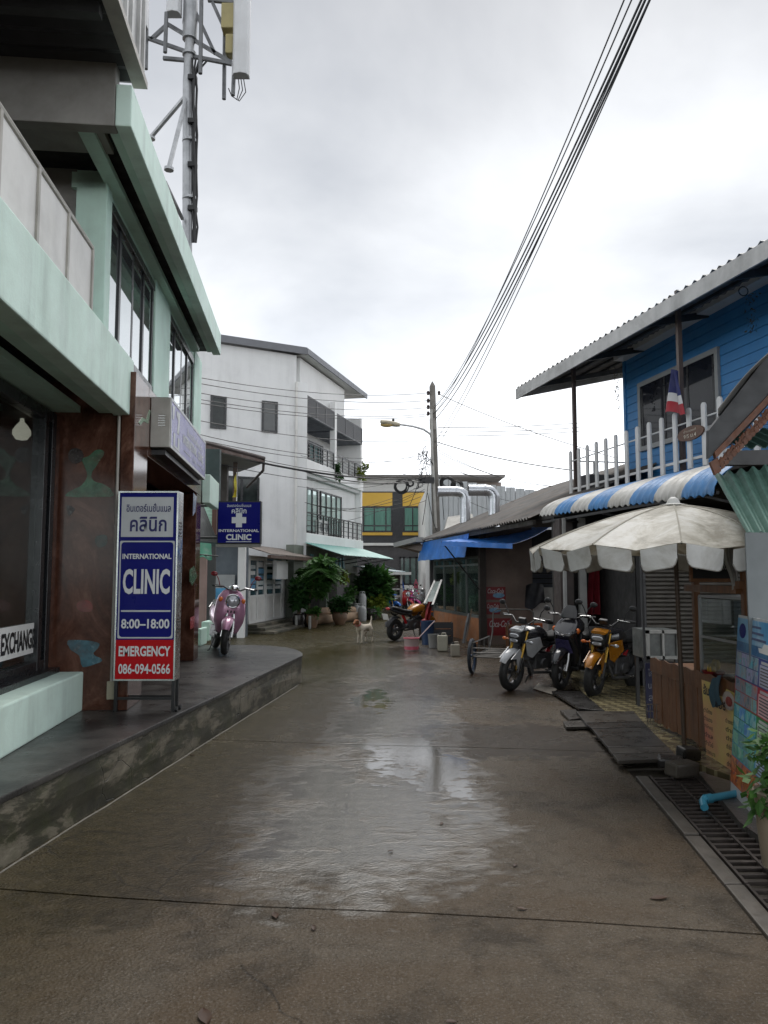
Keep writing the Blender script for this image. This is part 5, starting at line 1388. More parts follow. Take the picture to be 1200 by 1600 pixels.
# ================================================================== GLASS-FRONTED SHOP, PORCH HOUSE (far left)
FA = frame(.16)
aa = gnd(388, 975, .25); AA = FA.inverted() @ aa; XA_, YA0 = AA.x, AA.y
def AP(u, v): return px(u, v, FA, 0, XA_)
YA1 = AP(466, 940).y
sh = thing('glass_shop', 'small white framed glass shop with posters under a tiled lean-to', 'building', FA @ Vector((XA_ - .5, YA0 + 1, 0)))
zS_top = AP(392, 868).z
doors = [(388, 413), (414, 440)]
for i, (u0, u1) in enumerate(doors):
    ya, yb = AP(u0, 940).y, AP(u1, 940).y
    f = MB(FA); t_ = .07
    for yy in (ya, (ya + yb) / 2 - t_ / 2, yb - t_): f.box(XA_ - .05, XA_ + .03, yy, yy + t_, .25, zS_top)
    for zz in (.25, .98, 2.05 if i == 0 else 2.0, zS_top - .07): f.box(XA_ - .05, XA_ + .028, ya, yb, zz, zz + .07)
    dr = f.build('glazed_door', M_WHITE, sh)
    for j in range(2):
        y_a, y_b = ya + t_ + (yb - ya) / 2 * j, ya + (yb - ya) / 2 * (j + 1) - t_ / 2
        m_ = MB(FA); m_.box(XA_ - .02, XA_, y_a, y_b, .32, .98); m_.build('kick_panel', M_PANEL, dr)
        m_ = MB(FA); m_.box(XA_ - .02, XA_ - .005, y_a, y_b, 1.05, zS_top - .07); m_.build('pane', mat('shop_blue_glass', (.05, .10, .12), .06, var=.5, scale=3, spec=.8), dr)
        rq = random.Random(i * 7 + j)
        zz = 1.2
        while zz < 1.95:
            h_ = rq.uniform(.08, .16); m_ = MB(FA); m_.box(XA_ - .004, XA_ + .002, y_a + .03, y_b - .03 - rq.uniform(0, .1), zz, zz + h_)
            m_.build('notice', [M_WHITE, mat('notice_blue', (.12, .3, .5), .5), mat('notice_pale', (.5, .55, .55), .5)][rq.randrange(3)], dr); zz += h_ + rq.uniform(.03, .1)
        m_ = MB(FA); m_.box(XA_ - .004, XA_ + .002, y_a + .02, y_b - .02, 2.14, zS_top - .1); m_.build('poster', mat('poster_blue', (.06, .22, .45), .4, var=.5, scale=5), dr)
m_ = MB(FA); m_.box(XA_ - 2.4, XA_ - .3, YA0 + .1, YA1, .2, zS_top); m_.build('interior', M_VOID, sh)
m_ = MB(FA); m_.box(XA_ - .12, XA_ + .02, AP(441, 940).y, YA1, 0, zS_top + .25); m_.build('wall', M_WALLW, sh)
m_ = MB(FA); m_.box(XA_ - .12, XA_ - .02, YA0 - .25, AP(388, 940).y, .2, zS_top + .1); m_.build('wall', M_WALLW, sh)
for k in range(3):
    m_ = MB(FA); m_.box(XA_ - .1, XA_ + .35 + .28 * (2 - k), YA0 - .3 - .1 * (2 - k), YA1 + .1, .084 * k, .084 * (k + 1) - .002); m_.build('step', M_KERB, sh, bevel=.015)
# little tiled lean-to
M_TILE = mat('grey_brown_roof_tile', (.16, .13, .11), .7, var=.3, scale=6, bump=.3, bscale=25)
z_l = AP(395, 862).z
for k in range(8):
    u_ = k / 8; ya = AP(382, 900).y + (YA1 + .5 - AP(382, 900).y) * u_; yb = ya + (YA1 + .5 - AP(382, 900).y) / 8
    for j in range(3):
        m_ = MB(FA); m_.prism([(XA_ + .75 - .30 * j, ya + .006, z_l - .10 + .07 * j + .02 * j), (XA_ + .75 - .30 * j, yb - .006, z_l - .10 + .09 * j), (XA_ + .40 - .30 * j, yb - .006, z_l + .01 + .09 * j), (XA_ + .40 - .30 * j, ya + .006, z_l + .01 + .09 * j)], (0, 0, .025)); m_.build('roof_tile', M_TILE, sh)
m_ = MB(FA); m_.box(XA_ + .66, XA_ + .76, AP(382, 900).y, YA1 + .52, z_l - .20, z_l - .11); m_.build('eave_board', mat('brown_eave', (.10, .06, .045), .6, var=.2), sh)
m_ = MB(FA); m_.box(XA_ + .3, XA_ + .42, AP(413, 880).y - .1, AP(430, 880).y, AP(415, 905).z, AP(415, 876).z); sb_ = m_.build('small_light_box', M_WHITE, sh)
m_ = MB(FA); m_.box(XA_ + .05, XA_ + .12, AP(441, 880).y + .1, YA1 + .3, AP(450, 905).z, AP(450, 886).z); m_.build('small_sign', mat('olive_sign', (.16, .18, .06), .5, var=.5, scale=4), sh)

# porch house behind the clinic: eave, post, shutters, dark shop opening
ph = thing('porch_house', 'low house with brown tin eave and mint shutters behind the clinic', 'building', (-4.6, 17, 0))
C1 = at(411, 716, 19.0); C0 = at(312, 692, 16.6); C0.z = C1.z; C2 = at(378, 745, 22.5); C2.z = C1.z - .02
al = (C1 - C0); dn_ = Vector((-2.6, .9, .75))
corrugated(C0, al, dn_, 22, .015).build('tin_roof', mat('brown_tin_roof', (.20, .13, .10), .5, var=.3, streak=.2), ph)
m_ = MB(); m_.beam(C0 - Vector((0, 0, .06)), C1 - Vector((0, 0, .06)), .05, .12); m_.build('eave_board', mat('brown_eave', (.10, .06, .045), .6), ph)
m_ = MB(); m_.tube([C0 - Vector((0, 0, .0)), C1 + Vector((.02, 0, 0))], .05, 8); m_.tube([C1 + Vector((.02, 0, 0)), C1 + Vector((0, .05, -.3)), C1 + Vector((-.55, .9, -.62))], .035, 8); m_.build('gutter', mat('brown_gutter', (.05, .035, .03), .5), ph)
m_ = MB(); m_.prism([C0 + Vector((0, 0, -.13)), C1 + Vector((0, 0, -.13)), C1 + Vector((-.9, 1.6, -.13)), C0 + Vector((-2.6, 1.2, -.13))], (0, 0, .03)); m_.build('soffit', mat('grey_soffit', (.33, .34, .34), .7, var=.1), ph)
pp = at(368, 735, 18.8); m_ = MB(); m_.box(pp.x - .05, pp.x + .05, pp.y - .05, pp.y + .05, 2.6, C1.z - .14); m_.build('post', mat('brown_post', (.08, .05, .04), .6), ph)
m_ = MB(); q0 = at(318, 900, 19.2); m_.box(q0.x - 1.2, at(352, 900, 19.2).x, 19.2, 19.4, 2.55, C1.z - .14); m_.build('upper_wall', mat('dark_brown_wall', (.06, .05, .045), .7, var=.3), ph)
# mint louvre shutters
l0, l1 = at(314, 780, 15.5), at(331, 828, 15.5)
for k in range(9):
    zz = l1.z + (l0.z - l1.z) * k / 9
    m_ = MB(); m_.obox(((l0.x + l1.x) / 2, 15.5, zz + .03), (l1.x - l0.x, .02, (l0.z - l1.z) / 9 * .98), (.5, 0, 0)); m_.build('louvre_slat', M_MINT2, ph)
m_ = MB(); q_ = at(335, 800, 15.45); m_.box(q_.x - .04, q_.x + .05, 15.42, 15.5, l1.z - .1, l0.z + .1); m_.build('shutter_frame', mat('red_brown_frame', (.10, .04, .03), .5), ph)
m_ = MB(); m_.box(at(300, 900, 15.6).x, at(340, 900, 15.6).x, 15.6, 15.75, 2.2, 4.2); m_.build('side_wall', mat('dark_teal_wall', (.04, .06, .06), .7, var=.3), ph)
# ground-floor opening with boards
m_ = MB(); m_.box(at(305, 900, 20.5).x, at(386, 900, 20.5).x, 20.5, 20.7, 0, 3.0); m_.build('back_wall', mat('slate_wall', (.11, .13, .15), .7, var=.2), ph)
m_ = MB(); m_.box(at(330, 900, 20.3).x, at(366, 900, 20.3).x, 20.36, 20.42, at(340, 950, 20.3).z, at(340, 898, 20.3).z); m_.build('pale_board', mat('pale_board', (.33, .34, .34), .6, var=.1), ph)
m_ = MB(); m_.box(at(337, 900, 20.2).x, at(366, 900, 20.2).x, 20.2, 20.25, at(340, 944, 20.2).z, at(340, 919, 20.2).z); m_.build('blue_poster', mat('sky_blue_poster', (.06, .28, .5), .4, var=.4, scale=4), ph)
m_ = MB(); q_ = at(379, 900, 20.3); m_.box(q_.x - .09, q_.x + .09, 20.1, 20.3, 0, 2.95); m_.build('door_post', M_WALLW, ph)
q_ = at(329, 900, 17.5); m_ = MB(); m_.box(q_.x - .10, q_.x + .10, 17.5, 17.6, .3, 2.5); ps = m_.build('lettered_post', mat('charcoal_post', (.05, .05, .05), .6), ph)
m_ = MB(); m_.box(at(309, 900, 16).x, at(322, 900, 16).x, 16, 16.1, .2, 2.3); m_.build('pink_wall', mat('dusty_pink_wall', (.30, .20, .18), .7, var=.15), ph)
# green cloth awning and striped dark awning
ga = thing('cloth_awning', 'green cloth awning hanging past the marble pillar', 'awning', at(322, 860, 14.6))
m_ = MB(); a_, b_ = at(308, 848, 14.8), at(330, 850, 14.8)
m_.surf(lambda u, v: a_.lerp(b_, u) + Vector((.10 * v * u, -.35 * v, -.30 * v - .03 * sin(9 * u) * v)), 10, 6, (0, 0, .008)); m_.build('cloth', mat('green_cloth', (.03, .16, .10), .7, var=.2), ga, smooth=True)
m_ = MB(); m_.tube([at(306, 866, 14.5), at(341, 869, 14.5)], .012, 6); m_.build('awning_pole', M_BLKST, ga)
dk = thing('tarp_awning', 'dark sloping tarpaulin awning above the green cloth one', 'awning', at(318, 830, 14.4))
m_ = MB(); m_.surf(lambda u, v: at(312, 785, 14.6).lerp(at(316, 785, 14.0), u).lerp(at(310, 845, 14.6).lerp(at(341, 848, 14.2), u), v), 6, 6, (0, .01, 0)); m_.build('sheet', mat('dark_tarp', (.05, .05, .05), .6, var=.3), dk)
# clay water jars, mint planters on the far pavement
for k, (u, v, r_) in enumerate(((336, 985, .24), (324, 978, .2))):
    p = gnd(u, v, .15); t = thing('clay_jar', ['big brown clay jar behind the pink scooter', 'smaller clay jar beside the marble pillar'][k], 'jar', (p.x, p.y, 0))
    pot(t, (p.x, p.y, 0), r_ * 1.35, .78, M_CLAY, 'jar_body')
for k, (u0, u1, v) in enumerate(((307, 313, 1010), (314, 326, 1002))):
    p0_, p1_ = gnd(u0, v, .4), gnd(u1, v, .4); m_ = MB(); m_.box(p0_.x, p1_.x, p0_.y, p0_.y + .5, .402, .40 + (.36 if k else .30))
    tag(m_.build('planter_block', M_MINT2, bevel=.02), ['narrow mint block at the foot of the marble pillar', 'wider mint block behind the marble pillar'][k], 'block')
# small yellow flag on a stick above the blue sign
yf = thing('yellow_flag', 'limp yellow flag on a stick above the square blue sign', 'flag', at(369, 783, 13.0))
m_ = MB(); m_.tube([at(370, 784, 13.0), at(370, 738, 13.0)], .008, 6); m_.build('stick', M_STEEL, yf)
m_ = MB(); m_.surf(lambda u, v: at(369.5 - 7 * v * u - 2 * sin(6 * v) * u, 739 + 38 * v, 12.98 + .03 * sin(8 * v + 4 * u)), 5, 10, (0, .004, 0)); m_.build('cloth', mat('yellow_cloth', (.6, .48, .03), .7, var=.1), yf, smooth=True)
# ================================================================== BACKGROUND BUILDINGS
M_YEL = mat('yellow_panel', (.62, .38, .05), .55, var=.06, scale=1)
M_BLKCLAD = mat('charcoal_cladding', (.045, .047, .052), .6, var=.15, scale=4)
M_CURT = mat('green_curtain', (.10, .24, .19), .6, var=.35, scale=3, stretch=(14, 14, .4))
M_DGREY = mat('dark_grey_render', (.075, .072, .075), .7, var=.1)
YB = 40.0
def bp_(u, v, d=0.0): return at(u, v, YB + d)
yb = thing('yellow_black_building', 'black clad building with yellow window panels at the end of the lane', 'building', (bp_(620, 900).x, YB, 0))
def BB(u0, v0, u1, v1, y0, y1, nm, m, par=None, bev=0):
    a_, b_ = bp_(u0, v0), bp_(u1, v1); mb = MB(); mb.box(a_.x, b_.x, YB + y0, YB + y1, b_.z, a_.z); return mb.build(nm, m, par or yb, bevel=bev)
xl, xr_ = bp_(520, 900).x, bp_(690, 900).x
mb = MB(); mb.box(xl, xr_, YB + .1, YB + 6, 0, bp_(600, 748).z); mb.build('core', mat('white_upper_wall', (.62, .62, .6), .7, var=.05), yb)
BB(520, 768, 690, 849, 0, .095, 'cladding', M_BLKCLAD)
k = 0
for u in range(522, 690, 2):
    pass
for (u0, u1) in ((566, 613), (629, 668)):
    BB(u0, 770, u1, 791, -.06, -.002, 'yellow_panel', M_YEL)
    BB(u0, 832, u1, 836.5, -.08, -.002, 'yellow_sill', M_YEL)
    a_, b_ = bp_(u0 + 1.5, 792), bp_(u1 - .5, 831)
    f = MB(); t_ = .06
    f.box(a_.x, b_.x, YB - .05, YB - .003, a_.z - t_, a_.z); f.box(a_.x, b_.x, YB - .05, YB - .003, b_.z, b_.z + t_); zt_ = b_.z + (a_.z - b_.z) * .22; f.box(a_.x, b_.x, YB - .048, YB - .003, zt_, zt_ + t_)
    for s_ in (0, .38, .80, 1): xx_ = a_.x + (b_.x - a_.x - t_) * s_; f.box(xx_, xx_ + t_, YB - .055, YB - .003, b_.z, a_.z)
    w = f.build('window', M_BLACKF, yb)
    g_ = MB(); g_.box(a_.x + t_, b_.x - t_, YB - .025, YB - .01, b_.z + t_, a_.z - t_); g_.build('pane', M_CURT, w)
mb = MB()
for k in range(64):
    x_ = xl + (xr_ - xl) * k / 64; mb.box(x_, x_ + .03, YB - .012, YB - .001, bp_(600, 849).z, bp_(600, 837).z)
for k in range(12):
    x_ = bp_(613.5, 800).x + k * .045; mb.box(x_, x_ + .02, YB - .012, YB - .001, bp_(600, 836).z, bp_(600, 769).z)
o = mb.build('cladding_ribs', M_BLKCLAD, yb); o['kind'] = 'stuff'
BB(500, 848.5, 700, 852.5, -.15, .1, 'white_string_course', M_WHITE)
BB(500, 853, 700, 960, .02, .098, 'lower_wall', M_DGREY)
BB(540, 744.5, 786, 747.5, -.8, 5, 'roof_edge', mat('brown_grey_roof', (.16, .15, .145), .6, var=.1))
BB(680, 748, 790, 760, 1.5, 5, 'side_roof_band', mat('brown_soffit', (.22, .18, .16), .6, var=.15))
f = MB(); a_, b_ = bp_(624, 870), bp_(672, 914)
for s_ in (0, .12, .32, .52, .72, .95): xx_ = a_.x + (b_.x - a_.x) * s_; f.box(xx_, xx_ + .09, YB - .05, YB + .015, b_.z, a_.z)
f.box(a_.x, b_.x, YB - .05, YB + .015, a_.z - .08, a_.z); f.box(a_.x, b_.x, YB - .05, YB + .015, b_.z, b_.z + .08)
w = f.build('window', M_BLACKF, yb)
g_ = MB(); g_.box(a_.x + .05, b_.x, YB - .02, YB + .01, b_.z + .05, a_.z - .05); g_.build('pane', mat('ground_curtain_glass', (.10, .15, .14), .1, var=.5, scale=2.5, spec=.8), w)
BB(628, 914, 672, 926, -.9, -.7, 'white_counter', M_WHITE)
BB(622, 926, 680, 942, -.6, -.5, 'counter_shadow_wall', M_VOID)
# kiosk
YK = 34.0
kp = lambda u, v: at(u, v, YK)
ks = thing('food_kiosk', 'small grey kiosk with flat roof left of the folded pink parasol', 'kiosk', (kp(610, 950).x, YK, 0))
def KB(u0, v0, u1, v1, y0, y1, nm, m):
    a_, b_ = kp(u0, v0), kp(u1, v1); mb = MB(); mb.box(a_.x, b_.x, YK + y0, YK + y1, b_.z, a_.z); return mb.build(nm, m, ks)
KB(592, 894, 642, 898, -.5, 2, 'roof', M_WHITE)
KB(592, 898.5, 625, 919, .1, .2, 'dark_front', mat('kiosk_dark', (.05, .035, .03), .6, var=.4))
KB(592, 919.5, 626, 921.5, -.05, .2, 'rail', M_WHITE); KB(592, 930, 626, 933, -.15, .2, 'counter', M_WHITE)
KB(592, 933.5, 627, 950, 0, .2, 'lower_panel', mat('kiosk_grey', (.28, .27, .27), .6, var=.25, scale=4))
for u in (592, 607, 625): KB(u, 922, u + 2.2, 930, -.02, .15, 'post', M_WHITE)
KB(625.5, 898.5, 628.5, 950, -.1, .1, 'side_post', M_WHITE)
KB(594, 922, 606, 929.8, .16, .19, 'pane', M_DARKG); KB(610, 922, 624, 929.8, .16, .19, 'pane', M_DARKG)
m_ = MB(); a_ = kp(628, 900); m_.surf(lambda u, v: a_ + Vector((.02 + .13 * v * (u), -.1, -.62 * v - .1 * u)), 4, 5, (0, .01, 0)); m_.build('blue_flap', mat('blue_tarp', (.02, .10, .42), .45, var=.2), ks)
pu = thing('folded_parasol', 'folded pink parasol standing behind the parked scooters', 'parasol', at(650, 945, 34.5))
q_ = at(650, 945, 34.5); m_ = MB(); m_.lathe([(.02, at(650, 905, 34.5).z), (.09, at(650, 912, 34.5).z), (.11, at(650, 925, 34.5).z), (.15, at(650, 931, 34.5).z), (.17, at(650, 932, 34.5).z)][::-1], (q_.x, q_.y, 0), 10); m_.build('canopy', mat('pink_cloth', (.45, .10, .15), .7, var=.15), pu, smooth=True)
m_ = MB(); m_.tube([(q_.x, q_.y, 0), (q_.x, q_.y, 1.2)], .02, 6); m_.build('pole', M_STEEL, pu)
# pale metal shed
shd = thing('metal_shed', 'pale grey sheet metal shed wall behind the two ducts', 'building', at(760, 900, 33))
u = 672
while u < 905:
    a_, b_ = at(u, 900, 33), at(u + 15, 900, 33)
    zt_ = at(u, 747 + (u - 672) * .12, 33).z
    m_ = MB(); m_.box(a_.x + .01, b_.x - .01, 33, 33.03, 0, zt_)
    for s_ in (.0, .5): x_ = a_.x + (b_.x - a_.x) * s_; m_.box(x_ + .01, x_ + .05, 32.95, 32.999, 0, zt_)
    m_.build('wall_sheet', mat('pale_sheet_metal', (.50, .52, .53), .45, var=.05, streak=.1), shd); u += 15
m_ = MB(); m_.box(at(665, 900, 33).x, at(910, 900, 33).x, 33.04, 40, 0, at(700, 760, 33).z - .2); m_.build('shed_body', M_WHITE, shd)

# ================================================================== RIGHT: CORNER SHOP UNDER A DARK ROOF
FR = frame(-.18); CR = cos(atan(.18)); TR = atan(.18)
def RP(u, v, c): return px(u, v, FR, 0, c * CR)
M_RUST = mat('dark_corrugated_roof', (.085, .078, .072), .55, var=.3, scale=2, streak=.3, grime=.5, grime_col=(.16, .11, .075))
M_BTARP = mat('blue_tarpaulin', (.02, .17, .58), .42, var=.25, scale=3, bump=.15, bscale=8)
cs = thing('corner_shop', 'dark roofed corner shop with glass windows over an orange wall', 'building', gnd(752, 1003))
cS = 5.52
ya_, yb_ = RP(750, 1000, cS).y, RP(678, 985, cS).y
xsx = cS * CR
Yc = (FR @ Vector((xsx, ya_, 0))).y - .22
z_or = 0.60
M_ORW = mat('orange_painted_wall', (.36, .15, .065), .7, var=.25, scale=2, grime=.5, grime_col=(.28, .24, .2), gscale=2.2)
m_ = MB(FR); m_.box(xsx, xsx + .15, ya_, yb_, 0, z_or); m_.build('orange_dado', M_ORW, cs)
# windows
zt_w = RP(750, 868, cS).z; 
f = MB(FR); n_ = 4
for k in range(n_ + 1): yy = ya_ + (yb_ - ya_ - .05) * k / n_; f.box(xsx + .0, xsx + .07, yy, yy + .05, z_or, zt_w)
f.box(xsx, xsx + .07, ya_, yb_, z_or + .001, z_or + .07); f.box(xsx, xsx + .07, ya_, yb_, zt_w - .06, zt_w); f.box(xsx + .01, xsx + .065, ya_, yb_, 1.85, 1.90)
w = f.build('window', mat('grey_alu_frame', (.11, .125, .12), .45), cs)
for k in range(n_):
    y_a = ya_ + (yb_ - ya_ - .05) * k / n_ + .05; y_b = ya_ + (yb_ - ya_ - .05) * (k + 1) / n_
    g_ = MB(FR); g_.box(xsx + .03, xsx + .036, y_a, y_b, z_or + .07, zt_w - .06); g_.build('pane', glass('corner_glass', (.75, .85, .82), .78, (.05, .07, .065)), w)
m_ = MB(FR); m_.box(xsx + 1.0, xsx + 1.05, ya_ + .2, yb_, z_or, zt_w); m_.build('inner_wall', mat('inner_pale_wall', (.45, .50, .48), .7, var=.25, scale=2), cs)
for k in range(4):
    m_ = MB(FR); y_ = ya_ + .4 + k * .95; m_.box(xsx + .6, xsx + .98, y_, y_ + .6, z_or, 1.55 + .2 * (k % 2)); m_.build('shelf_unit', mat('shelf_pale', (.40, .42, .40), .6, var=.4, scale=6), cs)
m_ = MB(FR); m_.box(xsx - .01, xsx + .15, ya_, yb_ + .2, zt_w + .002, 2.62); m_.build('window_header', mat('dark_header', (.03, .03, .035), .7), cs)
m_ = MB(FR); m_.box(xsx + .02, xsx + 3, yb_, yb_ + .15, 0, 2.6); m_.build('far_wall', M_DGREY, cs)
m_ = MB(FR); m_.box(xsx - .03, xsx + .12, ya_ - .14, ya_ - .002, 0, 2.62); m_.build('corner_post', mat('dark_brown_post', (.03, .022, .018), .6), cs)
# brown cross wall facing the camera with posters
xw0, xw1 = at(755, 1000, Yc).x, at(836, 1000, Yc).x
m_ = MB(); m_.box(xw0 + .03, xw1, Yc + .2, Yc + .35, 0, 2.75); m_.build('cross_wall', mat('dull_brown_wall', (.16, .115, .095), .7, var=.25, scale=1.5, grime=.4), cs)
m_ = MB(); m_.box(xw1 + .001, at(868, 1000, Yc).x, Yc + .15, Yc + .3, 0, at(850, 918, Yc).z); m_.build('white_board_wall', mat('off_white_board', (.45, .44, .42), .6, var=.1, grime=.3), cs)
for k in range(7):
    z_ = at(850, 916 - k * 8, Yc).z; m_ = MB(); m_.obox(((xw1 + at(866, 900, Yc).x) / 2, Yc + .2, z_), (at(866, 900, Yc).x - xw1, .02, .09), (.4, 0, 0)); m_.build('blind_slat', mat('blue_grey_slat', (.045, .05, .065), .5), cs)
m_ = MB(); m_.box(xw1, at(880, 900, Yc).x, Yc + .31, Yc + .4, 1.2, 2.7); m_.build('blind_back', M_VOID, cs)
M_COKE = mat('red_drink_poster', (.17, .006, .01), .4, var=.35, scale=4)
for k, (u0, v0, u1, v1) in enumerate(((759, 917, 790, 937), (759, 941, 781, 960), (761, 966, 800, 993))):
    a_, b_ = at(u0, v0, Yc + .19), at(u1, v1, Yc + .19)
    ps = thing('drink_poster', ['upper red drink poster on the brown wall', 'small middle drink poster on the brown wall', 'largest red drink poster low on the brown wall'][k], 'poster', ((a_.x + b_.x) / 2, Yc + .19, b_.z))
    m_ = MB(); m_.box(a_.x, b_.x, Yc + .185, Yc + .197, b_.z, a_.z); m_.build('sheet', M_COKE, ps)
    text('Coca-Cola', Vector(((a_.x + b_.x) / 2, Yc + .184, b_.z + (a_.z - b_.z) * .68)), XA, ZA, (b_.x - a_.x) * .82, (a_.z - b_.z) * .38, mat('poster_white', (.42, .40, .40), .5), ps, shear=.35, bold=.01)
    if k < 2:
        m_ = MB(); m_.ball(((a_.x * .35 + b_.x * .65), Yc + .184, b_.z + .1), (.14, .002, .06), 10); m_.build('ice_splash', mat('ice_blue_print', (.12, .25, .38), .5, var=.5, scale=9), ps)
# roof: corrugated sheets sloping down to the lane
cE = 5.2
zE = 2.66
ye0, ye1 = RP(850, 804, cE).y + .75, RP(657, 848, cE).y
N_ = 9
for k in range(N_):
    y_a = ye0 + (ye1 - ye0) * k / N_; y_b = ye0 + (ye1 - ye0) * (k + 1) / N_ + .06
    corrugated(FR @ Vector((cE * CR, y_a, zE + .004 * (k % 2))), FR.to_3x3() @ Vector((0, y_b - y_a, 0)), FR.to_3x3() @ Vector((3.9, 0, 1.62)), 7, .03).build('roof_sheet', M_RUST, cs)
m_ = MB(FR); m_.box(cE * CR + .08, cE * CR + .14, ye0, ye1, zE - .12, zE - .03); m_.build('eave_purlin', mat('dark_timber', (.03, .025, .02), .7), cs)
m_ = MB(FR); m_.prism([(cE * CR + .3, ye1 + .0, zE - .05), (cE * CR + 3.9, ye1, zE + 1.5), (cE * CR + 3.9, ye1, .0), (cE * CR + .3, ye1, 0)], (0, .1, 0)); m_.build('far_gable', M_DGREY, cs)
# grey gutter end piece beyond the roof corner
gq = at(640, 850, 23.5); m_ = MB(); m_.beam(at(622, 852, 23.6), at(657, 843, 22.6), .34, .14); m_.build('gutter_end', mat('grey_gutter', (.33, .34, .33), .5, var=.15), cs)
m_ = MB(); m_.prism([at(624, 856, 23.6), at(657, 850, 22.8), at(672, 866, 22.4), at(668, 868, 23.2)], (0, .1, .04)); m_.build('gutter_soffit', mat('brown_soffit', (.22, .18, .16), .6), cs)
m_ = MB(); m_.prism([at(700, 808, 24), at(738, 803, 24), at(742, 818, 23), at(694, 830, 23)], (0, .3, .03)); m_.build('roof_patch_sheet', mat('pale_patch_sheet', (.34, .33, .30), .6, var=.2), cs)
# blue tarps
bt = thing('blue_tarp_awning', 'bright blue tarpaulin awning stretched on a slanting pole', 'awning', at(760, 850, 17.6))
a0, a1, b0, b1 = at(690, 846, 17.6), at(802, 850, 16.2), at(745, 832, 20.0), at(862, 822, 18.0)
m_ = MB(); m_.surf(lambda u, v: a0.lerp(a1, u).lerp(b0.lerp(b1, u), v) + Vector((0, 0, -.05 * sin(pi * v) + .007 * sin(60 * u))), 22, 6, (0, 0, .01)); m_.build('sheet', M_BTARP, bt, smooth=True)
m_ = MB(); m_.surf(lambda u, v: a0.lerp(a1, u) + Vector((.02 * sin(30 * u), -.01, -.10 * v)), 22, 2, (0, .006, 0)); m_.build('hem', M_BTARP, bt, smooth=True)
m_ = MB(); m_.tube([at(690, 846, 17.6), at(749, 921, 18.0)], .018, 6); m_.build('prop_pole', M_BLKST, bt)
vt = thing('blue_tarp_curtain', 'blue tarpaulin sheet hanging above the corner shop windows', 'awning', at(710, 870, 20))
q0, q1 = FR @ Vector((xsx - .25, ya_, 0)), FR @ Vector((xsx - .25, yb_ + .5, 0))
m_ = MB(); m_.surf(lambda u, v: q0.lerp(q1, u) + Vector((-.10 * v + .012 * sin(31 * u) * v, 0, 2.60 - .55 * v - .008 * sin(40 * u) * v)), 26, 6, (.008, 0, 0)); m_.build('sheet', M_BTARP, vt, smooth=True)
# propped-open glazed panel and boxes on the far wall
op = thing('propped_window', 'open glazed window panel propped outwards above the red cloth', 'window', at(676, 925, 20.5))
P0, P1, P2, P3 = at(680, 907, 20.5), at(690, 907, 20.0), at(676, 946, 18.9), at(663, 944, 19.4)
m_ = MB(); 
for a_, b_ in ((P0, P1), (P1, P2), (P2, P3), (P3, P0)): m_.beam(a_, b_, .05, .05)
m_.build('frame', M_BLACKF, op)
m_ = MB(); m_.prism([P0, P1, P2, P3], (0, .01, 0)); m_.build('pane', mat('milky_glass', (.26, .30, .28), .1, var=.3, scale=3), op)

# ================================================================== UTILITY POLE, LAMP, DUCTS
YU = 26.0
up = lambda u, v, d=0.0: at(u, v, YU + d)
M_CONC = mat('weathered_concrete_pole', (.20, .185, .165), .8, var=.2, scale=3, streak=.45, grime=.6, grime_col=(.05, .045, .04))
pt, pb = up(675.5, 604), up(684, 830)
base = Vector((pb.x + .02, YU, 0))
po = thing('utility_pole', 'leaning concrete utility pole with cable coils behind the corner shop', 'pole', base)
m_ = MB(); m_.loft([[Vector((base.x + sx * .15, YU + sy * .15, 0)) for sx, sy in ((-1, -1), (1, -1), (1, 1), (-1, 1))], [Vector((pt.x + sx * .095, YU + sy * .095, pt.z)) for sx, sy in ((-1, -1), (1, -1), (1, 1), (-1, 1))]])
m_.loft([[Vector((pt.x + sx * .095, YU + sy * .095, pt.z + .001)) for sx, sy in ((-1, -1), (1, -1), (1, 1), (-1, 1))], [Vector((pt.x + sx * .01, YU + sy * .01, pt.z + .18)) for sx, sy in ((-1, -1), (1, -1), (1, 1), (-1, 1))]])
m_.build('shaft', M_CONC, po)
m_ = MB(); m_.tube([up(674, 640, -.15), up(675, 700, -.15), up(678, 760, -.15), up(681, 825, -.15)], .05, 8); m_.build('conduit', mat('pale_conduit', (.42, .41, .38), .6, var=.2), po, smooth=True)
la = MB(); la.tube([up(674, 684, -.1), up(672, 678, -.15), up(662, 671, -.3), up(645, 666, -.5), up(624, 663, -.7)], .035, 8); la.build('lamp_arm', M_GALV, po, smooth=True)
L0, L1 = up(594, 659, -.9), up(625, 664, -.7)
m_ = MB(); d_ = (L1 - L0)
rg = []
for s_, w_, h_ in ((0, .05, .04), (.06, .13, .08), (.45, .16, .10), (.8, .12, .09), (1, .06, .06)):
    c_ = L0 + d_ * s_; rg.append([c_ + Vector((0, w_ * cos(2*pi*k/12), h_ * sin(2*pi*k/12))) for k in range(12)])
m_.loft(rg); lh = m_.build('lamp_head', mat('aged_lamp_housing', (.42, .38, .28), .5, var=.15), po, smooth=True)
c_ = L0 + d_ * .33 + Vector((0, 0, -.07)); m_ = MB(); m_.ball(c_, (.22, .12, .08), 12); m_.build('lamp_lens', mat('yellowed_lens', (.50, .36, .14), .25, var=.2), lh, smooth=True)
m_ = MB(); m_.ball(L0 + d_ * .66 + Vector((0, 0, .13)), .05, 10); m_.build('photocell', M_BLKPL, lh, smooth=True)
for k, v in enumerate((614, 626, 636, 646)):
    m_ = MB(); p = up(669, v, -.12); m_.lathe([(.035, -.07), (.055, -.05), (.04, -.01), (.055, .02), (.03, .07)], p, 10); m_.tube([p + Vector((.03, .03, 0)), up(675, v, 0)], .015, 6); m_.build('insulator', mat('brown_insulator', (.035, .02, .018), .25), po, smooth=True)
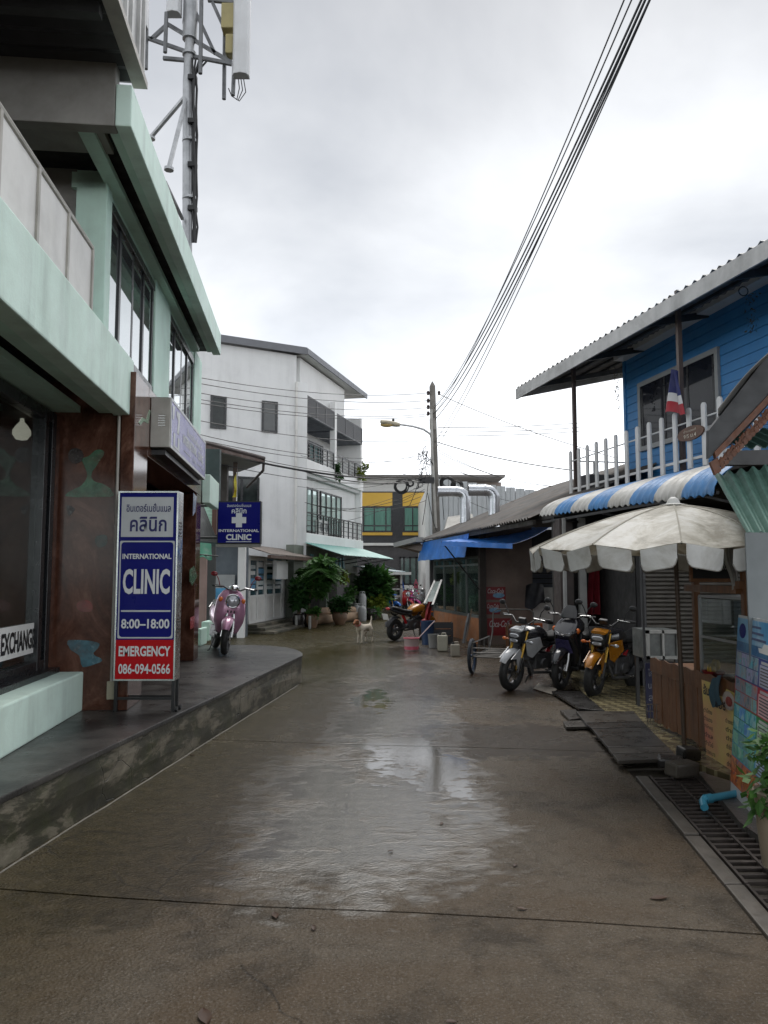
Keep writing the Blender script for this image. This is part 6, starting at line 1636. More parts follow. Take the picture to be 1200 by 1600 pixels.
m_ = MB(); p = up(686, 614, -.05); m_.lathe([(.035, -.07), (.055, -.05), (.04, -.01), (.055, .02), (.03, .07)], p, 10); m_.build('insulator', mat('brown_insulator', (.035, .02, .018), .25), po, smooth=True)
m_ = MB(); m_.box(up(677, 700).x - .13, up(677, 700).x + .1, YU - .13, YU - .10, up(680, 672).z, up(680, 655).z); m_.build('pole_band_plate', mat('grey_plate', (.28, .26, .24), .6), po)
rq = random.Random(2)
def coil(u, v, r, n, seed):
    rq = random.Random(seed); m_ = MB(); c_ = up(u, v, -.2)
    for k in range(n):
        R_ = r * rq.uniform(.78, 1.05); ox, oz = rq.uniform(-.04, .04), rq.uniform(-.04, .04)
        m_.torus(c_ + Vector((ox, rq.uniform(-.08, .05), oz)), R_, .013, rotm(pi / 2 + rq.uniform(-.15, .15), rq.uniform(-.2, .2), 0), 26, 5)
    return m_
for (u, v, r_, n_) in ((627, 760, .22, 10), (642, 755, .11, 6), (699, 756, .23, 16), (714, 760, .18, 9)):
    coil(u, v, r_, n_, u).build('cable_coil', M_CABLE, po, smooth=True)
m_ = MB(); m_.box(up(652, 0).x, up(674, 0).x, YU - .25, YU - .1, up(660, 756).z, up(660, 747).z); m_.build('splice_box', M_BLKPL, po)
m_ = MB(); rq = random.Random(9)
for k in range(16):
    u0, v0 = 660 + rq.uniform(-4, 12), 705 + rq.uniform(-4, 50); pts = [up(u0, v0, -.2)]
    for j in range(6):
        u0 += rq.uniform(-6, 6); v0 += rq.uniform(-7, 9); pts.append(up(u0, v0, -.2 + rq.uniform(-.1, .1)))
    m_.tube(pts, .011, 4)
o = m_.build('cable_tangle', M_CABLE, po); o['kind'] = 'stuff'
for k, (u0, v0, u1, v1) in enumerate(((668, 705, 640, 790), (690, 760, 694, 812), (668, 770, 682, 830), (673, 720, 660, 820))):
    m_ = MB(); m_.tube(sag(up(u0, v0, -.2), up(u1, v1, -.25), .12, 8), .012, 5); m_.build('drop_cable', M_CABLE, po)
# galvanised ducts on the roof
M_DUCT = mat('galvanised_duct', (.55, .57, .60), .32, metal=.85, var=.12, scale=5, bump=.05, bscale=6)
for k, (uv, vt_, vb, uh, Yd, lb) in enumerate(((727, 768, 830, 684, 22.5, 'left galvanised elbow duct beside the utility pole'), (772, 766, 826, 732, 20.5, 'right galvanised elbow duct rising from the dark roof'))):
    d_ = thing('roof_duct', lb, 'duct', at(uv, vb, Yd), group='ducts on the roof')
    c0, c1, c2 = at(uv, vb, Yd), at(uv, vt_, Yd), at(uh, vt_ - 2, Yd)
    r_ = .15; pts = [c0, at(uv, vt_ + 12, Yd)]
    for j in range(1, 6):
        a = pi / 2 * j / 5; R_ = 12 / 1200 * Yd; cc = at(uv, vt_ + 12, Yd) + Vector((-R_, 0, 0)); pts.append(cc + Vector((R_ * cos(a), 0, R_ * sin(a))))
    pts.append(c2 + Vector((0, 0, pts[-1].z - c2.z)))
    m_ = MB(); m_.tube(pts, r_, 18, cap=False); dd = m_.build('duct', M_DUCT, d_, smooth=True)
    for j in (0, 1, -2):
        m_ = MB(); p, q_ = pts[j], pts[j + 1] if j != -2 else pts[-1]; dr = (q_ - p).normalized(); pp = p + dr * (.02 if j else .3)
        m_.tube([pp, pp + dr * .03], r_ + .012, 18, cap=False); m_.build('seam_band', M_DUCT, dd, smooth=True)
    m_ = MB(); m_.tube([pts[-1] + Vector((.02, 0, 0)), pts[-1] + Vector((.03, 0, 0))], r_ * .97, 18); m_.build('duct_mouth', M_VOID, dd)

# ================================================================== OVERHEAD CABLES
def cable(p, q, drop, r, label, group, n=16):
    m_ = MB(); m_.tube(sag(p, q, drop, n), r, 5, cap=False); o = m_.build('overhead_cable', M_CABLE, smooth=True)
    return tag(o, label, 'cable', group)
ORD = ['first', 'second', 'third', 'fourth', 'fifth', 'sixth', 'seventh']
for k, (u, v, ut) in enumerate(((678, 646, 962), (679, 634, 972), (679, 637, 986), (680, 645, 992), (680, 655, 999), (680, 690, 1005), (681, 700, 1012))):
    p = up(u, v, -.1); q_ = at(ut - 24, 0, 7.2 + .06 * k); d_ = (q_ - p); q_ = q_ + d_ * .35
    cable(p, q_, .75 if k < 5 else .55, .0125 if k in (2, 3, 4) else .008, ORD[k] + ' cable from the left in the bundle sweeping overhead to the upper right', 'cable bundle overhead', 26)
for k, (v0, v1) in enumerate(((668, 661), (675, 668), (681, 674))):
    cable(up(684, v0), at(905, v1, 27.5), .05, .013, ['topmost', 'middle', 'lowest'][k] + ' of three level cables from the pole to the blue house', 'level cables right of the pole')
cable(up(686, 616), at(960, 715, 20), .12, .012, 'cable slanting down from the pole top to the blue house', 'slanting cables right of the pole')
cable(up(684, 691), at(895, 735, 19), .10, .016, 'thicker cable slanting from the pole below the lamp arm', 'slanting cables right of the pole')
for k, (v0, u1, v1) in enumerate(((703, 870, 760), (707, 890, 762), (715, 780, 745))):
    cable(up(685, v0), at(u1, v1, 22), .25, .010, ['longest', 'lower', 'shortest'][k] + ' thin cable sagging from the pole above the ducts', 'low thin cables right of the pole')
# cables to the left, across the white building
def lcable(v0, u1, v1, Y1_, drop, r, lb, gp): cable(up(668, v0, -.1), at(u1, v1, Y1_), drop, r, lb, gp, 18)
for k, (v0, v1) in enumerate(((614, 588), (626, 597), (637, 612), (647, 622), (650, 628), (688, 655))):
    lcable(v0, 300, v1, 17.0, .22, .0095, ORD[k] + ' cable from the top across the upper wall of the white building', 'cables across the white building')
for k, (v0, v1) in enumerate(((712, 676), (716, 684), (743, 690), (746, 697), (752, 715))):
    lcable(v0, 300, v1, 17.0, .3, .009, ORD[k] + ' cable from the top above the tin eave of the porch house', 'lower cables across the white building')
cable(up(660, 748, -.2), at(405, 722, 18.8), .15, .022, 'thick bundled cable from the cable coils to the tin eave', 'bundled cables left of the pole', 18)
cable(up(660, 750, -.2), at(470, 735, 22), .22, .018, 'bundled cable under the thick one left of the cable coils', 'bundled cables left of the pole', 18)
for k in range(3): cable(up(650 + 8 * k, 770 + 6 * k, -.2), at(476, 785, 25.8), .35, .009, ['leftmost', 'middle', 'rightmost'][k] + ' slack cable looping from the cable coils to the white building', 'slack cables by the white building')

for k, (v0, u1, v1, Y1_) in enumerate(((708, 470, 712, 24), (730, 480, 748, 24), (738, 465, 760, 24), (756, 480, 800, 25), (764, 478, 822, 25))):
    cable(up(664, v0, -.15), at(u1, v1, Y1_), .28, .007, ORD[k] + ' hair thin cable from the top fanning left below the lamp arm', 'hair thin cables left of the pole', 14)
for k, (v0, u1, v1) in enumerate(((700, 872, 742), (728, 905, 766), (742, 850, 790), (752, 792, 802))):
    cable(up(688, v0, -.1), at(u1, v1, 21), .2, .007, ORD[k] + ' hair thin cable from the top fanning right over the ducts', 'hair thin cables right of the pole', 14)
# ================================================================== BLUE HOUSE WITH BALCONY (right, upper)
FB = frame(-.20); CB_ = cos(atan(.20)); TB = atan(.20)
def BP(u, v, c): return px(u, v, FB, 0, c * CB_)
M_BLUEW = mat('blue_painted_board', (.035, .20, .46), .45, var=.12, scale=2, streak=.12, bump=.1, bscale=30)
M_PICK = mat('white_picket_paint', (.60, .60, .59), .5, var=.06, grime=.25, grime_col=(.35, .33, .3))
cF, cH = 7.0, 8.15
zFl = BP(900, 772, cF).z - .05
zFt = BP(900, 702, cF).z
zEv = 5.85
bh = thing('blue_house', 'blue boarded upper house with corrugated roof above the awning', 'building', FB @ Vector((cH * CB_, 12, 0)), TB)
yH1 = BP(980, 650, cH).y; yH0 = 4.0
xH = cH * CB_
zz = zFl - .15; k = 0
while zz < 6.25:
    m_ = MB(FB); m_.prism([(xH - .012, 0, zz), (xH - .002, 0, zz + .165), (xH + .03, 0, zz + .165), (xH + .03, 0, zz)], (0, 1, 0))
    for i, p in enumerate(m_.v): p.y = yH0 if p.y < .5 else yH1
    m_.build('wall_board', M_BLUEW, bh); zz += .17
m_ = MB(FB); m_.box(xH + .031, xH + 4, yH0, yH1 - .01, zFl - .2, 6.4); m_.build('wall_core', M_VOID, bh)
m_ = MB(FB); m_.box(xH - .03, xH + .05, yH1, yH1 + .09, zFl - .15, 6.3); m_.build('corner_board', M_BLUEW, bh)
m_ = MB(FB); m_.box(xH - .25, xH - .005, yH0, yH1 + .05, 6.05, 6.2); m_.build('wall_plate', M_WHITE, bh)
# window
w0, w1 = BP(1002, 690, cH), BP(1127, 600, cH); zb_w = BP(1004, 706, cH).z; zt_w2 = BP(1004, 598, cH).z
f = MB(FB); ya2, yb2 = w1.y, w0.y; t_ = .09
f.box(xH - .06, xH + .0, ya2, yb2, zb_w, zb_w + t_); f.box(xH - .06, xH, ya2, yb2, zt_w2 - t_, zt_w2)
f.box(xH - .06, xH, ya2, ya2 + t_, zb_w + t_, zt_w2 - t_); f.box(xH - .06, xH, yb2 - t_, yb2, zb_w + t_, zt_w2 - t_)
w = f.build('window', mat('grey_white_frame', (.26, .27, .27), .5, var=.1), bh)
f = MB(FB); f.box(xH - .045, xH - .014, ya2 + t_, yb2 - t_, zb_w + t_, zt_w2 - t_); f.build('pane', mat('dark_sash_glass', (.012, .014, .02), .05, spec=.6), w)
for s_ in (.04, .33, .62, .93):
    f = MB(FB); yy = ya2 + (yb2 - ya2) * s_; f.box(xH - .052, xH - .046, yy, yy + .06, zb_w + t_, zt_w2 - t_); f.build('sash_bar', M_BLACKF, w)
# balcony floor, pickets, rails, posts
yF1 = BP(893, 740, cF).y; yF0 = BP(1140, 660, cF).y - .6; xF = cF * CB_
m_ = MB(FB); m_.box(xF - .05, xH, yF0 - 1.5, yF1 + .05, zFl - .14, zFl); m_.build('balcony_floor', mat('dark_deck_boards', (.05, .045, .04), .7, var=.3), bh)
us = [893, 912, 931, 951, 973, 995, 1017, 1041, 1065, 1090, 1113, 1127, 1150]
hP = zFt - zFl
pos = [yF1 - (yF1 - BP(1127, 660, cF).y) * k / 13 for k in range(16)]
for k, y in enumerate(pos):
    m_ = MB(FB); wd = .05; n_ = 5; pts = [(0, y - wd, zFl + .02), (0, y + wd, zFl + .02), (0, y + wd, zFl + hP - .05)]
    pts += [(0, y + wd * cos(pi * j / n_), zFl + hP - .05 + wd * sin(pi * j / n_)) for j in range(1, n_)] + [(0, y - wd, zFl + hP - .05)]
    m_.prism([(xF - .03, p[1], p[2]) for p in pts], (.03, 0, 0)); m_.build('picket', M_PICK, bh)
m_ = MB(FB); m_.tube([(xF + .015, yF0, zFl + hP * .78), (xF + .015, yF1, zFl + hP * .78)], .014, 6); m_.build('fence_rail', M_PICK, bh)
m_ = MB(FB); m_.box(xF + .001, xF + .04, yF0, yF1, zFl + .15, zFl + .19); m_.build('fence_rail', M_PICK, bh)
m_ = MB(FB); m_.box(xF, xH + .3, yF1 + .02, yF1 + .05, zFl + hP * .78, zFl + hP * .78 + .025); m_.build('end_rail', M_PICK, bh)
m_ = MB(FB); m_.box(xF + .5, xF + .55, yF1 + .0, yF1 + .04, zFl, zFl + hP * .8); m_.build('end_post', M_PICK, bh)
m_ = MB(FB); m_.box(xF + .1, xH - .1, yF1 - .5, yF1 - .1, zFl, zFl + .42); m_.build('water_tank_box', M_DGREY, bh)
M_POST = mat('brown_steel_post', (.09, .065, .055), .5, var=.2)
m_ = MB(FB); m_.box(xF + .03, xF + .10, yF1 - .09, yF1 - .02, zFl, zEv + .2); m_.build('porch_post', M_POST, bh)
yP2 = BP(1056, 600, cF).y
m_ = MB(FB); m_.box(xF + .045, xF + .115, yP2 - .035, yP2 + .035, zFl, zEv + .3); m_.build('porch_post', M_POST, bh)
# roof: eave line fitted in plan, sheets rise away from the lane
E1, E0 = px(808, 608, I4, 2, zEv), px(1200, 376, I4, 2, zEv)
ed = (E0 - E1).normalized(); E0 = E0 + ed * 2.5
Lr = (E0 - E1).length; rn = Vector((-ed.y, ed.x, 0)); 
if rn.x < 0: rn = -rn
N_ = 9
for k in range(N_):
    a_ = E1 + ed * (Lr * k / N_); corrugated(a_ + Vector((0, 0, .03 + .004 * (k % 2))), ed * (Lr / N_ + .06), rn * 4.2 + Vector((0, 0, .95)), 6, .028).build('roof_sheet', mat('grey_roof_sheet', (.22, .22, .22), .5, var=.15, streak=.2), bh)
m_ = MB(); m_.beam(E1 - Vector((0, 0, .11)) - ed * .05, E0 - Vector((0, 0, .11)), .035, .24); m_.build('fascia_board', mat('grey_white_fascia', (.46, .46, .45), .55, var=.12, streak=.3, grime=.3), bh)
m_ = MB(); m_.beam(E1 - Vector((0, 0, .1)) + rn * .02, E1 + rn * 3.5 + Vector((0, 0, .72)), .035, .2); m_.build('fascia_board', mat('grey_white_fascia', (.46, .46, .45), .55), bh)
M_UND = mat('dark_roof_timber', (.05, .055, .06), .7, var=.3)
for k in range(6):
    m_ = MB(); o_ = rn * (.35 + k * .5) + Vector((0, 0, (.35 + k * .5) * .226 - .035)); m_.beam(E1 + o_ + ed * .05, E0 + o_, .05, .05); m_.build('purlin', M_UND, bh)
for k in range(5):
    m_ = MB(); a_ = E1 + ed * (Lr * (k + .3) / 5); m_.beam(a_ + rn * .1 - Vector((0, 0, .07)), a_ + rn * 3.6 + Vector((0, 0, .70)), .05, .11); m_.build('rafter', M_UND, bh)
# dried hanging plants under the eave
for k, (u, v0, v1) in enumerate(((964, 578, 640), (1172, 455, 520))):
    pq = BP(u, v0, 7.7); wq = FB @ pq; t = thing('hanging_plant', ['dry trailing plant hanging at the open eave corner', 'dry trailing plant hanging against the blue boards'][k], 'plant', wq)
    m_ = MB(); rq = random.Random(40 + k); zl = wq.z - (FB @ BP(u, v1, 7.7)).z
    for j in range(60):
        s_ = rq.random(); p = wq + Vector((rq.gauss(0, .05 * (1.2 - s_)), rq.gauss(0, .05), -zl * s_)); d = Vector((rq.gauss(0, 1), rq.gauss(0, 1), -1)).normalized() * .06
        sd2 = d.orthogonal().normalized() * .014; m_.add([p, p + d * .5 + sd2, p + d, p + d * .5 - sd2], [(0, 1, 2, 3)])
    m_.build('leaves', leafmat('dry_leaf', (.04, .035, .02), (.12, .10, .05)), t)
    m_ = MB(); m_.torus(wq + Vector((-.1, 0, .0)), .07, .008, RY90, 14, 5); m_.build('hook_ring', M_BLKST, t)
# flag and house number plate on the fence
fl = thing('tricolour_flag', 'limp red white and blue flag on the balcony post', 'flag', FB @ BP(1056, 600, cF - .1))
fa = BP(1054, 580, cF - .1)
def flagp(u, v): q_ = BP(1054 + (u - .35) * 26 * (.25 + v), 580 + 66 * v, cF - .1); return Vector((q_.x - .05 * sin(9 * u) - .03 * v, q_.y, q_.z + .03 * sin(6 * u)))
for nm, v0, v1, col in (('blue_band', 0, .55, (.015, .02, .10)), ('white_band', .55, .75, (.5, .5, .5)), ('red_band', .75, 1.0, (.30, .02, .03))):
    m_ = MB(FB); m_.surf(lambda u, v: flagp(u, v0 + (v1 - v0) * v), 10, 6, (.004, 0, 0)); m_.build(nm, mat('flag_' + nm, col, .7, var=.1), fl, smooth=True)
npl = thing('carved_plate', 'oval brown carved plate reading 9/5 M.4 on the picket fence', 'sign', FB @ BP(1078, 677, cF - .06))
c_ = BP(1078, 677, cF - .06); m_ = MB(FB); ry = abs(BP(1058, 677, cF - .06).y - c_.y); rz = .11
m_.prism([(c_.x, c_.y + ry * cos(2*pi*k/20), c_.z + rz * sin(2*pi*k/20)) for k in range(20)], (.025, 0, 0)); m_.build('plate', mat('brown_carved_wood', (.10, .045, .025), .5, var=.3, scale=14, bump=.4, bscale=40), npl)
text('9/5 ม.4', Vector((c_.x - .001, c_.y, c_.z - .035)), (0, -1, 0), ZA, ry * .95, .06, mat('cream_number', (.5, .45, .36), .5), npl, F=FB, bold=.01)
text('บ้านเลขที่', Vector((c_.x - .001, c_.y, c_.z + .045)), (0, -1, 0), ZA, ry * .95, .04, mat('cream_number', (.5, .45, .36), .5), npl, F=FB)

# ---- curved striped awning below the balcony
aw = thing('striped_awning', 'curved blue and white striped metal awning under the picket fence', 'awning', FB @ Vector((6.2, 12, 2.8)), TB)
M_AWB = mat('blue_awning_sheet', (.03, .18, .43), .45, var=.18, streak=.35, grime=.4, grime_col=(.10, .17, .26), gscale=2.5)
M_AWW = mat('white_awning_sheet', (.50, .49, .46), .45, var=.12, streak=.4, grime=.6, grime_col=(.24, .22, .17), gscale=2.5)
cT, cBt = 6.9, 5.45
yl1, yl0 = BP(843, 806, cBt).y, BP(1113, 772, cBt).y
zl1, zl0 = BP(843, 806, cBt).z, BP(1113, 772, cBt).z
NS = 8
for k in range(NS):
    u0, u1 = k / NS, (k + 1) / NS
    def fn(u, v, u0=u0, u1=u1):
        uu = u0 + (u1 - u0 + .004) * u; y = yl1 + (yl0 - yl1) * uu; zb__ = zl1 + (zl0 - zl1) * uu
        a = pi / 2 * v; c_ = cT - (cT - cBt) * sin(a); z_ = zb__ + (zFl - .10 - zb__) * (cos(a) * .92 + .08 * (1 - v))
        return Vector((c_ * CB_, y, z_ + .016 * sin(2 * pi * 4 * u) * (.4 + .6 * v)))
    m_ = MB(FB); m_.surf(fn, 28, 10, (.004, 0, -.008)); m_.build('awning_sheet', M_AWW if k % 2 == 0 else M_AWB, aw, smooth=True)
m_ = MB(FB); m_.box(cBt * CB_ + .05, cBt * CB_ + .09, yl0, yl1, min(zl0, zl1) - .0, min(zl0, zl1) + .04); m_.build('edge_pipe', M_BLKST, aw)
for k in range(4):
    yy = yl0 + (yl1 - yl0) * (k + .2) / 4; m_ = MB(FB); m_.beam((cBt * CB_ + .06, yy, zl0 + .0), (cT * CB_, yy, zl0 - .25), .03, .03); m_.build('bracket', M_BLKST, aw)

# ================================================================== SHOP BAYS UNDER THE AWNING
sbx = thing('shop_bay', 'dim open shop bay with grey roller shutter behind the motorcycles', 'building', (4, 13, 0))
Yb = 13.2
bx = lambda u: at(u, 950, Yb).x
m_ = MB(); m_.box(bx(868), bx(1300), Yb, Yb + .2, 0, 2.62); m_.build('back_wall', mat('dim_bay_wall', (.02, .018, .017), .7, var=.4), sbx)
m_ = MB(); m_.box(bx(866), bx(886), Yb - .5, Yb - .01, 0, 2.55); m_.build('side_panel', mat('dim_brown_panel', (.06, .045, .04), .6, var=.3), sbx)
for u, w_ in ((881, 4), (905, 11)):
    m_ = MB(); m_.box(at(u, 900, Yb - .6).x, at(u + w_, 900, Yb - .6).x, Yb - .62, Yb - .52, 0.05, 2.55); m_.build('post', mat('grey_white_post2', (.34, .34, .33), .6, var=.1, grime=.3), sbx)
for k, (u, w_, col) in enumerate(((950, 2, (.12, .12, .12)), (968, 2, (.1, .1, .1)))):
    m_ = MB(); m_.tube([at(u, 1010, Yb - .1), at(u, 880, Yb - .1)], .015, 6); m_.build('rail_pipe', M_STEEL, sbx)
m_ = MB(); a_, b_ = at(984, 880, Yb - .05), at(1004, 1010, Yb - .05); m_.surf(lambda u, v: Vector((a_.x + (b_.x - a_.x) * u, Yb - .08 + .03 * sin(18 * u), a_.z + (b_.z - a_.z) * v)), 16, 3, (0, .01, 0)); m_.build('blue_curtain', mat('navy_curtain', (.01, .015, .09), .7, var=.2), sbx, smooth=True)
rc = thing('red_curtain', 'dark red cloth hanging in the shop bay behind the motorcycles', 'curtain', at(932, 960, Yb - .3))
def rcf(u, v): a_ = at(922 + 18 * u + (u - .4) * 12 * v, 872 + 88 * v, Yb - .3); return a_ + Vector((0, .06 * sin(16 * u + 1.2 * v), 0))
m_ = MB(); m_.surf(rcf, 20, 8, (0, .01, 0)); m_.build('cloth', mat('dark_red_cloth', (.20, .01, .02), .7, var=.25), rc, smooth=True)
# roller shutter, nearer bay
Ysh = 11.0
s0, s1 = at(1008, 900, Ysh), at(1170, 900, Ysh); zt_s = 2.5
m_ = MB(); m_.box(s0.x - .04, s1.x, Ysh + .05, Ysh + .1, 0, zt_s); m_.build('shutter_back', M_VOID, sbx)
nS = 40
M_SHUT = mat('brown_grey_shutter', (.12, .108, .092), .5, var=.12, streak=.25, grime=.3)
for k in range(nS):
    z0_ = .08 + (zt_s - .1) * k / nS; hh_ = (zt_s - .1) / nS
    m_ = MB(); m_.prism([(s0.x, Ysh, z0_ + .004), (s0.x, Ysh - .018, z0_ + hh_ * .3), (s0.x, Ysh - .018, z0_ + hh_ * .75), (s0.x, Ysh + .004, z0_ + hh_ - .002)], (s1.x - s0.x, 0, 0)); m_.build('shutter_slat', M_SHUT, sbx)
m_ = MB(); m_.box(s0.x - .09, s0.x - .012, Ysh - .05, Ysh + .12, 0, zt_s); m_.build('shutter_jamb', M_BLKST, sbx)
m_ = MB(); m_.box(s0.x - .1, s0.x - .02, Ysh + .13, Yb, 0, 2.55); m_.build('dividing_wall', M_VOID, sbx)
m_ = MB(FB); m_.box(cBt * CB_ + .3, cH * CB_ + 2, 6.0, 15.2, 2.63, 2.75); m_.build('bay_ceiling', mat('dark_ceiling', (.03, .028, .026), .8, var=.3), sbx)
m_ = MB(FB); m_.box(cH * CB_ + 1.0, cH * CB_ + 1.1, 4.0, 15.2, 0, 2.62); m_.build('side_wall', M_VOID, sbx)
# checked tile floor, slightly raised
def checker():
    m, n, l, out = new_mat('checked_floor_tile')
    b = n.new('ShaderNodeBsdfPrincipled'); l.new(b.outputs[0], out.inputs[0])
    P = n.new('ShaderNodeNewGeometry').outputs['Position']
    mp_ = n.new('ShaderNodeMapping'); mp_.inputs['Rotation'].default_value = (0, 0, .62); l.new(P, mp_.inputs[0])
    ch = n.new('ShaderNodeTexChecker'); ch.inputs['Scale'].default_value = 9.5; ch.inputs[1].default_value = (.25, .215, .12, 1); ch.inputs[2].default_value = (.11, .09, .048, 1); l.new(mp_.outputs[0], ch.inputs[0])
    g_ = node_noise(n, l, P, 3, 6, .7); c = node_mix(n, l, node_ramp(n, l, g_, [(.45, 0.0), (.7, .7)]), ch.outputs[0], (.06, .05, .035))
    l.new(c, b.inputs['Base Color']); b.inputs['Roughness'].default_value = .25
    return m
fl_ = MB(); fl_.prism([(2.62, 6.3, 0), (2.42, 7.4, 0), (2.62, 10.2, 0), (3.0, 13.2, 0), (9, 13.2, 0), (9, 5.2, 0), (3.0, 5.2, 0)], (0, 0, .06))
tag(fl_.build('shop_floor', checker()), kind='structure')
fl_ = MB(); fl_.prism([(2.2, 1.0, 0), (2.25, 5.0, 0), (2.5, 6.28, 0), (2.98, 5.19, 0), (9, 5.19, 0), (9, 1, 0)], (0, 0, .05))
tag(fl_.build('yard_slab', mat('dark_yard_concrete', (.06, .055, .05), .35, var=.4, scale=2, bump=.4, bscale=25)), kind='structure')

# ================================================================== DRAIN, PLANKS, RUBBLE
dr = thing('drain', 'long slotted drain with iron gratings along the right edge of the lane', 'drain', (2.0, 4.5, 0))
def drx(Y, s_): return 1.36 + .112 * Y + s_      # lane edge line
M_STONE = mat('worn_kerb_stone', (.070, .060, .049), .5, var=.3, scale=5, bump=.4, bscale=30, grime=.4)
M_IRON = mat('rusty_iron_grate', (.055, .045, .04), .5, metal=.4, var=.4, scale=9)
ys = [1.6, 2.45, 3.3, 4.1, 4.85, 5.55, 6.25]
for k in range(len(ys) - 1):
    y0_, y1_ = ys[k] + .008, ys[k + 1] - .008; z_ = random.uniform(.02, .03)
    m_ = MB(); m_.prism([(drx(y0_, -.065), y0_, -.05), (drx(y0_, .03), y0_, -.05), (drx(y1_, .03), y1_, -.05), (drx(y1_, -.065), y1_, -.05)], (0, 0, .05 + z_)); m_.build('kerb_stone', M_STONE, dr, bevel=.008)
    # grating panel: long rails and cross bars
    g_ = MB()
    for s_ in (.05, .225, .40): g_.beam((drx(y0_, s_), y0_, .008), (drx(y1_, s_), y1_, .008), .016, .03)
    n_ = 8
    for j in range(n_):
        y = y0_ + (y1_ - y0_) * (j + .5) / n_; g_.beam((drx(y, .05), y, .004), (drx(y, .40), y + .01, .004), .028, .02)
    g_.build('grating', M_IRON, dr)
m_ = MB(); m_.prism([(drx(1.6, .43), 1.6, -.05), (drx(1.6, .50), 1.6, -.05), (drx(6.3, .50), 6.3, -.05), (drx(6.3, .43), 6.3, -.05)], (0, 0, .09)); m_.build('inner_edge', mat('dark_edge', (.07, .055, .045), .5, var=.3), dr)
# boards laid over the drain
M_PLK = mat('wet_grey_board', (.05, .044, .038), .32, var=.4, scale=3, bump=.4, bscale=18, stretch=(1, 6, 1))
M_PLK2 = mat('wet_dark_board', (.022, .02, .019), .3, var=.4, scale=3, bump=.4, bscale=18, stretch=(1, 6, 1))
boards = [  # four image corners on the ground, thickness base z, label
 (((905,1110),(862,1083),(930,1083),(985,1118)), .03, M_PLK2, 'big dark board in front of the yellow motorcycle'),
 (((890,1128),(875,1113),(900,1112),(905,1126)), .012, M_PLK, 'small loose board left of the plank walkway'),
 (((885,1140),(880,1131),(915,1129),(922,1139)), .014, M_PLK, 'broken pale board sticking out towards the lane'),
 (((915,1133),(900,1115),(990,1115),(1004,1131)), .045, M_PLK, 'third board from the near end of the plank walkway'),
 (((925,1142),(914,1134),(1005,1132),(1013,1140)), .04, M_PLK2, 'narrow board beside the broken pale board'),
 (((950,1172),(925,1143),(1013,1141),(1042,1170)), .05, M_PLK2, 'widest board of the plank walkway near the stall'),
 (((957,1182),(950,1173),(1043,1171),(1052,1180)), .055, M_PLK, 'second board from the near end of the walkway'),
 (((966,1194),(958,1183),(1053,1181),(1062,1190)), .06, M_PLK, 'nearest board of the walkway beside the iron grating')]
for i, (cs_, z_, m__, lb) in enumerate(boards):
    q_ = [gnd(u, v, z_) for u, v in cs_]
    m_ = MB(); m_.prism(q_, (0, 0, .028)); tag(m_.build('board', m__, bevel=.004), lb, 'board', 'boards laid over the drain')
for i, (u0, v0, wq_, dq, hq, rz_, lb) in enumerate(((1066, 1212, .26, .13, .11, .5, 'pale broken block lying beside the drain grating'), (1048, 1198, .2, .16, .08, -.3, 'dark rubble block behind the pale one'), (1076, 1190, .16, .14, .12, .2, 'rough stone at the foot of the wooden stall'))):
    p = gnd(u0, v0, .04); m_ = MB(); m_.obox((p.x, p.y, .04 + hq / 2), (wq_, dq, hq), (.08, .05, rz_)); tag(m_.build('rubble_block', M_STONE if i == 0 else M_PLK2, bevel=.02), lb, 'rubble')
bpv = thing('water_pipe', 'light blue plastic pipe elbow sticking out beside the drain', 'pipe', gnd(1096, 1262, .03))
p = gnd(1096, 1256, .05); m_ = MB(); m_.tube([gnd(1160, 1238, .07), gnd(1112, 1247, .07), gnd(1100, 1249, .07), gnd(1098, 1252, .06), gnd(1101, 1262, .04)], .026, 10); m_.build('pipe', mat('blue_pvc', (.05, .25, .36), .35, var=.15), bpv, smooth=True)
m_ = MB(); m_.tube([gnd(1111, 1247.3, .07), gnd(1102, 1248.7, .07)], .033, 10); m_.build('socket', mat('blue_pvc', (.05, .25, .36), .35), bpv, smooth=True)
pc = MB(); pc.surf(lambda u, v: gnd(833 + 30 * u + 8 * v, 1076 + 9 * u - 8 * v, .012 + .02 * sin(7 * u) * v), 8, 5, (0, 0, .004)); tag(pc.build('cardboard', mat('wet_cardboard', (.28, .25, .21), .7, var=.2)), 'wet flattened cardboard at the foot of the black scooter', 'cardboard')
# litter and leaves on the lane
M_DLEAF = leafmat('brown_fallen_leaf', (.028, .013, .007), (.06, .028, .013), .05)
rq = random.Random(17)
for i, (u, v, s_, lb) in enumerate(((1030, 1403, .10, 'long brown leaf on the lane near the drain'), (320, 1588, .11, 'dark leaf at the bottom left of the lane'), (815, 1420, .05, 'small dark leaf on the joint of the lane'), (430, 1430, .08, 'curled leaf left of the middle of the lane'), (490, 1450, .05, 'tiny leaf below the curled one'), (690, 1287, .05, 'leaf floating on the puddle'), (805, 1352, .05, 'leaf right of the puddle'), (610, 1330, .04, 'leaf at the lower end of the puddle'), (705, 1597, .05, 'leaf at the bottom edge of the lane'), (300, 1180, .06, 'pale leaf near the kerb wall'))):
    p = gnd(u, v, .006); a = rq.uniform(0, 6.3); d = Vector((cos(a), sin(a), 0)); n_ = Vector((-sin(a), cos(a), 0))
    m_ = MB(); m_.surf(lambda uu, vv: p + d * s_ * (uu - .5) + n_ * s_ * .22 * sin(pi * min(max(uu, .02), .98)) * (vv - .5) * 2 + Vector((0, 0, .002 * (2 * vv - 1) ** 2 + .002 * sin(5 * uu))), 8, 4, (0, 0, .0015))
    tag(m_.build('fallen_leaf', M_DLEAF, smooth=True), lb, 'leaf', 'fallen leaves on the lane')
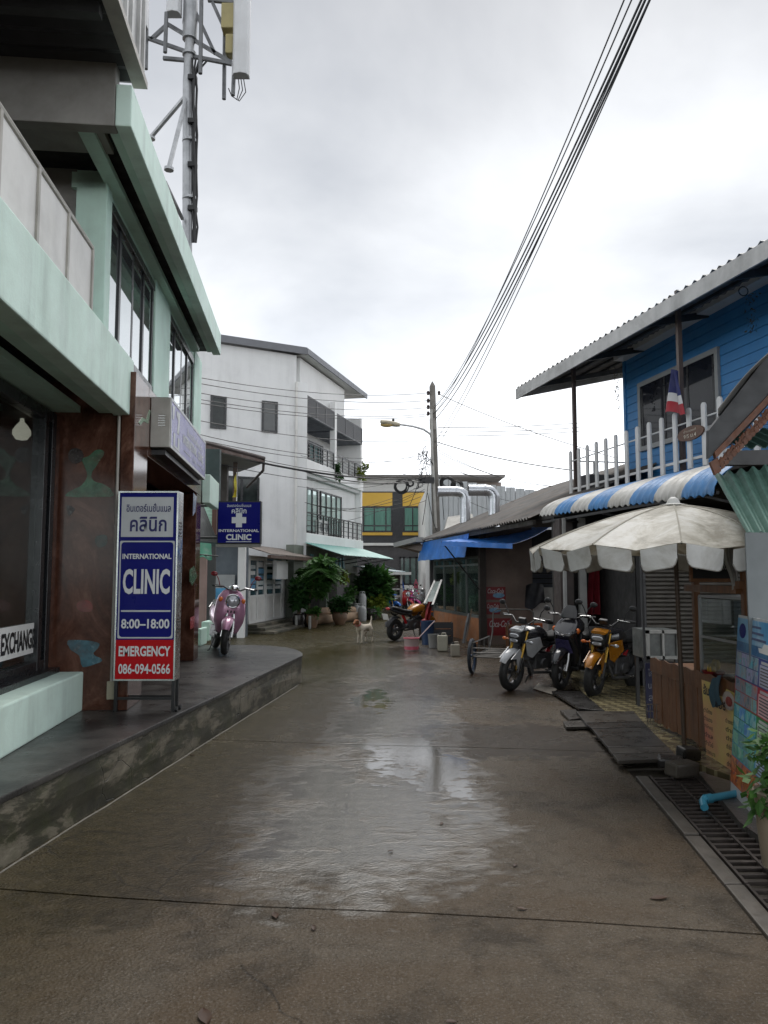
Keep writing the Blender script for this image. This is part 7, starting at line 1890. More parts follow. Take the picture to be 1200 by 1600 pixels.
# ================================================================== PARASOL OVER THE STALL
UC = gnd(1070, 1180, .06); apex = at(1052, 789, UC.y); UX, UY = (UC.x + apex.x) / 2 - .02, UC.y
par = thing('parasol', 'large dirty white parasol with scalloped valance over the wooden stall', 'parasol', (UC.x, UC.y, .06))
Rr, zRim, zAp = 1.27, 1.84, apex.z
ax, ay = apex.x, UC.y
def canvas():
    m, n, l, out = new_mat('dirty_white_canvas')
    b = n.new('ShaderNodeBsdfPrincipled'); tl = n.new('ShaderNodeBsdfTranslucent'); mx = n.new('ShaderNodeMixShader'); mx.inputs[0].default_value = .35
    P = n.new('ShaderNodeTexCoord').outputs['Object']
    d1 = node_noise(n, l, P, 2.4, 8, .7, None, .6); d2 = node_noise(n, l, P, 16, 5, .7)
    c = node_ramp(n, l, d1, [(.40, (.74, .73, .69)), (.50, (.52, .49, .41)), (.60, (.24, .21, .145))])
    c = node_mix(n, l, .35, c, node_ramp(n, l, d2, [(.3, (.35, .33, .28)), (.7, (.66, .65, .61))]))
    l.new(c, b.inputs['Base Color']); l.new(c, tl.inputs[0]); b.inputs['Roughness'].default_value = .5
    bp = n.new('ShaderNodeBump'); bp.inputs['Strength'].default_value = .25; bp.inputs['Distance'].default_value = .02; l.new(node_noise(n, l, P, 7, 4), bp.inputs['Height']); l.new(bp.outputs[0], b.inputs['Normal'])
    l.new(b.outputs[0], mx.inputs[1]); l.new(tl.outputs[0], mx.inputs[2]); l.new(mx.outputs[0], out.inputs[0])
    return m
M_CANV = canvas()
M_VAL = mat('pale_valance', (.56, .56, .54), .6, var=.12, scale=4, grime=.6, grime_col=(.27, .25, .2), gscale=3)
NP = 12; off = .2
def rib(k, s_):      # point on the canopy along rib angle
    a = off + 2 * pi * k / NP; r_ = Rr * s_
    return Vector((ax + r_ * cos(a), ay + r_ * sin(a), zAp - (zAp - zRim) * (.42 * s_ + .58 * s_ * s_)))
for k in range(NP):
    m_ = MB()
    def fn(u, v, k=k):
        a_, b_ = rib(k, v), rib(k + 1, v); p = a_.lerp(b_, u); p.z -= .04 * sin(pi * u) * v + .012 * sin(11 * u + 7 * v + k * 2) * v * sin(pi * u); return p
    m_.surf(fn, 6, 10, (0, 0, .004)); m_.build('canopy_panel', M_CANV, par, smooth=True)
    # two scallops per panel edge
    for j in range(2):
        a_, b_ = rib(k, 1.0).lerp(rib(k + 1, 1.0), j * .5 + .05), rib(k, 1.0).lerp(rib(k + 1, 1.0), j * .5 + .45)
        a_.z -= .05 * sin(pi * (j * .5 + .03)); b_.z -= .05 * sin(pi * (j * .5 + .47))
        def fs(u, v, a_=a_, b_=b_):
            e = abs(2 * u - 1); h_ = .165 - .06 * (1 - sqrt(max(0, 1 - (max(0, e - .6) / .4) ** 2)))
            rad = (a_.lerp(b_, u) - Vector((ax, ay, 0))); rad.z = 0; rad.normalize()
            return a_.lerp(b_, u) + Vector((0, 0, -h_ * v)) + rad * (.008 + .012 * sin(4 * u) * v - .02 * v)
        m_ = MB(); m_.surf(fs, 12, 4, (0, 0, .001)); vv = m_.build('valance_scallop', M_VAL, par, smooth=True)
        m_ = MB(); m_.tube([fs(i / 16, 1.0) for i in range(17)], .005, 5); m_.build('scallop_hem', mat('grey_hem', (.22, .21, .19), .7), vv)
    m_ = MB(); m_.tube([rib(k, s_ / 8) + Vector((0, 0, .006)) for s_ in range(9)], .006, 5); m_.build('seam', mat('dark_seam', (.30, .28, .23), .7), par, smooth=True)
    m_ = MB(); m_.tube([rib(k, .1) - Vector((0, 0, .05)), rib(k, .97) - Vector((0, 0, .02))], .008, 5); m_.build('rib', M_GALVD, par)
m_ = MB(); m_.lathe([(.09, -.03), (.12, .0), (.06, .012), (.045, .05), (.02, .07)], (ax, ay, zAp), 14); m_.build('finial', M_VAL, par, smooth=True)
m_ = MB(); m_.tube([(UC.x, UC.y, .06), (ax, ay, zAp - .02)], .02, 10); m_.build('pole', mat('rusty_brown_pole', (.07, .045, .03), .6, var=.3), par, smooth=True)
m_ = MB(); m_.tube([gnd(1012, 1120, .06), at(1001, 872, 9.0)], .016, 8); tag(m_.build('tent_pole', M_BLKST), 'thin black pole beside the roller shutter', 'pole')
pbq = MB(); a_ = at(1135, 840, 6.15); pbq.surf(lambda u, v: a_ + Vector((.10 * u * (1 - .5 * v) - .03 * sin(5 * v), -.02 * sin(6 * u), -.42 * v + .05 * u)), 6, 10, (0, .002, 0))
tag(pbq.build('plastic_strip', glass('cloudy_plastic', (.9, .9, .9), .45, (.45, .45, .43), .3), smooth=True), 'torn clear plastic strip hanging from the parasol edge', 'plastic')

# ================================================================== WOODEN STALL
M_WOODO = mat('orange_brown_wood', (.16, .068, .027), .45, var=.35, scale=3, bump=.25, bscale=14, stretch=(5, 5, .5), grime=.25)
M_WOODD = mat('brown_wood_beam', (.17, .075, .03), .5, var=.3, scale=3, stretch=(5, 5, .5))
stl = thing('food_stall', 'orange brown plank food stall with glass showcase under the parasol', 'stall', (3.0, 7.2, .06))
SX = 2.80; sy0, sy1 = 6.0, 8.15
def pln(y0_, y1_, z0_, z1_, x_=SX, m__=M_WOODO):
    m_ = MB(); m_.box(x_, x_ + .022, y0_ + .003, y1_ - .003, z0_, z1_); m_.build('plank', m__, stl, bevel=.003)
rq = random.Random(8); y = sy0
while y < sy1 - .05:
    w_ = rq.uniform(.085, .12); y2 = min(y + w_, sy1); pln(y, y2, .10 + rq.uniform(-.02, .02), .62 + rq.uniform(-.01, .01), SX + rq.uniform(0, .006)); y = y2
# end planks facing the far side are hidden; near end planks
x_ = SX + .03
while x_ < SX + .75:
    m_ = MB(); m_.box(x_, x_ + .097, sy0 - .022, sy0, .1, .62); m_.build('plank', M_WOODO, stl, bevel=.003); x_ += .1
m_ = MB()                                  # scalloped counter board
n_ = 16; pts = [(SX - .012, sy0 + (sy1 - sy0) * j / n_, .745 + (.018 if j % 2 else 0)) for j in range(n_ + 1)]
m_.prism(pts + [(SX - .012, sy1, .61), (SX - .012, sy0, .61)], (.011, 0, 0)); m_.build('counter_edge', M_WOODO, stl)
m_ = MB(); m_.box(SX + .0, SX + .8, sy0, sy1, .655, .69); m_.build('counter_top', M_WOODD, stl)
for (yy, xx2) in ((sy0 + .05, SX + .02), (sy0 + .05, SX + .72), (sy1 - 1.05, SX + .05)):
    m_ = MB(); m_.box(xx2, xx2 + .055, yy, yy + .055, .06, 1.72); m_.build('post', M_WOODD, stl)
m_ = MB(); m_.box(SX - .02, SX + .78, sy0 + .04, sy0 + .11, 1.50, 1.56); m_.build('cross_beam', M_WOODD, stl)
m_ = MB(); m_.box(SX - .02, SX + .03, sy0 + .1, sy1 - 1.0, 1.46, 1.52); m_.build('cross_beam', M_WOODD, stl)
bb0, bb1 = at(1082, 904, 6.5), at(1146, 866, 6.5)
blk = thing('chalk_board', 'black board with white Thai lettering hung under the parasol', 'sign', ((bb0.x + bb1.x) / 2, 6.5, bb0.z))
m_ = MB(); m_.box(bb0.x, bb1.x, 6.5, 6.52, bb0.z, bb1.z); m_.build('board', M_BLKPL, blk)
m_ = MB()
for a_, b_, c_, d_ in ((bb0.x - .02, bb1.x + .02, bb0.z - .03, bb0.z), (bb0.x - .02, bb1.x + .02, bb1.z, bb1.z + .03), (bb0.x - .02, bb0.x, bb0.z, bb1.z), (bb1.x, bb1.x + .02, bb0.z, bb1.z)): m_.box(a_, b_, 6.49, 6.525, c_, d_)
m_.build('frame', M_WOODD, blk)
text('ร้านส้มตำแซ่บ', Vector(((bb0.x + bb1.x) / 2, 6.499, (bb0.z + bb1.z) / 2 + .02)), XA, ZA, (bb1.x - bb0.x) * .85, (bb1.z - bb0.z) * .45, mat('chalk_grey', (.32, .32, .32), .7), blk)
# glass showcase on the counter
gx0, gx1, gy0, gy1, gz0_, gz1_ = SX + .06, SX + .62, 6.15, 7.0, .70, 1.42
sc = thing('glass_showcase', 'aluminium framed glass showcase standing on the stall counter', 'showcase', ((gx0 + gx1) / 2, 6.6, gz0_))
m_ = MB()
for x in (gx0, gx1):
    for y in (gy0, gy1): m_.box(x - .012, x + .012, y - .012, y + .012, gz0_, gz1_)
for z in (gz0_ + .012, gz0_ + .36, gz1_):
    for y in (gy0, gy1): m_.box(gx0, gx1, y - .011, y + .011, z - .011, z + .011)
    for x in (gx0, gx1): m_.box(x - .0105, x + .0105, gy0, gy1, z - .0105, z + .0105)
m_.build('frame', mat('dull_aluminium', (.3, .3, .3), .4, metal=.7, var=.15), sc)
GLs = glass('showcase_glass', (.8, .85, .84), .86)
for a_ in (((gx0, gy0, gz0_), (gx1, gy0, gz1_)), ((gx0, gy0, gz0_), (gx0, gy1, gz1_)), ((gx0, gy1, gz0_), (gx1, gy1, gz1_))):
    m_ = MB(); (x0, y0_, z0_), (x1, y1_, z1_) = a_; m_.box(x0 - .002, x1 + .002, y0_ - .002, y1_ + .002, z0_ + .03, z1_ - .02); m_.build('pane', GLs, sc)
m_ = MB(); m_.box(gx0 + .02, gx1 - .02, gy0 + .02, gy1 - .02, gz0_ + .35, gz0_ + .358); m_.build('shelf', M_STEEL, sc)
# bits on the counter
bk = MB(); p = at(1142, 1055, 6.05); bk.lathe([(.10, 0), (.13, .22), (.135, .24), (.12, .24), (.10, .03)], (SX + .16, 6.02 - .0, .70), 14)
tag(bk.build('bucket', mat('dark_maroon_plastic', (.05, .02, .02), .4), smooth=True), 'dark plastic bucket on the near end of the stall counter', 'bucket')
b2 = MB(); b2.box(SX + .03, SX + .3, 5.88, 6.0, .40, .62); tag(b2.build('crate', mat('navy_plastic_crate', (.02, .03, .09), .5), bevel=.01), 'blue plastic crate below the stall bucket', 'crate')
cl2 = MB(); cl2.surf(lambda u, v: Vector((SX - .03 - .03 * sin(3 * v) - .02 * sin(9 * u), 6.40 + .15 * u, .79 - .24 * v - .05 * u)), 10, 8, (.006, 0, 0)); tag(cl2.build('cloth_rag', mat('slate_blue_cloth', (.045, .09, .12), .8, var=.3), smooth=True), 'slate blue rag draped over the stall counter', 'cloth')
fbw = thing('fruit_bowl', 'red bowl with yellow fruit on the stall counter', 'bowl', (SX + .1, 6.85, .70))
m_ = MB(); m_.lathe([(.05, 0), (.09, .05), (.10, .07), (.085, .06), (.04, .012)], (SX + .1, 6.85, .70), 14); m_.build('bowl', mat('red_bowl', (.25, .03, .03), .4), fbw, smooth=True)
for k in range(4): m_ = MB(); m_.ball((SX + .08 + .04 * (k % 2), 6.82 + .05 * (k // 2), .78 + .04 * (k % 2)), (.028, .028, .05), 10); m_.build('fruit', mat('mango_yellow', (.5, .30, .03), .4), fbw, smooth=True)
# printed menu banner
mn = thing('menu_banner', 'yellow and orange Thai menu banner hung on the stall planks', 'banner', (SX - .02, 6.4, .05))
my0, my1, mz0, mz1 = 6.02, 6.80, .03, .70
def ban_mat():
    m, n, l, out = new_mat('printed_banner'); b = n.new('ShaderNodeBsdfPrincipled'); l.new(b.outputs[0], out.inputs[0])
    P = n.new('ShaderNodeTexCoord').outputs['Object']
    a = node_noise(n, l, P, 2.2, 3); c = node_ramp(n, l, a, [(.35, (.70, .58, .17)), (.52, (.72, .42, .2)), (.68, (.68, .25, .17))]); l.new(c, b.inputs['Base Color']); b.inputs['Roughness'].default_value = .4
    return m
m_ = MB(); m_.surf(lambda u, v: Vector((SX - .022 - .012 * sin(5 * u + 2 * v), my0 + (my1 - my0) * u, mz0 + (mz1 - mz0) * v - .03 * (1 - u))), 12, 12, (.003, 0, 0)); m_.build('sheet', ban_mat(), mn, smooth=True)
NY = (0, -1, 0); XB = SX - .040
M_INK = mat('dark_print_ink', (.02, .015, .02), .5)
def mnt(s, y, z, w, h, b=.01, m__=M_INK): text(s, Vector((XB, y, z)), NY, ZA, w, h, m__, mn, bold=b)
mnt('ส้มตำ', 6.62, .63, .24, .09, .03); mnt('แซ่บซี่', 6.44, .55, .26, .075, .03)
for i, (a_, b_) in enumerate((('ตำไทย', 'ตำซาดาห้า'), ('ตำแตง', 'ตำถั่ว'), ('ตำไทยปู', 'ตำซั่ว'), ('ตำเล', 'ตำข้าวโพด'), ('ตำไข่', 'ตำปูม้า'), ('ตำหลวงพระบาง', 'ตำผลไม้'))):
    z = .455 - i * .068; mnt(a_, 6.66, z, .17 if i < 5 else .24, .04); mnt(b_, 6.22, z - .012, .2, .04)
m_ = MB(); m_.prism([(XB - .001, 6.25 + .11 * cos(2*pi*k/16), .605 + .075 * sin(2*pi*k/16)) for k in range(16)], (-.002, 0, 0)); m_.build('dish_photo', mat('dish_print', (.42, .36, .33), .5, var=.3, scale=20), mn)
m_ = MB(); m_.prism([(XB - .004, 6.24 + .06 * cos(2*pi*k/10), .60 + .04 * sin(2*pi*k/10)) for k in range(10)], (-.002, 0, 0)); m_.build('dish_photo', mat('dish_red', (.30, .04, .03), .5, var=.5, scale=25), mn)
# small glass cabinet and dark blue sign by the shutter
cbn = thing('aluminium_cabinet', 'small white framed glass cabinet left of the wooden stall', 'cabinet', at(1035, 1030, 8.9))
c0_, c1_ = at(1011, 1030, 8.9), at(1062, 985, 8.9)
m_ = MB(); m_.box(c0_.x, c1_.x, 8.93, 9.4, c0_.z, c1_.z); m_.build('body', mat('dim_cabinet_inside', (.12, .13, .125), .4, var=.4, scale=8), cbn)
m_ = MB(); t_ = .035
for a_ in ((c0_.x, c1_.x, c0_.z, c0_.z + t_), (c0_.x, c1_.x, c1_.z - t_, c1_.z), (c0_.x, c0_.x + t_, c0_.z, c1_.z), (c1_.x - t_, c1_.x, c0_.z, c1_.z), ((c0_.x + c1_.x) / 2 - .012, (c0_.x + c1_.x) / 2 + .012, c0_.z, c1_.z)): m_.box(a_[0], a_[1], 8.895, 8.928, a_[2], a_[3])
m_.build('frame', mat('grey_white_alu', (.40, .40, .38), .5, grime=.3), cbn)
m_ = MB()
for x in (c0_.x + .03, c1_.x - .03):
    for y in (8.95, 9.35): m_.box(x - .02, x + .02, y - .02, y + .02, .06, c0_.z - .001)
m_.build('legs', M_BLKST, cbn)
nsg = thing('menu_board', 'dark blue Thai notice board leaning at the left end of the stall', 'sign', at(1020, 1120, 8.3))
n0, n1 = at(1011, 1122, 8.35), at(1030, 1036, 8.35); m_ = MB(); m_.box(n0.x, n1.x + .15, 8.35, 8.37, max(.07, n0.z), n1.z); m_.build('board', mat('dark_navy_board', (.012, .015, .06), .4), nsg)
for k, s in enumerate(('ไก่ย่าง', 'นมปั่น', 'สลัด')): text(s, Vector(((n0.x + n1.x) / 2 + .03, 8.349, n1.z - .1 - .13 * k)), XA, ZA, .16, .08, mat('pale_print', (.36, .37, .42), .5), nsg)
rk = MB()
for k in range(7):
    x = at(1012 + 5 * k, 1140, 7.95).x; rk.tube([(x, 7.95, .07), (x, 7.95, .30)], .004, 4)
for z in (.07, .15, .23, .30): rk.tube([(at(1012, 1140, 7.95).x, 7.95, z), (at(1042, 1140, 7.95).x, 7.95, z)], .004, 4)
tag(rk.build('wire_rack', M_STEEL), 'low wire rack on the tiles before the stall', 'rack')
# ================================================================== TOUR POSTER STAND (right edge)
PB = gnd(1141, 1236, .05); d_ = Vector((-.19, -1, 0)).normalized(); wB = .95
pst = thing('tour_poster', 'roll up tour poster with photo rows and coloured text boxes', 'poster', (PB.x, PB.y, .05))
upv = Vector((.085, 0, 1)).normalized(); hB = 1.27; nrm = d_.cross(upv).normalized()
if nrm.x > 0: nrm = -nrm
def Q(s_, t_, e=0.0): return PB + d_ * (wB * s_) + upv * (hB * t_) + nrm * e
def rect(s0, s1_, t0, t1, e, nm, m__, par_=None):
    m_ = MB(); m_.prism([Q(s0, t0, e), Q(s1_, t0, e), Q(s1_, t1, e), Q(s0, t1, e)], nrm * .0015); return m_.build(nm, m__, par_ or pst)
m_ = MB(); m_.prism([Q(0, 0, -.008), Q(1, 0, -.008), Q(1, 1, -.008), Q(0, 1, -.008)], nrm * .007); m_.build('panel', mat('poster_paper', (.50, .51, .52), .4), pst)
def photo_mat(nm, c1, c2, c3, sc):
    if nm in MATS: return MATS[nm]
    m, n, l, out = new_mat(nm); b = n.new('ShaderNodeBsdfPrincipled'); l.new(b.outputs[0], out.inputs[0]); P = n.new('ShaderNodeTexCoord').outputs['Object']
    a = node_noise(n, l, P, sc, 5, .6, None, 1.0); c = node_ramp(n, l, a, [(.35, c1), (.5, c2), (.65, c3)]); l.new(c, b.inputs['Base Color']); b.inputs['Roughness'].default_value = .3
    MATS[nm] = m; return m
rect(.0, 1, .855, .985, .0, 'header', photo_mat('header_sky', (.05, .25, .5), (.12, .36, .6), (.35, .52, .66), 4))
rect(.0, 1, .80, .854, .0, 'header_sea', photo_mat('header_sea', (.015, .10, .25), (.02, .14, .33), (.08, .25, .4), 9))
m_ = MB(); m_.prism([Q(.06 + .09 * (1 + cos(2*pi*k/16)), .915 + .042 * sin(2*pi*k/16), .002) for k in range(16)], nrm * .001); m_.build('round_emblem', M_NAVY, pst)
for k in range(3): rect(.32, .62 + .06 * k, .945 - .032 * k, .957 - .032 * k, .002, 'title_line', mat('title_ink', (.08, .10, .2), .5))
m_ = MB(); m_.prism([Q(s_, t_, .002) for s_, t_ in ((.60, .825), (.95, .825), (1.0, .85), (.9, .852), (.85, .875), (.7, .875), (.66, .85), (.57, .848))], nrm * .001); m_.build('boat_print', M_WHITE, pst)
cols = [('navy', (.03, .05, .25)), ('red', (.45, .02, .04)), ('green', (.02, .24, .07)), ('blue', (.04, .32, .58)), ('orange', (.50, .11, .03))]
phs = [((.03, .12, .2), (.3, .32, .33), (.05, .25, .32)), ((.03, .10, .15), (.16, .25, .30), (.25, .14, .10)), ((.02, .12, .3), (.06, .30, .5), (.3, .38, .4)), ((.02, .12, .12), (.08, .28, .26), (.2, .32, .3)), ((.12, .02, .02), (.45, .16, .04), (.08, .06, .14))]
rq = random.Random(4)
for r in range(5):
    t1 = .795 - r * .148; t0 = t1 - .142
    rect(0, 1, t0 - .004, t1 + .002, .0003, 'section_band', mat('band_' + cols[r][0], cols[r][1], .4), None)
    for i in range(4):
        for j in range(2):
            s0 = .02 + .145 * i; rect(s0, s0 + .138, t0 + .071 * j + .003, t0 + .071 * (j + 1) - .002, .002, 'photo', photo_mat('photo_%d_%d' % (r, (i + j) % 3), *[tuple(min(1, x * rq.uniform(1.1, 1.9)) for x in c) for c in phs[r]], 9 + 3 * ((i + j) % 3)))
    bx_ = rect(.63, .98, t0 + .004, t1 - .03, .002, 'text_box', mat('box_' + cols[r][0], tuple(.45 + .6 * x for x in cols[r][1]), .5))
    for k in range(6): rect(.655, .955 - rq.uniform(0, .08), t0 + .014 + k * .016, t0 + .020 + k * .016, .0037, 'text_line', mat('tiny_ink', (.09, .08, .09), .5), bx_)
    rect(.66, .86, t1 - .024, t1 - .01, .002, 'heading_line', mat('pale_ink', (.5, .5, .5), .5))
m_ = MB(); m_.tube([Q(-.01, .0, -.05), Q(1.0, .0, -.05)], .03, 10); m_.build('roller_foot', M_STEEL, pst, smooth=True)
m_ = MB(); m_.tube([Q(.4, 0, -.03), Q(.4, 1, -.03)], .012, 8); m_.build('support_rod', M_STEEL, pst)
# ================================================================== GREY SHEET, GREEN SHEET, CARVED GABLE (right edge)
gsx = at(1164, 832, 5.33); gs_ = thing('metal_sheet_wall', 'plain grey metal sheet wall behind the tour poster', 'wall', (gsx.x + .6, 5.33, 0))
for k in range(3):
    m_ = MB(); x = gsx.x + .48 * k; m_.box(x + .003, x + .477, 5.33 + .01 * k, 5.345 + .01 * k, .06, gsx.z + .012 * k); m_.build('sheet', mat('grey_flat_sheet', (.17, .19, .195), .5, var=.12, streak=.2), gs_)
gg = thing('green_roof_sheet', 'pale green corrugated sheet sloping down above the parasol', 'roof sheet', at(1150, 780, 6.4))
G0, G1, G2, G3 = at(1116, 742, 6.6), at(1290, 716, 6.2), at(1330, 830, 5.1), at(1168, 836, 5.4)
M_GRN = leafmat('pale_green_sheet', (.10, .20, .16), (.17, .30, .25), .3)
m_ = MB(); m_.surf(lambda u, v: G0.lerp(G1, u).lerp(G3.lerp(G2, u), v) + Vector((0, 0, .022 * sin(2*pi*9*u))), 54, 4, (0, 0, .004)); m_.build('sheet', M_GRN, gg, smooth=True)
m_ = MB(); m_.surf(lambda u, v: at(1160, 700, 7.2).lerp(at(1300, 690, 7.0), u) + Vector((0, .6 * v, .25 * v + .022 * sin(2*pi*7*u))), 42, 3, (0, 0, .004)); m_.build('sheet', M_GRN, gg, smooth=True)
gb = thing('carved_gable', 'dark timber gable edge with brown carved trim at the right', 'roof', at(1160, 680, 6.4))
YG = 6.3
gp = lambda u, v, d=0.0: at(u, v, YG + d)
m_ = MB(); m_.prism([gp(1108, 672), gp(1108, 716), gp(1260, 560), gp(1260, 478)], (0, .06, 0)); m_.build('barge_board', mat('charcoal_timber', (.05, .052, .055), .6, var=.2, scale=3, stretch=(1, 1, 4)), gb)
m_ = MB(); m_.prism([gp(1117, 706, -.02), gp(1119, 716, -.02), gp(1262, 566, -.02), gp(1262, 552, -.02)], (0, .05, 0)); m_.build('trim_rail', mat('red_brown_carving', (.13, .05, .025), .6, var=.3, scale=10), gb)
M_CARV = mat('red_brown_carving', (.13, .05, .025), .6)
for k in range(24):     # pierced scrollwork: small curls and leaf tongues crowded along the rail
    s_ = k / 23; a_ = gp(1124 + 136 * s_, 723 - 144 * s_, -.01); rs_ = random.Random(k); ph_ = rs_.uniform(0, 6)
    m_ = MB(); sp_ = []
    for j in range(10): r_ = .034 * (1 - j / 12); sp_.append(a_ + Vector((r_ * cos(ph_ + j * .7), .02, -.022 + r_ * sin(ph_ + j * .7))))
    m_.tube(sp_, .008, 5)
    m_.beam(a_ + Vector((-.03, .02, -.055)), a_ + Vector((.03, .02, .03)), .012, .014); m_.beam(a_ + Vector((-.012, .022, .02)), a_ + Vector((.012, .022, -.06)), .012, .012)
    m_.prism([a_ + Vector((-.022, .012, -.048)), a_ + Vector((-.004, .012, -.085)), a_ + Vector((.018, .012, -.07)), a_ + Vector((.026, .012, -.035))], (0, .018, 0)); m_.build('carved_scroll', M_CARV, gb)
m_ = MB(); m_.prism([gp(1110, 722), gp(1118, 742), gp(1126, 734), gp(1122, 715)], (0, .04, 0)); m_.build('carved_tip', M_CARV, gb)
m_ = MB(); m_.surf(lambda u, v: gp(1122 + 140 * u, 640 - 152 * u - 7 * sin(pi * min(1, u * 1.6)) + 14 * v * (1 - .5 * u), -.25 + .5 * v), 14, 3, (0, 0, .008)); m_.build('ridge_flashing', mat('grey_brown_flashing', (.20, .19, .175), .5, var=.3), gb, smooth=True)
m_ = MB(); m_.prism([gp(1108, 715, .06), gp(1300, 520, .06), gp(1300, 515, 2.5), gp(1150, 690, 2.5)], (0, 0, .04)); m_.build('roof_deck', M_UND, gb)
m_ = MB(); m_.prism([gp(1136, 726, .3), gp(1300, 726, .3), gp(1300, 700, .3), gp(1150, 704, .3)], (0, .1, 0)); m_.build('tie_beam', M_BLKST, gb)
m_ = MB(); m_.tube([at(1250, 730, 6.4), Vector((at(1250, 730, 6.4).x, 6.4, 0.05))], .05, 8); m_.build('support_post', M_BLKST, gb)
# potted plant at the near right edge
Yq = 4.25
pq = thing('potted_plant', 'leafy green plant in a tall beige pot at the right edge', 'plant', (at(1225, 1400, Yq).x, Yq, .05))
qx = at(1222, 1400, Yq).x
m_ = MB(); m_.lathe([(.09, .05), (.11, .25), (.12, .42), (.135, .44), (.12, .45), (.10, .40)], (qx, Yq, 0), 18); m_.build('pot', mat('beige_pot', (.30, .25, .18), .6, var=.2, grime=.3), pq, smooth=True)
m_ = MB(); rq = random.Random(33)
for k in range(7): m_.tube([(qx, Yq, .40), (qx + rq.uniform(-.14, .1), Yq + rq.uniform(-.12, .12), .62 + rq.uniform(-.1, .1))], [.008, .004], 5)
m_.build('stem', M_TRUNK, pq)
fo = MB(); leafy(fo, (qx - .02, Yq, .52), (.17, .18, .26), 480, .062, 5, droop=.35, long=1.15); fo.build('foliage', leafmat('fresh_green_leaf', (.015, .06, .010), (.075, .17, .03)), pq)
# ================================================================== HAND CART AND CLUTTER BY THE CORNER SHOP
ct = thing('hand_cart', 'steel tube hand cart with spoked bicycle wheels beside the white motorcycle', 'cart', gnd(740, 1053))
wc = gnd(738, 1053); Rw = .29
ca = radians(-28); cd = Vector((cos(ca), 0, 0))
axd = Vector((cos(radians(-18)), sin(radians(-18)), 0)).normalized()      # axle
lng = Vector((-axd.y, axd.x, 0))                                           # cart length, away
RW = Matrix((axd.cross(Vector((0, 0, 1))), Vector((0, 0, 1)), axd)).transposed()
for k in range(2):
    c_ = Vector((wc.x, wc.y, Rw)) + axd * (.95 * k)
    m_ = MB(); m_.torus(c_, Rw - .03, .03, RW, 30, 8); w = m_.build('wheel', mat('faded_blue_black_tyre', (.02, .025, .035), .7), ct, smooth=True)
    m_ = MB(); m_.torus(c_, Rw - .062, .012, RW, 30, 6); m_.lathe([(.022, -.05), (.022, .05)], c_, 10, RW)
    for j in range(16):
        a = 2*pi*j/16; m_.tube([c_ + RW @ Vector((.02 * cos(a), .02 * sin(a), .03 * (-1) ** j)), c_ + RW @ Vector(((Rw - .065) * cos(a + .2), (Rw - .065) * sin(a + .2), 0))], .003, 4)
    m_.build('rim', mat('blue_rim', (.03, .06, .12), .4, metal=.5), w, smooth=True)
M_CARTT = mat('dull_steel_tube', (.07, .066, .06), .5, metal=.5, var=.25)
o_ = Vector((wc.x, wc.y, 0)) + axd * .12
def cp(a_, l_, z): return o_ + axd * a_ + lng * l_ + Vector((0, 0, z))
for a_ in (0, .72):
    m_ = MB(); m_.tube([cp(a_, -.55, .34), cp(a_, .9, .34)], .014, 6); m_.build('side_rail', M_CARTT, ct, smooth=True)
    m_ = MB(); m_.tube([cp(a_, -.55, .55), cp(a_, .9, .55)], .012, 6); m_.build('side_rail', M_CARTT, ct, smooth=True)
    for l_ in (-.55, -.05, .45, .9): m_ = MB(); m_.tube([cp(a_, l_, .30), cp(a_, l_, .55)], .011, 6); m_.build('stanchion', M_CARTT, ct)
for k in range(8): m_ = MB(); m_.tube([cp(0, -.5 + .2 * k, .33), cp(.72, -.5 + .2 * k, .33)], .01, 6); m_.build('floor_bar', M_CARTT, ct)
for z in (.40, .47): m_ = MB(); m_.tube([cp(0, -.55, z), cp(.72, -.55, z)], .01, 6); m_.build('front_bar', M_CARTT, ct)
m_ = MB(); m_.tube([cp(0, .9, .34), cp(0, 1.25, .6), cp(.0, 1.35, .95), cp(.08, 1.38, 1.0), cp(.64, 1.38, 1.0), cp(.72, 1.35, .95), cp(.72, 1.25, .6), cp(.72, .9, .34)], .013, 8); m_.build('push_handle', M_CARTT, ct, smooth=True)
m_ = MB(); m_.tube([cp(-.12, 0, Rw), cp(.84, 0, Rw)], .014, 8); m_.build('axle', M_CARTT, ct)
def vessel(name, label, cat, u, v, r, h, m__, tap=.82, rim=None, group=None, z=0.0):
    p = gnd(u, v, z); t = thing(name, label, cat, (p.x, p.y, z), group=group)
    m_ = MB(); m_.lathe([(r * tap, 0), (r, h * .97), (r * 1.04, h), (r * .95, h), (r * tap * .95, .02)], (p.x, p.y, z), 18); m_.build('body', m__, t, smooth=True)
    if rim: m_ = MB(); m_.torus((p.x, p.y, z + h), r * 1.02, .012, None, 22, 6); m_.build('rim', rim, t, smooth=True)
    return t, p
M_PKB = mat('pale_pink_plastic', (.45, .35, .34), .4, var=.1); M_PKR = mat('pink_rim', (.45, .08, .12), .35)
t, p = vessel('plastic_tub', 'white and pink plastic tub with a stick standing in the lane', 'tub', 643, 1016, .165, .26, M_PKB, .88, M_PKR)
m_ = MB(); m_.lathe([(.158, .02), (.16, .09)], (p.x, p.y, 0), 18); m_.build('pink_base_band', M_PKR, t, smooth=True)
m_ = MB(); m_.tube([p + Vector((-.05, .0, .05)), p + Vector((.52, .2, .62))], .012, 8); tag(m_.build('mop_stick', mat('pink_white_stick', (.55, .42, .4), .4), smooth=True), 'pale stick leaning out of the pink tub', 'stick')
vessel('paint_bucket', 'grey bucket left of the white canister', 'bucket', 677, 1012, .12, .30, mat('grey_bucket', (.22, .22, .21), .5, grime=.3))
vessel('blue_bin', 'dark blue bin standing beside the black crate', 'bin', 668, 1007, .16, .55, mat('dark_blue_plastic', (.015, .04, .10), .4), .8)
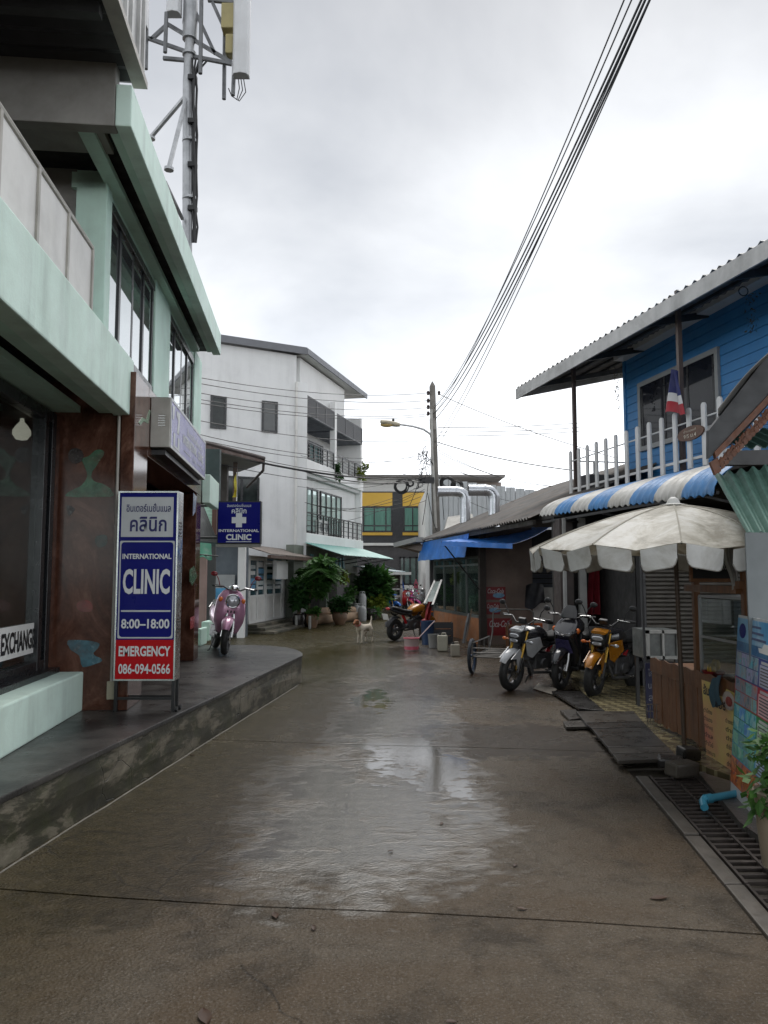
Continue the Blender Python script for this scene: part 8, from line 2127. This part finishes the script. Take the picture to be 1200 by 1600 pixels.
def canister(label, u, v, w_, d__, h, m__, nm='canister', z=0.0):
    p = gnd(u, v, z); t = thing(nm, label, nm.replace('_', ' '), (p.x, p.y, z)); m_ = MB(); m_.box(p.x - w_ / 2, p.x + w_ / 2, p.y, p.y + d__, z, z + h); m_.build('body', m__, t, bevel=min(.03, w_ * .15))
    m_ = MB(); m_.lathe([(.03, 0), (.03, .04)], (p.x - w_ * .25, p.y + d__ / 2, z + h), 10); m_.build('cap', M_BLKPL, t)
    m_ = MB(); m_.tube([(p.x - w_ * .1, p.y + d__ / 2, z + h - .01), (p.x - w_ * .05, p.y + d__ / 2, z + h + .04), (p.x + w_ * .3, p.y + d__ / 2, z + h + .04), (p.x + w_ * .35, p.y + d__ / 2, z + h - .01)], .012, 6); m_.build('handle', m__, t)
    return t
canister('cream canister in front of the orange wall', 692, 1018, .22, .18, .34, mat('cream_plastic', (.36, .34, .27), .45, grime=.35))
canister('short beige canister right of the cream one', 712, 1026, .18, .16, .24, mat('beige_plastic', (.28, .25, .20), .5, grime=.4))
canister('small translucent canister left of the blue bin', 664, 1007, .14, .13, .22, mat('milky_plastic', (.38, .38, .36), .4))
def crate(label, u, v, w_, d__, h, z, m__):
    p = gnd(u, v, 0); t = thing('crate', label, 'crate', (p.x, p.y, z)); x0, x1, y0_, y1_ = p.x - w_ / 2, p.x + w_ / 2, p.y, p.y + d__
    m_ = MB(); m_.box(x0 + .01, x1 - .01, y0_ + .01, y1_ - .01, z, z + .02); m_.build('base', m__, t)
    for k in range(3):
        zz = z + h * (k + .15) / 3
        for a_ in ((x0, x1, y0_, y0_ + .015), (x0, x1, y1_ - .015, y1_), (x0, x0 + .015, y0_ + .015, y1_ - .015), (x1 - .015, x1, y0_ + .015, y1_ - .015)):
            m_ = MB(); m_.box(a_[0], a_[1], a_[2], a_[3], zz, zz + h * .26); m_.build('slat', m__, t)
    for x in (x0 + .012, x1 - .012):
        for y in (y0_ + .012, y1_ - .012): m_ = MB(); m_.box(x - .014, x + .014, y - .014, y + .014, z, z + h); m_.build('corner', m__, t)
M_BLKC = mat('black_crate_plastic', (.014, .014, .018), .45, var=.2)
crate('tall black crate behind the canisters before the orange wall', 690, 1006, .55, .35, .50, 0, M_BLKC)
crate('dark crate under the window at the far corner', 668, 1000, .4, .35, .3, 0, mat('brown_crate', (.04, .03, .025), .6))
rcl = thing('red_cloth', 'red cloth and bag hanging below the propped window', 'cloth', at(664, 985, 19.0))
m_ = MB(); m_.surf(lambda u, v: at(668 + 8 * u - 7 * v, 940 + 42 * v, 19.0) + Vector((0, .05 * sin(9 * u + 4 * v), 0)), 8, 10, (0, .02, 0)); m_.build('cloth', mat('red_black_cloth', (.20, .012, .015), .7, var=.6, scale=7), rcl, smooth=True)
m_ = MB(); m_.ball(at(663, 975, 18.9), (.10, .08, .13), 12); m_.build('bag', mat('red_bag', (.30, .015, .015), .5, var=.3), rcl, smooth=True)
# broom, black jacket, orange bag, speaker-like stands by the cross wall
br = thing('broom', 'broom leaning upside down against the orange wall', 'broom', gnd(728, 1010))
m_ = MB(); m_.tube([at(727, 1010, 16.0), at(737, 952, 16.6)], .013, 6); m_.build('handle', M_TRUNK, br)
m_ = MB(); m_.loft([[at(724, 1005, 16.0) + Vector((.03 * cos(a), .03 * sin(a), 0)) for a in (0, 1.57, 3.14, 4.71)], [at(730, 972, 16.3) + Vector((.035 * cos(a), .025 * sin(a), 0)) for a in (0, 1.57, 3.14, 4.71)], [at(733, 958, 16.5) + Vector((.025 * cos(a), .02 * sin(a), 0)) for a in (0, 1.57, 3.14, 4.71)]]); m_.build('bristles', M_BLKPL, br)
jk = thing('black_jacket', 'black jacket hanging on the pale board wall', 'jacket', at(837, 930, Yc))
m_ = MB(); m_.surf(lambda u, v: at(822 + 28 * u + 4 * v * (u - .3), 915 + (34 + 6 * sin(5 * u)) * v - 4 * sin(pi * u), Yc + .05) + Vector((0, .06 * sin(7 * u + 2 * v), 0)), 12, 8, (0, .03, 0)); m_.build('cloth', mat('black_cloth', (.014, .014, .018), .8, var=.2), jk, smooth=True)
ob = thing('orange_box', 'bright orange plastic box standing by the pale board wall', 'box', gnd(843, 1013))
p0_, p1_ = at(832, 1013, Yc - .3), at(857, 978, Yc - .3); m_ = MB(); m_.box(p0_.x, p1_.x, Yc - .3, Yc - .02, 0.02, p1_.z); m_.build('body', mat('orange_plastic', (.50, .09, .012), .5, var=.1), ob, bevel=.02)
m_ = MB(); m_.box(p0_.x - .02, p1_.x + .02, Yc - .32, Yc - .0, p1_.z + .002, p1_.z + .05); m_.build('lid', mat('orange_plastic', (.50, .09, .012), .5), ob, bevel=.01)
fd = thing('white_freezer', 'pale chest standing right of the orange box', 'freezer', at(868, 1010, Yc - .8))
p0_, p1_ = at(857, 1016, Yc - .9), at(888, 975, Yc - .9); m_ = MB(); m_.box(p0_.x, p1_.x, Yc - .9, Yc - .3, .03, p1_.z); m_.build('body', mat('dull_white_enamel', (.36, .36, .35), .4, grime=.3), fd, bevel=.02)
m_ = MB(); m_.box(p0_.x - .01, p1_.x + .01, Yc - .92, Yc - .28, p1_.z + .002, p1_.z + .06); m_.build('lid', M_BLKPL, fd, bevel=.01)
st2 = thing('wooden_stool', 'dark wooden stool under the largest drink poster', 'stool', gnd(806, 1016))
p = gnd(806, 1016); m_ = MB(); m_.box(p.x - .17, p.x + .17, p.y, p.y + .3, .50, .53); m_.build('seat', M_WOODD, st2)
for sx in (-.15, .15):
    for yy in (.02, .28): m_ = MB(); m_.box(p.x + sx - .017, p.x + sx + .017, p.y + yy - .017, p.y + yy + .017, 0, .498); m_.build('leg', M_WOODD, st2)
lp = thing('low_platform', 'low concrete ledge in front of the cross wall', 'ledge', gnd(880, 1020))
m_ = MB(); m_.box(at(838, 1020, 16.4).x, at(905, 1020, 16.4).x, 16.4, Yc + .1, 0, .028); m_.build('slab', M_STONE, lp)
